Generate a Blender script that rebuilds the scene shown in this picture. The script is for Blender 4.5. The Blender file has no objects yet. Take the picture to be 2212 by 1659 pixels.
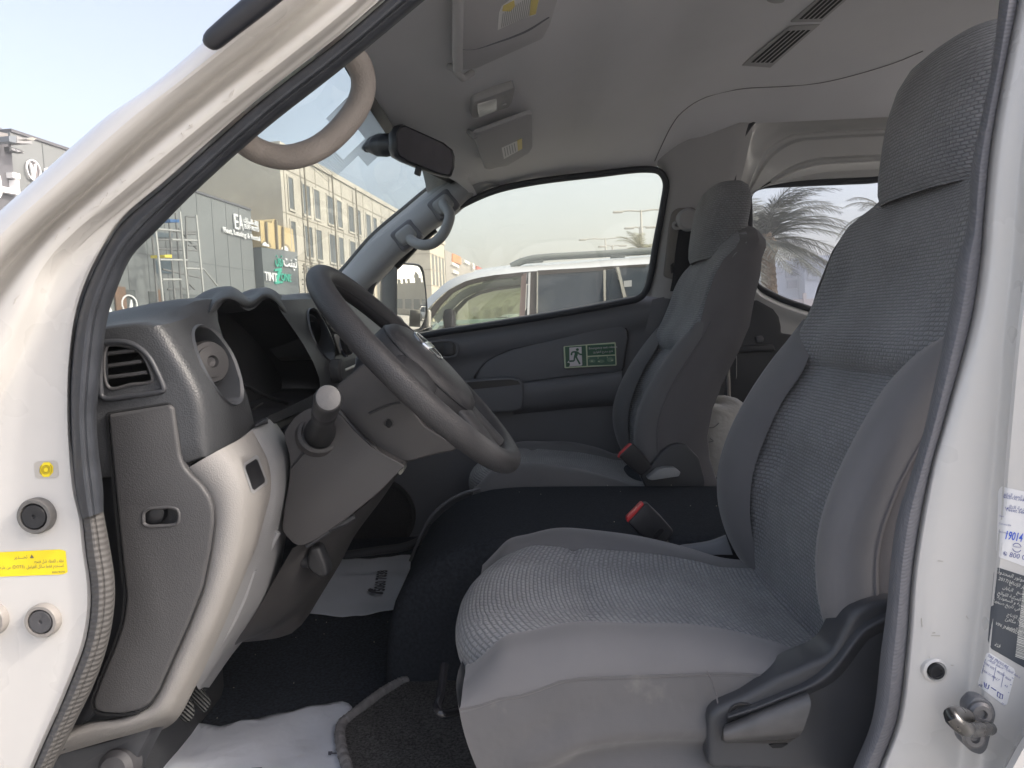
import bpy, bmesh, math, random
from mathutils import Vector, Matrix, Euler
R = math.radians
scene = bpy.context.scene
COL = scene.collection
random.seed(7)

# ------------------------------------------------------------------ camera
CAM = Vector((0.0, -1.08, 1.42))
FPX, CU, CV = 1615.0, 1106.0, 829.5            # focal length and centre, in units of a 2212 px wide picture
YAW, PITCH, ROLL = R(0.85), R(4.3), R(-2.3)
cam = bpy.data.cameras.new('camera')
camo = bpy.data.objects.new('camera', cam)
COL.objects.link(camo)
ROT = Matrix.Rotation(YAW, 3, 'Z') @ Matrix.Rotation(R(90) - PITCH, 3, 'X') @ Matrix.Rotation(ROLL, 3, 'Z')
camo.matrix_world = Matrix.Translation(CAM) @ ROT.to_4x4()
cam.sensor_width = 36.0
cam.lens = 36.0 * FPX / 2212.0
cam.clip_start, cam.clip_end = 0.02, 2000
scene.camera = camo

# ------------------------------------------------------------------ light
SUN_ELEV, SUN_AZ = R(37), R(12)                # azimuth from +X (the van's tail) towards -Y (the open door)
to_sun = Vector((math.cos(SUN_ELEV) * math.cos(SUN_AZ), -math.cos(SUN_ELEV) * math.sin(SUN_AZ), math.sin(SUN_ELEV)))
world = bpy.data.worlds.new('World')
scene.world = world
world.use_nodes = True
wn = world.node_tree.nodes
sky = wn.new('ShaderNodeTexSky')
sky.sky_type = 'NISHITA'
sky.sun_disc = False
sky.sun_elevation = SUN_ELEV
sky.sun_rotation = math.atan2(to_sun.x, to_sun.y)
sky.air_density, sky.dust_density, sky.ozone_density = 1.0, 5.0, 1.0
wn['Background'].inputs['Strength'].default_value = 0.15
hsv = wn.new('ShaderNodeHueSaturation')                     # dust haze greys the whole sky alike
hsv.inputs['Saturation'].default_value = 0.66
world.node_tree.links.new(sky.outputs[0], hsv.inputs['Color'])
tint = wn.new('ShaderNodeMix'); tint.data_type, tint.blend_type = 'RGBA', 'MULTIPLY'      # dust takes a little green and blue out
tint.inputs['Factor'].default_value = 1.0
tint.inputs[7].default_value = (1.0, 0.968, 0.968, 1)
world.node_tree.links.new(hsv.outputs[0], tint.inputs[6])
world.node_tree.links.new(tint.outputs[2], wn['Background'].inputs['Color'])
sun = bpy.data.lights.new('sun', 'SUN')
sun.energy, sun.angle, sun.color = 1.4, R(3), (1.0, 0.93, 0.84)
suno = bpy.data.objects.new('sun', sun)
COL.objects.link(suno)
suno.rotation_euler = to_sun.to_track_quat('Z', 'Y').to_euler()
suno.location = (0, 0, 30)

scene.view_settings.view_transform = 'Standard'
scene.view_settings.look = 'None'
scene.view_settings.exposure = 1.38
scene.view_settings.gamma = 1.0
scene.view_settings.use_curve_mapping = False
cy = scene.cycles
cy.max_bounces, cy.diffuse_bounces, cy.glossy_bounces, cy.transparent_max_bounces = 12, 9, 4, 16
cy.use_denoising = True
cy.sample_clamp_indirect = 4.0
cy.caustics_reflective = cy.caustics_refractive = False

# ------------------------------------------------------------------ helpers
def ray(u, v):
    return (ROT @ Vector(((u - CU) / FPX, -(v - CV) / FPX, -1.0))).normalized()

def U(u, v, y=None, x=None, z=None):
    """the point of the place seen at (u, v) that lies on the plane y=, x= or z="""
    d = ray(u, v)
    k, val = (1, y) if y is not None else ((0, x) if x is not None else (2, z))
    return CAM + d * ((val - CAM[k]) / d[k])

def UP(u, v, p0, n):
    d = ray(u, v)
    return CAM + d * ((p0 - CAM).dot(n) / d.dot(n))

REG = {1: (0, 0, 2.987), 2: (740.5, 0, 2.987), 3: (1471.2, 0, 2.987), 4: (0, 554, 2.987), 5: (740.5, 554, 2.987),
       6: (1471.2, 554, 2.987), 7: (0, 1104.8, 2.987), 8: (740.5, 1104.8, 2.987), 9: (1471.2, 1104.8, 2.987),
       10: (384, 713.1, 2.8805), 11: (1316.5, 329.1, 3.666), 12: (1371.4, 822.8, 3.780), 13: (658.3, 576, 5.4976),
       14: (1179.4, 713.1, 11.52), 15: (329.1, 1426.2, 4.4805), 16: (850.2, 548.5, 9.167), 17: (219.4, 384, 4.4805),
       18: (877.7, 329.1, 3.6659), 19: (0, 246.8, 7.559), 20: (2084.5, 1042.2, 3.363)}
def q(r, *pts):
    x0, y0, s = REG[r]
    return [(x0 + a / s, y0 + b / s) for a, b in pts]
def us(pts, **k):
    return [U(a, b, **k) for a, b in pts]

def spline(pts, n, closed=False):
    """Catmull-Rom through pts, n points spaced by arc length"""
    pts = [Vector(p) for p in pts]
    m = len(pts)
    if m == 2 and not closed:
        return [pts[0].lerp(pts[1], i / (n - 1)) for i in range(n)]
    seg = m if closed else m - 1
    dense = []
    S = 14
    for i in range(seg):
        if closed:
            p0, p1, p2, p3 = pts[(i - 1) % m], pts[i], pts[(i + 1) % m], pts[(i + 2) % m]
        else:
            p1, p2 = pts[i], pts[i + 1]
            p0 = pts[i - 1] if i > 0 else p1 * 2 - p2
            p3 = pts[i + 2] if i + 2 < m else p2 * 2 - p1
        # centripetal-ish
        t0, t1 = 0.0, max((p1 - p0).length, 1e-9) ** 0.5
        t2 = t1 + max((p2 - p1).length, 1e-9) ** 0.5
        t3 = t2 + max((p3 - p2).length, 1e-9) ** 0.5
        for k in range(S):
            t = t1 + (t2 - t1) * k / S
            A1 = p0 * ((t1 - t) / (t1 - t0)) + p1 * ((t - t0) / (t1 - t0))
            A2 = p1 * ((t2 - t) / (t2 - t1)) + p2 * ((t - t1) / (t2 - t1))
            A3 = p2 * ((t3 - t) / (t3 - t2)) + p3 * ((t - t2) / (t3 - t2))
            B1 = A1 * ((t2 - t) / (t2 - t0)) + A2 * ((t - t0) / (t2 - t0))
            B2 = A2 * ((t3 - t) / (t3 - t1)) + A3 * ((t - t1) / (t3 - t1))
            dense.append(B1 * ((t2 - t) / (t2 - t1)) + B2 * ((t - t1) / (t2 - t1)))
    dense.append(pts[0] if closed else pts[-1])
    L = [0.0]
    for a, b in zip(dense, dense[1:]):
        L.append(L[-1] + (b - a).length)
    out, j = [], 0
    cnt = n if closed else n - 1
    for i in range(n):
        t = L[-1] * i / cnt
        while j < len(L) - 2 and L[j + 1] < t:
            j += 1
        f = (t - L[j]) / max(L[j + 1] - L[j], 1e-12)
        out.append(dense[j].lerp(dense[j + 1], min(max(f, 0), 1)))
    return out

def thing(name, label=None, cat=None, loc=(0, 0, 0), group=None, kind=None):
    o = bpy.data.objects.new(name, None)
    o.empty_display_size = 0.1
    COL.objects.link(o)
    o.location = loc
    tag(o, label, cat, group, kind)
    return o

def tag(o, label=None, cat=None, group=None, kind=None):
    if label: o['label'] = label
    if cat: o['category'] = cat
    if group: o['group'] = group
    if kind: o['kind'] = kind
    return o

def finish(name, me, mat, parent=None, smooth=35, label=None):
    if mat is not None:
        me.materials.append(mat)
    if smooth:
        me.polygons.foreach_set('use_smooth', [True] * len(me.polygons))
        me.set_sharp_from_angle(angle=R(smooth))
    o = bpy.data.objects.new(name, me)
    COL.objects.link(o)
    if parent is not None:
        o.parent = parent
        if parent.type == 'EMPTY':
            o.matrix_parent_inverse = parent.matrix_basis.inverted()
    if label: o['label'] = label
    return o

def part_empty(name, parent, label=None, loc=(0, 0, 0)):
    """an Empty part that only gathers sub-parts (children stay in world coordinates)"""
    o = bpy.data.objects.new(name, None)
    COL.objects.link(o)
    o.parent = parent
    if parent.type == 'EMPTY':
        o.matrix_parent_inverse = parent.matrix_basis.inverted()
    if label: o['label'] = label
    return o

class B:
    """collects geometry; build() links it as ONE mesh object"""
    def __init__(s):
        s.v, s.f, s.uv = [], [], []
    def add(s, verts, faces, uvs=None):
        k = len(s.v)
        s.v += [Vector(p) for p in verts]
        s.uv += uvs if uvs else [(p[0], p[2]) for p in verts]
        s.f += [tuple(i + k for i in f) for f in faces]
        return s
    def grid(s, rows, closed=False, flip=False):
        n, m = len(rows), len(rows[0])
        uvs, vv = [], 0.0
        for i, r in enumerate(rows):
            if i: vv += sum((r[j] - rows[i - 1][j]).length for j in range(0, m, max(1, m // 6))) / len(range(0, m, max(1, m // 6)))
            uu = 0.0
            for j, p in enumerate(r):
                if j: uu += (p - r[j - 1]).length
                uvs.append((uu, vv))
        faces = []
        for i in range(n - 1):
            for j in range(m if closed else m - 1):
                a, b = i * m + j, i * m + (j + 1) % m
                c, d = (i + 1) * m + (j + 1) % m, (i + 1) * m + j
                faces.append((a, d, c, b) if flip else (a, b, c, d))
        return s.add([p for r in rows for p in r], faces, uvs)
    def box(s, c, size, rot=None):
        c = Vector(c); x, y, z = [k / 2 for k in size]
        vs = [Vector((a * x, b * y, d * z)) for a in (-1, 1) for b in (-1, 1) for d in (-1, 1)]
        if rot is not None:
            vs = [rot @ v for v in vs]
        return s.add([c + v for v in vs], [(0, 1, 3, 2), (4, 6, 7, 5), (0, 4, 5, 1), (2, 3, 7, 6), (0, 2, 6, 4), (1, 5, 7, 3)])
    def bar(s, a, b, w, h=None):
        a, b = Vector(a), Vector(b); h = h or w
        d = (b - a)
        rot = d.to_track_quat('X', 'Z').to_matrix()
        return s.box((a + b) / 2, (d.length, w, h), rot)
    def prism(s, pts, off):
        """polygon pts extruded by the vector off"""
        n = len(pts); off = Vector(off)
        pts = [Vector(p) for p in pts]
        return s.add(pts + [p + off for p in pts],
                     [tuple(range(n)), tuple(range(2 * n - 1, n - 1, -1))] + [(i, n + i, n + (i + 1) % n, (i + 1) % n) for i in range(n)])
    def tube(s, path, r, seg=12, closed=False, squash=None, cap=True):
        path = [Vector(p) for p in path]
        n = len(path)
        rr = r if isinstance(r, (list, tuple)) else [r] * n
        rows = []
        prev = None
        for i, p in enumerate(path):
            if closed: t = path[(i + 1) % n] - path[i - 1]
            else: t = path[min(i + 1, n - 1)] - path[max(i - 1, 0)]
            t.normalize()
            if prev is None:
                a = Vector((0, 0, 1)) if abs(t.z) < 0.9 else Vector((1, 0, 0))
                nrm = (a - t * a.dot(t)).normalized()
            else:
                nrm = (prev - t * prev.dot(t)).normalized()
            prev = nrm
            bn = t.cross(nrm)
            kx, ky = squash or (1, 1)
            rows.append([p + (nrm * (math.cos(2 * math.pi * k / seg) * kx) + bn * (math.sin(2 * math.pi * k / seg) * ky)) * rr[i] for k in range(seg)])
        if closed: rows.append(rows[0])
        k0 = len(s.v)
        s.grid(rows, closed=True)
        if cap and not closed:
            s.f.append(tuple(k0 + k for k in range(seg - 1, -1, -1)))
            s.f.append(tuple(k0 + (n - 1) * seg + k for k in range(seg)))
        return s
    def lathe(s, c, axis, prof, seg=32, squash=None):
        """prof: (radius, height along axis)"""
        c, axis = Vector(c), Vector(axis).normalized()
        a = Vector((0, 0, 1)) if abs(axis.z) < 0.9 else Vector((1, 0, 0))
        e1 = (a - axis * a.dot(axis)).normalized(); e2 = axis.cross(e1)
        k1, k2 = squash or (1, 1)
        rows = [[c + axis * h + (e1 * (math.cos(2 * math.pi * k / seg) * k1) + e2 * (math.sin(2 * math.pi * k / seg) * k2)) * max(r, 1e-5) for k in range(seg)] for r, h in prof]
        return s.grid(rows, closed=True, flip=True)
    def mesh(s, name):
        me = bpy.data.meshes.new(name)
        me.from_pydata([tuple(p) for p in s.v], [], s.f)
        uv = me.uv_layers.new(name='UVMap')
        for l in me.loops:
            uv.data[l.index].uv = s.uv[l.vertex_index]
        return me
    def build(s, name, mat, parent=None, smooth=35, bevel=0, seg=2, label=None, weld=False, recalc=True):
        me = s.mesh(name)
        bm = bmesh.new(); bm.from_mesh(me)
        if weld: bmesh.ops.remove_doubles(bm, verts=bm.verts, dist=1e-5)
        if bevel:
            es = [e for e in bm.edges if len(e.link_faces) == 2 and e.calc_face_angle(0) > R(30)]
            bmesh.ops.bevel(bm, geom=es, offset=bevel, segments=seg, profile=0.5, affect='EDGES', clamp_overlap=True)
        if recalc: bmesh.ops.recalc_face_normals(bm, faces=bm.faces)
        bm.to_mesh(me); bm.free()
        return finish(name, me, mat, parent, smooth, label)

def cross(rails, n, sub=1, closed=False):
    """rails -> rows of n points; sub extra Catmull-Rom rows between the rails"""
    rows = [spline(r, n, closed) for r in rails]
    if sub <= 1 or len(rows) < 2: return rows
    cols = []
    m = (len(rows) - 1) * sub + 1
    # keep rails exactly: subdivide each rail gap
    out = [[None] * n for _ in range(m)]
    for j in range(n):
        P = [r[j] for r in rows]
        for i in range(len(P) - 1):
            p1, p2 = P[i], P[i + 1]
            p0 = P[i - 1] if i else p1 * 2 - p2
            p3 = P[i + 2] if i + 2 < len(P) else p2 * 2 - p1
            for k in range(sub):
                t = k / sub
                m1, m2 = (p2 - p0) * 0.5, (p3 - p1) * 0.5
                lim = (p2 - p1).length
                if m1.length > lim: m1 = m1.normalized() * lim
                if m2.length > lim: m2 = m2.normalized() * lim
                h = (2 * t**3 - 3 * t**2 + 1, t**3 - 2 * t**2 + t, -2 * t**3 + 3 * t**2, t**3 - t**2)
                out[i * sub + k][j] = p1 * h[0] + m1 * h[1] + p2 * h[2] + m2 * h[3]
        out[m - 1][j] = P[-1]
    return out

def skin(name, rails, mat, parent=None, n=24, sub=1, closed=False, smooth=35, label=None, thick=0):
    o = B().grid(cross(rails, n, sub, closed), closed=closed).build(name, mat, parent, smooth, label=label)
    if thick:
        m = o.modifiers.new('thickness', 'SOLIDIFY'); m.thickness = abs(thick); m.offset = -1 if thick > 0 else 1
    return o

def plate(name, pts, off, mat, parent=None, bevel=0.003, seg=2, smooth=35, label=None):
    return B().prism(pts, off).build(name, mat, parent, smooth, bevel, seg, label=label)

def tube(name, path, r, mat, parent=None, seg=12, n=None, closed=False, squash=None, label=None):
    if n:
        if isinstance(r, (list, tuple)):
            m = len(r)
            r = [r[min(int(i * (m - 1) / (n - 1)), m - 2)] * (1 - (i * (m - 1) / (n - 1) - min(int(i * (m - 1) / (n - 1)), m - 2))) + r[min(int(i * (m - 1) / (n - 1)), m - 2) + 1] * (i * (m - 1) / (n - 1) - min(int(i * (m - 1) / (n - 1)), m - 2)) for i in range(n)]
        path = spline(path, n, closed)
    return B().tube(path, r, seg, closed, squash).build(name, mat, parent, 50, label=label)

def rbox(name, c, size, mat, parent=None, rot=None, bevel=0.01, seg=3, label=None):
    return B().box(c, size, rot).build(name, mat, parent, 35, bevel, seg, label=label)

def rrect(w, h, r, k=5):
    """rounded rectangle outline in 2D"""
    out = []
    for cx, cy_, a0 in ((w / 2 - r, h / 2 - r, 0), (-w / 2 + r, h / 2 - r, 90), (-w / 2 + r, -h / 2 + r, 180), (w / 2 - r, -h / 2 + r, 270)):
        for i in range(k):
            a = R(a0 + 90 * i / (k - 1))
            out.append((cx + r * math.cos(a), cy_ + r * math.sin(a)))
    return out

def roundpoly(pts, r, k=4):
    """rounds the corners of a 2D/3D polygon"""
    pts = [Vector(p) for p in pts]
    out = []
    n = len(pts)
    for i in range(n):
        p, a, b = pts[i], pts[i - 1], pts[(i + 1) % n]
        da, db = (a - p), (b - p)
        rr = min(r, da.length * 0.45, db.length * 0.45)
        s, e = p + da.normalized() * rr, p + db.normalized() * rr
        for j in range(k + 1):
            t = j / k
            out.append(s * (1 - t) ** 2 + p * (2 * t * (1 - t)) + e * t * t)
    return out

def bool_cut(o, cutter):
    m = o.modifiers.new('cut', 'BOOLEAN')
    m.object, m.operation, m.solver = cutter, 'DIFFERENCE', 'EXACT'
    dg = bpy.context.evaluated_depsgraph_get()
    dg.update()
    me = bpy.data.meshes.new_from_object(o.evaluated_get(dg))
    o.modifiers.remove(m)
    old = o.data
    o.data = me
    bpy.data.meshes.remove(old)
    bpy.data.objects.remove(cutter, do_unlink=True)
    me.polygons.foreach_set('use_smooth', [True] * len(me.polygons))
    me.set_sharp_from_angle(angle=R(32))

def text(s, org, xd, yd, size, mat, parent=None, name='lettering', align='LEFT', depth=0.0, bold=0.0, squeeze=1.0):
    """flat lettering: org = start of the baseline, xd / yd = writing and up directions"""
    cu = bpy.data.curves.new(name, 'FONT')
    cu.body, cu.size, cu.align_x = s, size, align
    cu.extrude, cu.offset, cu.resolution_u = depth, bold, 2
    xd = Vector(xd).normalized(); yd = Vector(yd).normalized(); zd = xd.cross(yd).normalized()
    yd = zd.cross(xd)
    tmp = bpy.data.objects.new('tmp', cu)
    COL.objects.link(tmp)
    dg = bpy.context.evaluated_depsgraph_get(); dg.update()
    me = bpy.data.meshes.new_from_object(tmp.evaluated_get(dg))
    bpy.data.objects.remove(tmp, do_unlink=True)
    M = Matrix((xd * squeeze, yd, zd)).transposed().to_4x4()
    M.translation = Vector(org)
    me.transform(M)
    me.materials.clear()
    return finish(name, me, mat, parent, 0)

from mathutils.bvhtree import BVHTree
_bvh = {}
def surf(o, u, v, lift=.0006, also=None):
    """point of object o's own surface seen at (u, v), lifted a hair towards the viewer"""
    if o.name not in _bvh:
        me = o.data
        _bvh[o.name] = BVHTree.FromPolygons([p.co.copy() for p in me.vertices], [tuple(p.vertices) for p in me.polygons])
    d = ray(u, v)
    if also is not None:
        a, b = surf(o, u, v, lift), surf(also, u, v, lift)
        return a if b is None or (a is not None and (a - CAM).length < (b - CAM).length) else b
    h = _bvh[o.name].ray_cast(CAM, d)
    return None if h[0] is None else h[0] - d * lift
def drape(o, target, lift=.001):
    """lays a flat print onto the surface of target"""
    if target.name not in _bvh: surf(target, 0, 0)
    tree = _bvh[target.name]
    for p in o.data.vertices:
        d = (p.co - CAM).normalized()
        h = tree.ray_cast(CAM, d)
        if h[0] is not None: p.co = h[0] - d * lift
    return o
def decal(name, pts, target, mt, parent, lift=.0006, n=10, label=None, rd=0, also=None):
    """four-cornered sticker that follows the surface it is stuck on"""
    a, b, c, d = [Vector((p[0], p[1])) for p in pts]
    rows = []
    for i in range(n + 1):
        l, r_ = a.lerp(d, i / n), b.lerp(c, i / n)
        row = []
        for j in range(n + 1):
            p = l.lerp(r_, j / n)
            row.append(surf(target, p.x, p.y, lift, also) or U(p.x, p.y, y=-.36))
        rows.append(row)
    k0 = [rows[0][0], rows[0][-1], rows[-1][-1], rows[-1][0]]
    for (i, j, ii, jj) in ((0, 0, 1, 1), (0, n, 1, n - 1), (n, n, n - 1, n - 1), (n, 0, n - 1, 1)):
        if rd: rows[i][j] = rows[i][j].lerp(rows[ii][jj], rd)
    return B().grid(rows).build(name, mt, parent, 60, label=label)
AR = {}
def _ar():
    # contextual forms: letter -> (isolated, final, initial, medial)
    rows = {'ا': 'ﺍﺎ', 'أ': 'ﺃﺄ', 'إ': 'ﺇﺈ', 'ب': 'ﺏﺐﺑﺒ', 'ت': 'ﺕﺖﺗﺘ', 'ة': 'ﺓﺔ', 'ث': 'ﺙﺚﺛﺜ', 'ج': 'ﺝﺞﺟﺠ', 'ح': 'ﺡﺢﺣﺤ', 'خ': 'ﺥﺦﺧﺨ',
            'د': 'ﺩﺪ', 'ذ': 'ﺫﺬ', 'ر': 'ﺭﺮ', 'ز': 'ﺯﺰ', 'س': 'ﺱﺲﺳﺴ', 'ش': 'ﺵﺶﺷﺸ', 'ص': 'ﺹﺺﺻﺼ', 'ض': 'ﺽﺾﺿﻀ', 'ط': 'ﻁﻂﻃﻄ', 'ظ': 'ﻅﻆﻇﻈ',
            'ع': 'ﻉﻊﻋﻌ', 'غ': 'ﻍﻎﻏﻐ', 'ف': 'ﻑﻒﻓﻔ', 'ق': 'ﻕﻖﻗﻘ', 'ك': 'ﻙﻚﻛﻜ', 'ل': 'ﻝﻞﻟﻠ', 'م': 'ﻡﻢﻣﻤ', 'ن': 'ﻥﻦﻧﻨ', 'ه': 'ﻩﻪﻫﻬ',
            'و': 'ﻭﻮ', 'ي': 'ﻱﻲﻳﻴ', 'ى': 'ﻯﻰ', 'ء': 'ﺀ', 'ئ': 'ﺉﺊﺋﺌ', 'ؤ': 'ﺅﺆ', 'ـ': 'ــــ'}
    AR.update(rows)
_ar()
def arab(s):
    """joins Arabic letters and lays the line out left to right"""
    def joins_next(c): return c in AR and len(AR[c]) == 4
    out = []
    for i, c in enumerate(s):
        if c not in AR:
            out.append(c); continue
        prev = i > 0 and joins_next(s[i - 1])
        nxt = joins_next(c) and i + 1 < len(s) and s[i + 1] in AR and s[i + 1] != 'ء'
        f = AR[c]
        k = (3 if nxt else 1) if prev else (2 if nxt else 0)
        out.append(f[k] if k < len(f) else f[0])
    # runs of latin / digits keep their order
    res, run = [], []
    for c in reversed(out):
        if c.isascii() and not c.isspace():
            run.insert(0, c)
        else:
            res += run; run = []
            res.append(c)
    res += run
    return ''.join(res)
# ------------------------------------------------------------------ materials
def mat(name, col, rough=0.6, metal=0.0, bump=None, vary=None, spec=0.5, coat=0, sheen=0, emit=None, bump2=None, uv=False, stain=None):
    """bump / bump2 = (scale, strength, 'noise'|'voronoi'), vary = (scale, amount), stain = (scale, colour, coverage)"""
    m = bpy.data.materials.new(name)
    m.use_nodes = True
    nt = m.node_tree; N = nt.nodes; L = nt.links
    b = N['Principled BSDF']
    b.inputs['Base Color'].default_value = (*col, 1)
    b.inputs['Roughness'].default_value = rough
    b.inputs['Metallic'].default_value = metal
    b.inputs['Specular IOR Level'].default_value = spec
    if coat:
        b.inputs['Coat Weight'].default_value = coat; b.inputs['Coat Roughness'].default_value = 0.08
    if sheen:
        b.inputs['Sheen Weight'].default_value = sheen; b.inputs['Sheen Roughness'].default_value = 0.5
    if emit:
        b.inputs['Emission Color'].default_value = (*emit[0], 1); b.inputs['Emission Strength'].default_value = emit[1]
    tc = N.new('ShaderNodeTexCoord')
    src = tc.outputs['UV' if uv else 'Object']
    colsock = None
    def noise(scale, detail=4, rough_=0.55):
        n = N.new('ShaderNodeTexNoise'); n.inputs['Scale'].default_value = scale; n.inputs['Detail'].default_value = detail
        n.inputs['Roughness'].default_value = rough_
        L.new(src, n.inputs['Vector'])
        return n
    def mixc(fac, a, bcol):
        mx = N.new('ShaderNodeMix'); mx.data_type = 'RGBA'
        L.new(fac, mx.inputs['Factor'])
        for i, val in ((6, a), (7, bcol)):
            if isinstance(val, tuple): mx.inputs[i].default_value = (*val, 1)
            else: L.new(val, mx.inputs[i])
        return mx.outputs[2]
    if vary:
        n = noise(vary[0])
        lo = tuple(c * (1 - vary[1]) for c in col); hi = tuple(min(1, c * (1 + vary[1])) for c in col)
        rp = N.new('ShaderNodeMapRange'); rp.inputs[1].default_value, rp.inputs[2].default_value = 0.3, 0.7
        L.new(n.outputs['Fac'], rp.inputs[0])
        colsock = mixc(rp.outputs[0], lo, hi)
        rr = N.new('ShaderNodeMapRange'); rr.inputs[1].default_value, rr.inputs[2].default_value = 0.3, 0.7
        rr.inputs[3].default_value, rr.inputs[4].default_value = rough * 0.88, min(1, rough * 1.12)
        L.new(n.outputs['Fac'], rr.inputs[0]); L.new(rr.outputs[0], b.inputs['Roughness'])
    if stain:
        n = noise(stain[0], 6, 0.65)
        rp = N.new('ShaderNodeMapRange'); rp.inputs[1].default_value, rp.inputs[2].default_value = stain[2], stain[2] + 0.14
        L.new(n.outputs['Fac'], rp.inputs[0])
        mul = N.new('ShaderNodeMath'); mul.operation = 'MULTIPLY'; mul.inputs[1].default_value = stain[3] if len(stain) > 3 else 0.7
        L.new(rp.outputs[0], mul.inputs[0])
        colsock = mixc(mul.outputs[0], colsock or col, stain[1])
    if colsock is not None:
        L.new(colsock, b.inputs['Base Color'])
    last = None
    for bp in (bump, bump2):
        if not bp: continue
        if len(bp) > 2 and bp[2] == 'voronoi':
            t = N.new('ShaderNodeTexVoronoi'); t.inputs['Scale'].default_value = bp[0]; L.new(src, t.inputs['Vector']); out = t.outputs['Distance']
        else:
            out = noise(bp[0], 3).outputs['Fac']
        bn = N.new('ShaderNodeBump'); bn.inputs['Strength'].default_value = bp[1]; bn.inputs['Distance'].default_value = bp[3] if len(bp) > 3 else 0.002
        L.new(out, bn.inputs['Height'])
        if last is not None: L.new(last, bn.inputs['Normal'])
        last = bn.outputs['Normal']
    if last is not None: L.new(last, b.inputs['Normal'])
    return m

def weave(name, dark, light, w=0.012, h=0.006, strength=0.65, rough=0.85, mid=.25):
    """knitted seat cloth: staggered cells in UV metres"""
    m = bpy.data.materials.new(name); m.use_nodes = True
    nt = m.node_tree; N = nt.nodes; L = nt.links; b = N['Principled BSDF']
    b.inputs['Roughness'].default_value = rough
    b.inputs['Specular IOR Level'].default_value = 0.25
    b.inputs['Sheen Weight'].default_value = 0.25
    tc = N.new('ShaderNodeTexCoord')
    nz = N.new('ShaderNodeTexNoise'); nz.inputs['Scale'].default_value = 60; L.new(tc.outputs['UV'], nz.inputs['Vector'])
    wob = N.new('ShaderNodeVectorMath'); wob.operation = 'MULTIPLY_ADD'
    wob.inputs[1].default_value = (0.0035,) * 3
    L.new(nz.outputs['Color'], wob.inputs[0]); L.new(tc.outputs['UV'], wob.inputs[2])
    br = N.new('ShaderNodeTexBrick')
    br.inputs['Scale'].default_value = 1.0
    br.inputs['Brick Width'].default_value, br.inputs['Row Height'].default_value = w, h
    br.inputs['Mortar Size'].default_value, br.inputs['Mortar Smooth'].default_value = h * 0.34, 1.0
    br.inputs['Color1'].default_value = (*light, 1)
    br.inputs['Color2'].default_value = (*[c * 0.82 for c in light], 1)
    br.inputs['Mortar'].default_value = (*dark, 1)
    L.new(wob.outputs[0], br.inputs['Vector'])
    big = N.new('ShaderNodeTexNoise'); big.inputs['Scale'].default_value = 9; L.new(tc.outputs['UV'], big.inputs['Vector'])
    mp = N.new('ShaderNodeMapRange'); mp.inputs[1].default_value, mp.inputs[2].default_value = 0.3, 0.7
    mp.inputs[3].default_value, mp.inputs[4].default_value = 0.85, 1.15
    L.new(big.outputs['Fac'], mp.inputs[0])
    mul = N.new('ShaderNodeVectorMath'); mul.operation = 'SCALE'
    L.new(br.outputs['Color'], mul.inputs[0]); L.new(mp.outputs[0], mul.inputs['Scale'])
    # coarser knit towards the sides of the panel
    br2 = N.new('ShaderNodeTexBrick')
    br2.inputs['Scale'].default_value = 1.0
    br2.inputs['Brick Width'].default_value, br2.inputs['Row Height'].default_value = w * 1.2, h * 1.25
    br2.inputs['Mortar Size'].default_value, br2.inputs['Mortar Smooth'].default_value = h * 0.46, 1.0
    for k_, src_ in (('Color1', 'Color1'), ('Color2', 'Color2'), ('Mortar', 'Mortar')):
        br2.inputs[k_].default_value = br.inputs[src_].default_value
    L.new(wob.outputs[0], br2.inputs['Vector'])
    sx = N.new('ShaderNodeSeparateXYZ'); L.new(tc.outputs['UV'], sx.inputs[0])
    ds = N.new('ShaderNodeMath'); ds.operation = 'SUBTRACT'; ds.inputs[1].default_value = mid; L.new(sx.outputs[0], ds.inputs[0])
    ab = N.new('ShaderNodeMath'); ab.operation = 'ABSOLUTE'; L.new(ds.outputs[0], ab.inputs[0])
    ed = N.new('ShaderNodeMapRange'); ed.inputs[1].default_value, ed.inputs[2].default_value = mid * .45, mid * .6; L.new(ab.outputs[0], ed.inputs[0])
    mc_ = N.new('ShaderNodeMix'); mc_.data_type = 'RGBA'
    L.new(ed.outputs[0], mc_.inputs['Factor']); L.new(br.outputs['Color'], mc_.inputs[6]); L.new(br2.outputs['Color'], mc_.inputs[7])
    L.new(mc_.outputs[2], mul.inputs[0])
    mf_ = N.new('ShaderNodeMix'); mf_.data_type = 'FLOAT'
    L.new(ed.outputs[0], mf_.inputs['Factor']); L.new(br.outputs['Fac'], mf_.inputs[2]); L.new(br2.outputs['Fac'], mf_.inputs[3])
    L.new(mul.outputs[0], b.inputs['Base Color'])
    inv = N.new('ShaderNodeMath'); inv.operation = 'SUBTRACT'; inv.inputs[0].default_value = 1.0
    L.new(mf_.outputs[0], inv.inputs[1])
    bn = N.new('ShaderNodeBump'); bn.inputs['Strength'].default_value = strength; bn.inputs['Distance'].default_value = 0.003
    L.new(inv.outputs[0], bn.inputs['Height'])
    L.new(bn.outputs['Normal'], b.inputs['Normal'])
    return m

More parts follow.
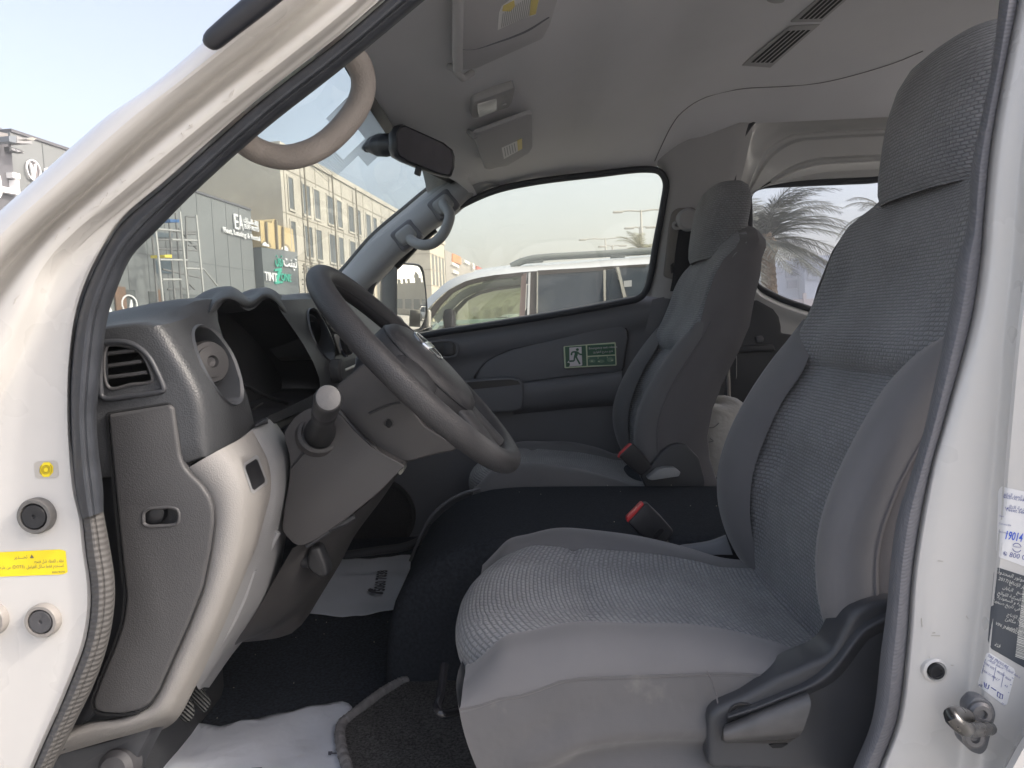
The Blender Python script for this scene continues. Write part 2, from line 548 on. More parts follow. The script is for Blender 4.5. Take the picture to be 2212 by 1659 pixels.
def glass(name, tint, refl=0.06, rough=0.0, dirt=0.0):
    """thin pane: tinted see-through with Fresnel reflections"""
    m = bpy.data.materials.new(name); m.use_nodes = True
    nt = m.node_tree; N = nt.nodes; L = nt.links
    N.remove(N['Principled BSDF'])
    tr = N.new('ShaderNodeBsdfTransparent'); tr.inputs[0].default_value = (*tint, 1)
    gl = N.new('ShaderNodeBsdfGlossy'); gl.inputs['Roughness'].default_value = rough
    ge = N.new('ShaderNodeNewGeometry')
    dt = N.new('ShaderNodeVectorMath'); dt.operation = 'DOT_PRODUCT'
    L.new(ge.outputs['Normal'], dt.inputs[0]); L.new(ge.outputs['Incoming'], dt.inputs[1])
    def mth(op, a, bval=None):
        k = N.new('ShaderNodeMath'); k.operation = op
        L.new(a, k.inputs[0])
        if bval is not None: k.inputs[1].default_value = bval
        return k.outputs[0]
    inv = N.new('ShaderNodeMath'); inv.operation = 'SUBTRACT'; inv.inputs[0].default_value = 1.0
    L.new(mth('ABSOLUTE', dt.outputs['Value']), inv.inputs[1])
    fr = mth('ADD', mth('MULTIPLY', mth('POWER', inv.outputs[0], 5.0), 0.9), refl)
    mx = N.new('ShaderNodeMixShader')
    L.new(fr, mx.inputs[0]); L.new(tr.outputs[0], mx.inputs[1]); L.new(gl.outputs[0], mx.inputs[2])
    last = mx
    if dirt:
        df = N.new('ShaderNodeBsdfDiffuse'); df.inputs[0].default_value = (0.75, 0.76, 0.7, 1)
        nz = N.new('ShaderNodeTexNoise'); nz.inputs['Scale'].default_value = 4.0
        tcn = N.new('ShaderNodeTexCoord'); L.new(tcn.outputs['Object'], nz.inputs['Vector'])
        ml = N.new('ShaderNodeMath'); ml.operation = 'MULTIPLY'; ml.inputs[1].default_value = dirt
        L.new(nz.outputs['Fac'], ml.inputs[0])
        m2 = N.new('ShaderNodeMixShader')
        L.new(ml.outputs[0], m2.inputs[0]); L.new(mx.outputs[0], m2.inputs[1]); L.new(df.outputs[0], m2.inputs[2])
        last = m2
    L.new(last.outputs[0], N['Material Output'].inputs['Surface'])
    return m

def ribbed(name, col, rough, pitch, strength=0.6, axis='uv'):
    m = mat(name, col, rough)
    nt = m.node_tree; N = nt.nodes; L = nt.links; b = N['Principled BSDF']
    tc = N.new('ShaderNodeTexCoord')
    wv = N.new('ShaderNodeTexWave'); wv.wave_type = 'BANDS'; wv.bands_direction = 'X'
    wv.inputs['Scale'].default_value = 1.0 / pitch / 3.1416
    L.new(tc.outputs['UV'], wv.inputs['Vector'])
    bn = N.new('ShaderNodeBump'); bn.inputs['Strength'].default_value = strength; bn.inputs['Distance'].default_value = 0.003
    L.new(wv.outputs['Fac'], bn.inputs['Height']); L.new(bn.outputs['Normal'], b.inputs['Normal'])
    return m

MT = {}
MT['paint'] = mat('white_paint', (0.58, 0.57, 0.55), 0.28, coat=0.6, vary=(6, 0.02), stain=(18, (0.55, 0.50, 0.42), 0.66, 0.35))
MT['paint_in'] = mat('white_primer', (0.50, 0.505, 0.50), 0.4, vary=(5, 0.03))
MT['rubber'] = mat('black_rubber', (0.028, 0.032, 0.040), 0.55, vary=(30, 0.2), bump=(500, 0.1))
MT['seal'] = mat('grey_seal', (0.14, 0.14, 0.15), 0.75, vary=(40, 0.15), bump=(900, 0.2))
MT['seal_rib'] = ribbed('ribbed_seal', (0.085, 0.083, 0.082), 0.7, 0.0062, 0.32)
MT['moulding'] = mat('black_moulding', (0.02, 0.022, 0.028), 0.35, vary=(20, 0.2))
MT['dash'] = mat('dash_plastic', (0.046, 0.049, 0.054), 0.46, bump=(520, 0.22, 'voronoi', 0.0015), vary=(7, 0.08))
MT['dash_smooth'] = mat('smooth_dark_plastic', (0.045, 0.048, 0.055), 0.45, vary=(9, 0.1), bump=(900, 0.05))
MT['collar'] = mat('collar_plastic', (0.085, 0.09, 0.098), 0.35, bump=(900, .08))
MT['cover'] = mat('cover_plastic', (0.064, 0.064, 0.067), 0.55, bump=(640, 0.2, 'voronoi', 0.0013), vary=(7, 0.06))
MT['beige'] = mat('beige_plastic', (0.24, 0.232, 0.224), 0.68, bump=(620, 0.3, 'voronoi', 0.001), vary=(8, 0.04), stain=(22, (0.42, 0.40, 0.36), 0.7, 0.4))
MT['greyp'] = mat('grey_plastic', (0.24, 0.245, 0.255), 0.45, bump=(700, 0.15, 'voronoi', 0.001), vary=(8, 0.05))
MT['column'] = mat('column_plastic', (0.05, 0.0485, 0.05), 0.5, bump=(900, 0.12), vary=(8, 0.05))
MT['black'] = mat('black_plastic', (0.018, 0.019, 0.022), 0.4, vary=(12, 0.15))
MT['hole'] = mat('cavity_shade', (0.008, 0.009, 0.011), 0.8)  # near-black plates and discs paint in the shade of openings
MT['wheel'] = mat('wheel_skin', (0.042, 0.042, 0.045), 0.5, bump=(520, 0.4, 'voronoi', 0.0009), vary=(12, 0.12))
MT['chrome'] = mat('chrome', (0.75, 0.75, 0.76), 0.12, metal=1.0)
MT['steel'] = mat('steel', (0.13, 0.13, 0.132), 0.28, metal=.9, vary=(40, 0.2))
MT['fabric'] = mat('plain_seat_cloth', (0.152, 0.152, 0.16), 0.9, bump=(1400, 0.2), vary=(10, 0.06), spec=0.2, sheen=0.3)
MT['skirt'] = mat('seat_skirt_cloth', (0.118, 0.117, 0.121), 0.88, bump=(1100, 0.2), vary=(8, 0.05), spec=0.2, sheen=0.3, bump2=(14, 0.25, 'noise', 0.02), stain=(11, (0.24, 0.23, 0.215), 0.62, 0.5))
MT['weave'] = weave('woven_seat_cloth', (0.19, 0.195, 0.205), (0.345, 0.352, 0.368), 0.0125, 0.0060, mid=.178)
MT['weave_back'] = weave('woven_back_cloth', (0.15, 0.154, 0.165), (0.275, 0.281, 0.298), 0.0098, 0.0052, mid=.25)
MT['weave_head'] = weave('woven_headrest_cloth', (0.15, 0.154, 0.165), (0.275, 0.281, 0.298), 0.0098, 0.0052, mid=.375)
MT['fabric_shaded'] = mat('shaded_seat_cloth', (0.135, 0.132, 0.14), 0.92, bump=(900, 0.25), vary=(10, 0.08), spec=0.2, sheen=0.2)  # seat sides face away from the light; that shade is in the colour
MT['lining'] = mat('headliner_cloth', (0.62, 0.625, 0.65), 0.95, bump=(900, 0.12), vary=(5, 0.03), spec=0.15, sheen=0.2)
MT['lining_trim'] = mat('grey_lining_trim', (0.38, 0.38, 0.385), 0.7, bump=(800, 0.1), vary=(6, 0.04))
MT['pillar_trim'] = mat('pillar_trim', (0.33, 0.34, 0.35), 0.6, bump=(800, 0.12), vary=(6, 0.04))
MT['door_trim'] = mat('door_trim', (0.14, 0.145, 0.162), 0.55, bump=(700, 0.15), vary=(7, 0.06))
MT['carpet'] = mat('black_carpet', (0.048, 0.056, 0.070), 0.98, bump=(700, 0.7, 'noise', 0.004), vary=(180, 0.45), spec=0.1, stain=(60, (0.12, 0.11, 0.10), 0.70, 0.5))
MT['box_carpet'] = mat('engine_box_carpet', (0.030, 0.035, 0.044), 0.98, bump=(700, 0.6, 'noise', 0.004), vary=(160, 0.3), spec=0.08)
MT['mat'] = mat('floor_mat_pile', (0.12, 0.116, 0.114), 0.98, bump=(520, 0.9, 'noise', 0.005), vary=(220, 0.6), spec=0.1, stain=(90, (0.2, 0.19, 0.17), 0.68, 0.5))
MT['binding'] = mat('mat_binding', (0.22, 0.21, 0.21), 0.9, bump=(300, 0.6, 'noise', 0.003), vary=(60, 0.15))
MT['paper'] = mat('white_paper', (0.70, 0.73, 0.80), 0.6, vary=(5, 0.03), bump=(13, .5, 'noise', .012), bump2=(45, .3, 'noise', .004), stain=(7, (0.55, 0.51, 0.45), 0.60, 0.5))
MT['grip'] = mat('worn_beige_grip', (0.27, 0.245, 0.225), 0.6, bump=(420, 0.22, 'voronoi', 0.002), vary=(20, 0.1))
MT['labelwhite'] = mat('label_white', (0.78, 0.78, 0.78), 0.5)
MT['labeltext'] = mat('label_ink', (0.10, 0.10, 0.13), 0.6)
MT['labelblue'] = mat('label_blue_ink', (0.10, 0.12, 0.32), 0.6)
MT['penblue'] = mat('pen_blue', (0.04, 0.12, 0.62), 0.5)
MT['yellow'] = mat('label_yellow', (0.85, 0.68, 0.02), 0.4)
MT['yellow2'] = mat('label_pale_yellow', (0.75, 0.62, 0.20), 0.5)
MT['green'] = mat('sign_green', (0.012, 0.10, 0.05), 0.35)
MT['green_dim'] = mat('sign_green_print', (0.05, 0.14, 0.09), 0.4)
MT['glow'] = mat('sign_pale_border', (0.62, 0.70, 0.50), 0.5)
MT['platedark'] = mat('plate_dark', (0.06, 0.07, 0.085), 0.4)
MT['red'] = mat('buckle_red', (0.62, 0.035, 0.04), 0.35)
MT['mirror'] = mat('mirror_glass', (0.92, 0.93, 0.92), 0.0, metal=1.0)
MT['mirror_dark'] = mat('dark_reflection_glass', (0.16, 0.16, 0.18), 0.06, metal=1.0)  # dark ceiling's reflection put into the glass colour
MT['lens'] = mat('lamp_lens', (0.75, 0.76, 0.74), 0.25, bump=(60, 0.2, 'voronoi', 0.003))
MT['windshield'] = glass('windshield_glass', (0.84, 0.90, 0.87), dirt=0.26)  # heavy dust film also stands in for milky glare on the glass
MT['sideglass'] = glass('side_glass', (0.94, 0.94, 0.82), dirt=0.07)
MT['rearglass'] = glass('rear_glass', (0.74, 0.76, 0.80), dirt=0.04)
MT['dirt'] = mat('dust_specks', (0.5, 0.46, 0.38), 0.9)
MT['bag'] = mat('white_sack', (0.46, 0.445, 0.41), 0.55, vary=(10, 0.08), bump=(18, 0.5, 'noise', 0.02), stain=(26, (0.30, 0.29, 0.27), 0.62, 0.6))
MT['ground'] = mat('pale_asphalt', (0.30, 0.292, 0.275), 0.9, bump=(30, .3), vary=(.6, .12), stain=(.25, (0.30, 0.28, 0.25), .55, .5))
MT['cladding'] = mat('dark_cladding', (0.165, 0.175, 0.173), 0.55, vary=(.3, .05))
MT['cladding2'] = mat('grey_cladding', (0.10, 0.10, 0.108), 0.55, vary=(.4, .05))
MT['khaki'] = mat('khaki_wall', (0.29, 0.285, 0.22), 0.85, vary=(.4, .05))
MT['yellowwall'] = mat('yellow_render', (0.50, 0.39, 0.20), 0.85, vary=(.6, .06))
MT['stone'] = mat('pale_limestone', (0.44, 0.41, 0.345), 0.85, vary=(.9, .10), bump=(6, .2, 'noise', .02), stain=(.8, (0.36, 0.33, 0.27), .56, .5))
MT['stonejoint'] = mat('stone_joint', (0.20, 0.175, 0.13), 0.9)
MT['windowdark'] = mat('dark_window', (0.10, 0.108, 0.105), 0.15, vary=(.7, .3))
MT['tinted'] = mat('tinted_car_glass', (0.05, 0.065, 0.085), 0.06, spec=.6)
MT['signwhite'] = mat('sign_letters_white', (0.80, 0.80, 0.80), 0.4)
MT['signgreen'] = mat('sign_letters_green', (0.03, 0.38, 0.26), 0.4)
MT['brownpanel'] = mat('brown_panel', (0.17, 0.10, 0.06), 0.6, vary=(2, .15))
MT['galv'] = mat('galvanised_tube', (0.42, 0.42, 0.40), 0.5, metal=.3)
MT['galv2'] = mat('dull_tube', (0.16, 0.16, 0.155), 0.6)
MT['orange'] = mat('orange_panel', (0.50, 0.19, 0.06), 0.7, vary=(.8, .1))
MT['redsign'] = mat('red_panel', (0.42, 0.08, 0.06), 0.6)
MT['pole'] = mat('pole_grey', (0.42, 0.42, 0.40), 0.5)
MT['suvwhite'] = mat('white_car_paint', (0.47, 0.495, 0.53), 0.25, coat=.8)
MT['cargrey'] = mat('silver_car_paint', (0.42, 0.42, 0.42), 0.3, coat=.8, metal=.3)
MT['carblack'] = mat('black_car_paint', (0.02, 0.02, 0.022), 0.25, coat=.8)
MT['carblue'] = mat('teal_car_paint', (0.22, 0.28, 0.30), 0.3, coat=.8)
MT['tyre'] = mat('tyre_rubber', (0.025, 0.025, 0.026), .85, bump=(60, .2))
MT['rim'] = mat('alloy_rim', (0.5, 0.5, 0.5), .3, metal=.9)
MT['taillight'] = mat('tail_lamp_red', (0.45, 0.02, 0.02), .2)
MT['headlight'] = mat('head_lamp_clear', (0.7, 0.7, 0.7), .1)
MT['carglass'] = glass('clear_car_glass', (0.84, 0.87, 0.81))
MT['trunk'] = mat('palm_trunk', (0.22, 0.165, 0.11), .95, bump=(14, .9, 'voronoi', .04), vary=(5, .2))
MT['frond'] = mat('palm_frond', (0.10, 0.108, 0.085), .75, vary=(3, .3))
MT['frond2'] = mat('palm_frond_dry', (0.16, 0.16, 0.07), .75, vary=(3, .3))
MT['bluewall'] = mat('grey_blue_wall', (0.30, 0.34, 0.42), .85, vary=(.2, .06))
MT['fence'] = mat('pale_fence', (0.34, 0.31, 0.32), .8)
MT['bush'] = mat('bush_leaves', (0.07, 0.075, 0.05), .85, vary=(3, .3))
MT['boundary'] = mat('boundary_wall', (0.30, 0.27, 0.22), .9, vary=(.5, .08))
# ================================================================== the van (one thing; everything bolted to it is a part)
van = thing('van', 'white passenger van with its driver door open, showing grey cloth seats and dark dashboard', 'van', (0.9, 0.5, 0.0))

def lerp_rail(a, b, t, n, y=None):
    A, Bq = spline([Vector((p[0], 0, p[1])) for p in a], n), spline([Vector((p[0], 0, p[1])) for p in b], n)
    return [((p.lerp(k, t)).x, (p.lerp(k, t)).z) for p, k in zip(A, Bq)]

# ---- front door opening: painted pillar, hinge panel, rubber seals
SO = [(900, -60), (741, 80), (569, 214), (368, 392), (261, 485), (218, 554), (187, 621), (167, 688), (154, 788), (151, 872), (154, 972), (164, 1073),
      (176, 1122), (183, 1190), (194, 1272), (192, 1339), (181, 1396), (157, 1460), (127, 1533), (97, 1600), (72, 1659), (40, 1730)]
SI = [(930, -10), (741, 147), (566, 285), (418, 418), (335, 502), (285, 554), (254, 621), (234, 681), (223, 755), (214, 839), (209, 889), (213, 972),
      (223, 1056), (224, 1105), (236, 1172), (248, 1255), (246, 1322), (231, 1399), (201, 1483), (167, 1553), (134, 1620), (114, 1659), (85, 1730)]
r3 = [(860, -60), (740, 50), (636, 134), (502, 241), (385, 338), (268, 435), (187, 502), (134, 554), (105, 600), (84, 664), (50, 738), (20, 805), (0, 842), (-60, 950), (-120, 1100), (-150, 1400), (-170, 1730)]
r2a = [(830, -80), (720, 7), (569, 124), (452, 214), (335, 308), (221, 405), (117, 495), (63, 554), (0, 640), (-100, 800), (-180, 1000), (-220, 1300), (-240, 1730)]
r2b = [(770, -90), (663, 0), (522, 110), (412, 197), (301, 291), (187, 392), (84, 482), (10, 554), (-60, 640), (-150, 790), (-230, 1000), (-270, 1300), (-300, 1730)]
r0 = [(640, -90), (532, 0), (432, 97), (321, 189), (234, 248), (144, 326), (60, 402), (0, 455), (-90, 545), (-220, 700), (-330, 900), (-380, 1200), (-400, 1730)]
N1 = 90
def off(pts, dx, dy): return [(a + dx, b + dy) for a, b in pts]
pill = [us(off(SO, 5, 4), y=-0.325), us(SO, y=-0.333), us(off(SO, -6, -5), y=-0.348), us(lerp_rail(SO, r3, 0.35, 40), y=-0.350), us(lerp_rail(SO, r3, 0.7, 40), y=-0.352), us(off(r3, 8, 6), y=-0.354),
        us(r3, y=-0.358), us(lerp_rail(r3, r2a, 0.35, 40), y=-0.372), us(lerp_rail(r3, r2a, 0.75, 40), y=-0.375), us(off(r2a, 3, 3), y=-0.372), us(off(r2a, -4, -5), y=-0.360), us(lerp_rail(r2a, r2b, 0.5, 40), y=-0.357),
        us(off(r2b, 6, 6), y=-0.364), us(r2b, y=-0.385), us(off(r2b, -8, -8), y=-0.396), us(lerp_rail(r2b, r0, 0.5, 40), y=-0.404),
        us(lerp_rail(r2b, r0, 0.85, 40), y=-0.396), us(r0, y=-0.376), us(off(r0, 4, 6), y=-0.34), us(off(r0, 30, 40), y=-0.25)]
pillar = skin('windshield_pillar', pill, MT['paint'], van, n=N1, sub=3, label='white painted pillar and hinge panel of the open doorway')
def seal(name, so, si, mt, y0, bulge, y1, label=None):
    rails = [us(so, y=y0), us(lerp_rail(so, si, .12, 60), y=y0 - bulge * .75), us(lerp_rail(so, si, .35, 60), y=y0 - bulge), us(lerp_rail(so, si, .52, 60), y=y0 - bulge * .9), us(lerp_rail(so, si, .56, 60), y=y0 - bulge * .76),
             us(lerp_rail(so, si, .62, 60), y=y0 - bulge * .75), us(lerp_rail(so, si, .85, 60), y=y0 - bulge * .5), us(si, y=y1), us(off(si, -6, 3), y=y1 + 0.03)]
    return skin(name, rails, mt, van, n=110, sub=2, label=label)
seal('door_seal', SO[:13], SI[:14], MT['rubber'], -0.338, 0.03, -0.318, 'black rubber weather strip along the windshield pillar')
seal('door_seal', [(160, 1068)] + SO[12:], [(221, 1060)] + SI[13:], MT['seal_rib'], -0.333, 0.024, -0.315, 'ribbed grey weather strip at the hinge panel')
# black moulding lying on the pillar edge
mp = [U(a, b, y=-0.425) for a, b in ((446, 101), (448, 98), (454, 92), (463, 84), (500, 53), (545, 17), (600, -27), (720, -120))]
tube('windshield_moulding', mp, [.0022, 0.0052, 0.0075, 0.0086, .0092] + [0.0098] * 3, MT['moulding'], van, 16)
# scuffs where sealer has been wiped along the pillar
bb = B(); rnd = random.Random(11)
mid_ = spline([Vector((a, b, 0)) for a, b in lerp_rail(r3, r2a, .6, 60)], 200)
for _ in range(34):
    p = mid_[int(rnd.triangular(18, 120, 70))]
    a = surf(pillar, p.x + rnd.gauss(0, 5), p.y + rnd.gauss(0, 5), .0002); 
    if a is None: continue
    c_ = surf(pillar, p.x - rnd.uniform(2, 9), p.y + rnd.uniform(2, 7), .0002)
    if c_ is not None: bb.bar(a, c_, rnd.uniform(.0003, .0008), .0002)
sc_ = bb.build('scuffs', mat('scuff_grey', (.50, .475, .44), .8), pillar, 0); sc_['kind'] = 'stuff'
# stickers and plugs on the hinge panel
HP = -0.374
def frame2(u, v, y, du=(1, 0), dv=(0, -1)):
    """local x / y directions on a plane y = const that look like du / dv in the picture"""
    o = U(u, v, y=y)
    return o, (U(u + du[0], v + du[1], y=y) - o), (U(u + dv[0], v + dv[1], y=y) - o)
panel_face = None
for i, (u, v, r) in enumerate(((84, 1112, 40), (98, 1337, 38), (-18, 1335, 40))):
    c = surf(pillar, u, v, 0) or U(u, v, y=-.357)
    k = r / 2230.0
    p = B().lathe(c, (0, -1, 0), [(k, -.03), (k, 0.006), (k * .93, .0085), (k * .76, .0085), (k * .72, .003), (k * .68, .003)], 40).build('plug_ring', mat('plug_rim', (0.26, 0.245, 0.23), 0.4) if i else mat('plug_rim_dark', (0.12, 0.118, 0.115), 0.5), pillar)
    B().lathe(c, (0, -1, 0), [(k * .70, .001), (k * .70, .0065), (k * .64, .0085), (k * .12, .008), (k * .09, .0065), (0, .006)], 36).build('rubber_plug', MT['black'] if i == 0 else mat('plug_grey', (0.07, 0.07, 0.075), 0.55, bump=(500, .2)), pillar)
def quad_px(pts, y): return [U(a, b, y=y) for a, b in pts]
SY = -0.3655
st = decal('brake_sticker', q(4, (217, 1325), (370, 1315), (380, 1428), (228, 1436)), pillar, mat('silver_foil', (0.50, 0.48, 0.45), 0.3, metal=.3), pillar, .0006, 8, 'small silver sticker with a yellow brake symbol', .5)
o, ex, ey = frame2(*q(4, (299, 1375))[0], SY - .0012, (1, -.04), (.03, -1))
ex.normalize(); ey.normalize()
def ring2d(r, n, a0=0, a1=360): return [(r * math.cos(R(a0 + (a1 - a0) * i / n)), r * math.sin(R(a0 + (a1 - a0) * i / n))) for i in range(n + (0 if a1 - a0 == 360 else 1))]
def flat(name, o, ex, ey, pts2, mt, parent, lift=0.0): return B().add([o + ex * a + ey * b for a, b in pts2], [tuple(range(len(pts2)))]).build(name, mt, parent, 0)
def arcband(r0_, r1_, a0, a1, n=16): return ring2d(r1_, n, a0, a1) + ring2d(r0_, n, a0, a1)[::-1]
K = 1 / 2230.0
drape(flat('symbol', o, ex, ey, [(a * 16 * K, b * 17.5 * K) for a, b in ring2d(1, 8, 22.5, 382.5)], MT['yellow'], st), pillar, .001)
o2 = o + Vector((0, -.0008, 0))
dk = mat('symbol_line', (0.28, 0.20, 0.01), .5)
bb = B()
for a0, a1, ra, rb in ((0, 359, 9, 11.5), (0, 359, 14, 16), (130, 230, 20, 22.5), (-50, 50, 20, 22.5)):
    pts = arcband(ra * K * .62, rb * K * .62, a0, a1, 24)
    bb.add([o2 + ex * a + ey * b for a, b in pts], [(i, i + 1, len(pts) - 2 - i, len(pts) - 1 - i) for i in range(len(pts) // 2 - 1)])
drape(bb.build('symbol_ring', dk, st, 0), pillar, .0014)
ws = decal('warning_sticker', q(7, (-70, 266), (422, 243), (438, 405), (-70, 424)), pillar, MT['yellow'], pillar, .0006, 12, 'yellow warning sticker with Arabic brake fluid text', .4)
o, ex, ey = frame2(*q(7, (410, 330))[0], SY - .0012, (1, -.035), (.03, -1))
exn, eyn = ex.normalized(), ey.normalized()
ink = mat('sticker_ink', (0.16, 0.14, 0.10), .6)
def fit(o, org, e, width):
    w = max(p.co.dot(e) for p in o.data.vertices) - min(p.co.dot(e) for p in o.data.vertices)
    for p in o.data.vertices:
        k = (p.co - org).dot(e); p.co += e * (k * width / w - k)
def wtext(s, rg, x, y, px, align='RIGHT', mt=None, par=None, yy=SY - .0013, ru=(1, -.04), bold=0, wide=None):
    u, v = q(rg, (x, y))[0]
    o = U(u, v, y=yy)
    e = (U(u + ru[0], v + ru[1], y=yy) - o).normalized(); f = (U(u - ru[1], v - ru[0] if False else v - 1, y=yy) - o).normalized()
    t_ = text(s, o, e, f, px / REG[rg][2] * (yy + 1.08) / FPX * 1.35, mt or ink, par, 'lettering', align, bold=bold)
    if wide: fit(t_, o, e, wide / REG[rg][2] * (yy + 1.08) / FPX)
    return drape(t_, pillar, .001)
wtext(arab('تحـــذير'), 7, 178, 303, 26, mt=ink, par=ws, wide=90)
wtext(arab('نظف الغطاء قبل فتحه.'), 7, 412, 327, 24, mt=ink, par=ws, wide=200)
wtext(arab('استخدم فقط سائل الفرامل'), 7, 412, 358, 23, mt=ink, par=ws, wide=248)
wtext('(DOT3)', 7, 160, 366, 24, mt=ink, par=ws, wide=80)
wtext(arab('من علبه'), 7, 70, 370, 23, mt=ink, par=ws, wide=70)
wtext('46060 8N700', 7, 420, 395, 15, mt=ink, par=ws, wide=88)
u, v = q(7, (205, 290))[0]
o = U(u, v, y=SY - .0013)
drape(flat('warning_triangle', o, Vector((K, 0, 0)), Vector((0, 0, K)), [(-4.5, -4), (4.5, -4), (0, 4.5)], ink, ws), pillar, .001)

# ---- rear edge of the doorway: seal, white pillar with its labels
TL = [(2165, -60), (2157, 17), (2144, 134), (2124, 234), (2100, 351), (2087, 502), (2070, 554), (2054, 654), (2027, 788), (1993, 939), (1963, 1039), (1940, 1108), (1923, 1222), (1916, 1306), (1903, 1406), (1883, 1557), (1843, 1659), (1815, 1740)]
TR = [(2210, -60), (2201, 0), (2174, 134), (2144, 301), (2127, 469), (2121, 554), (2101, 688), (2047, 889), (2014, 1006), (1993, 1108), (1973, 1239), (1960, 1406), (1940, 1557), (1903, 1659), (1880, 1740)]
rails = [us(off(TL, 14, 0), y=-0.27), us(TL, y=-0.312), us(lerp_rail(TL, TR, .2, 60), y=-0.335), us(lerp_rail(TL, TR, .5, 60), y=-0.345), us(lerp_rail(TL, TR, .8, 60), y=-0.341), us(TR, y=-0.328), us(off(TR, -3, 0), y=-0.30)]
skin('door_seal', rails, ribbed('grey_rear_seal', (0.155, 0.158, 0.175), 0.7, 0.004, 0.25), van, n=110, sub=3, label='grey rubber weather strip beside the driver seat')
c1 = [(2290, -60), (2262, 0), (2238, 134), (2212, 301), (2196, 469), (2190, 554), (2172, 720), (2150, 1000), (2141, 1105), (2120, 1300), (2097, 1473), (2075, 1659), (2062, 1740)]
c2 = [(2330, -60), (2300, 0), (2275, 134), (2250, 301), (2232, 469), (2226, 554), (2205, 720), (2180, 1000), (2172, 1105), (2150, 1300), (2128, 1473), (2112, 1659), (2100, 1740)]
c3 = [(2520, -60), (2500, 300), (2440, 700), (2390, 1105), (2330, 1400), (2205, 1600), (2172, 1659), (2120, 1740)]
rails = [us(off(TR, -8, 0), y=-0.326), us(off(TR, 1, 0), y=-0.336), us(off(TR, 9, 0), y=-0.343), us(lerp_rail(TR, c1, .35, 60), y=-0.35), us(lerp_rail(TR, c1, .9, 60), y=-0.355), us(c1, y=-0.357), us(lerp_rail(c1, c2, .5, 60), y=-0.366), us(c2, y=-0.378),
         us(lerp_rail(c2, c3, .3, 60), y=-0.382), us(lerp_rail(c2, c3, .9, 60), y=-0.384), us(c3, y=-0.40), us(off(c3, 14, 3), y=-0.425), us(off(c3, 300, 0), y=-0.43)]
post = skin('door_post', rails, MT['paint'], van, n=100, sub=3, label='white painted door post carrying three labels and the lock striker')
# hole plug
c = surf(post, *q(9, (1640, 1026))[0], 0)
k = 1 / 2200
B().lathe(c, (0, -1, 0), [(29 * k, -.004), (27 * k, .001), (22 * k, .0025), (17.5 * k, 0.0)], 36).build('dimple', MT['paint'], post)
B().lathe(c, (0, -1, 0), [(17 * k, -.001), (17 * k, .0035), (15 * k, .005), (10 * k, .005), (9 * k, .0035), (0, .0035)], 32).build('rubber_plug', MT['black'], post)
# service card
LY = -0.3895
lab = lambda name, pts, mt, label, r=.002: decal(name, pts[:4], post, mt, post, .0006, 12, label, .4)
sc = lab('service_card', q(20, (243, 24), (520, 85), (510, 640), (228, 535)), MT['labelwhite'], 'white service reminder card with handwritten blue digits')
D1 = (1, .20)
def ptext(s, rg, x, y, px, d, mt, par, align='LEFT', bold=0, sq=1.0):
    u, v = q(rg, (x, y))[0]
    yy = LY - .001
    o = U(u, v, y=yy)
    e = (U(u + d[0], v + d[1], y=yy) - o).normalized(); f = (U(u + .12, v - 1, y=yy) - o).normalized()
    return drape(text(s, o, e, f, px / REG[rg][2] * (yy + 1.08) / FPX * 1.4, mt, par, 'lettering', align, bold=bold, squeeze=sq), post, .001)
def pline(rg, a, b, w, mt, par):
    (u0, v0), (u1, v1) = q(rg, a, b)
    yy = LY - .001
    return [U(u0, v0 - w, y=yy), U(u1, v1 - w, y=yy), U(u1, v1 + w, y=yy), U(u0, v0 + w, y=yy)]
ptext(arab('صالح الحمد المانع'), 20, 280, 95, 26, (1, .17), MT['labelblue'], sc, sq=.8)
ptext('SALEH AL HAMAD AL MANA', 20, 280, 113, 17, (1, .17), MT['labelblue'], sc)
ptext(arab('موعد الخدمة التالي'), 20, 292, 182, 26, (1, .17), MT['labelblue'], sc)
ptext('Next Service', 20, 298, 207, 27, (1, .16), MT['labelblue'], sc)
bb = B()
for a, b in (((243, 258), (470, 318)), ((241, 314), (470, 380)), ((238, 371), (470, 440))):
    bb.add(pline(20, a, b, .7, None, None), [(0, 1, 2, 3)])
drape(bb.build('ruled_line', MT['labelblue'], sc, 0), post, .001)
for s, x, y in (('Date', 245, 246), ('Current KM', 244, 302), ('Upcoming', 242, 360)):
    ptext(s, 20, x, y, 13, (1, .2), MT['labelblue'], sc)
ptext('19014', 20, 283, 408, 62, (1, .17), MT['penblue'], sc, bold=.0002, sq=.62)
u, v = q(20, (377, 474))[0]
o = U(u, v, y=LY - .001); e = (U(u + 1, v + .2, y=LY - .001) - o); f = (U(u + .1, v - 1, y=LY - .001) - o)
for a0, a1 in ((20, 160), (200, 340)):
    pts = arcband(8.6, 10.2, a0, a1, 16)
    B().add([o + e * a + f * b for a, b in pts], [(i, i + 1, len(pts) - 2 - i, len(pts) - 1 - i) for i in range(len(pts) // 2 - 1)]).build('badge_ring', MT['labelblue'], sc, 0)
    drape(bpy.data.objects['badge_ring' if a0 == 20 else 'badge_ring.001'], post, .001)
ptext('NISSAN', 20, 347, 468, 12, (1, .2), MT['labelblue'], sc)
ptext('800 05', 20, 318, 540, 38, (1, .2), MT['labelblue'], sc)
u, v = q(20, (292, 517))[0]
o = U(u, v, y=LY - .001)
pts = ring2d(4.3, 20, 0, 359) + ring2d(3.5, 20, 0, 359)[::-1]
B().add([o + e * a + f * b for a, b in pts], [(i, i + 1, len(pts) - 2 - i, len(pts) - 1 - i) for i in range(len(pts) // 2 - 1)]).build('phone_ring', MT['labelblue'], sc, 0)
drape(bpy.data.objects['phone_ring'], post, .001)
B().tube([o + e * a + f * b for a, b in ((-1.6, 2), (-1.8, .3), (-.6, -1.2), (1.4, -1.8))], .0004, 6).build('phone_symbol', MT['labelblue'], sc, 0)
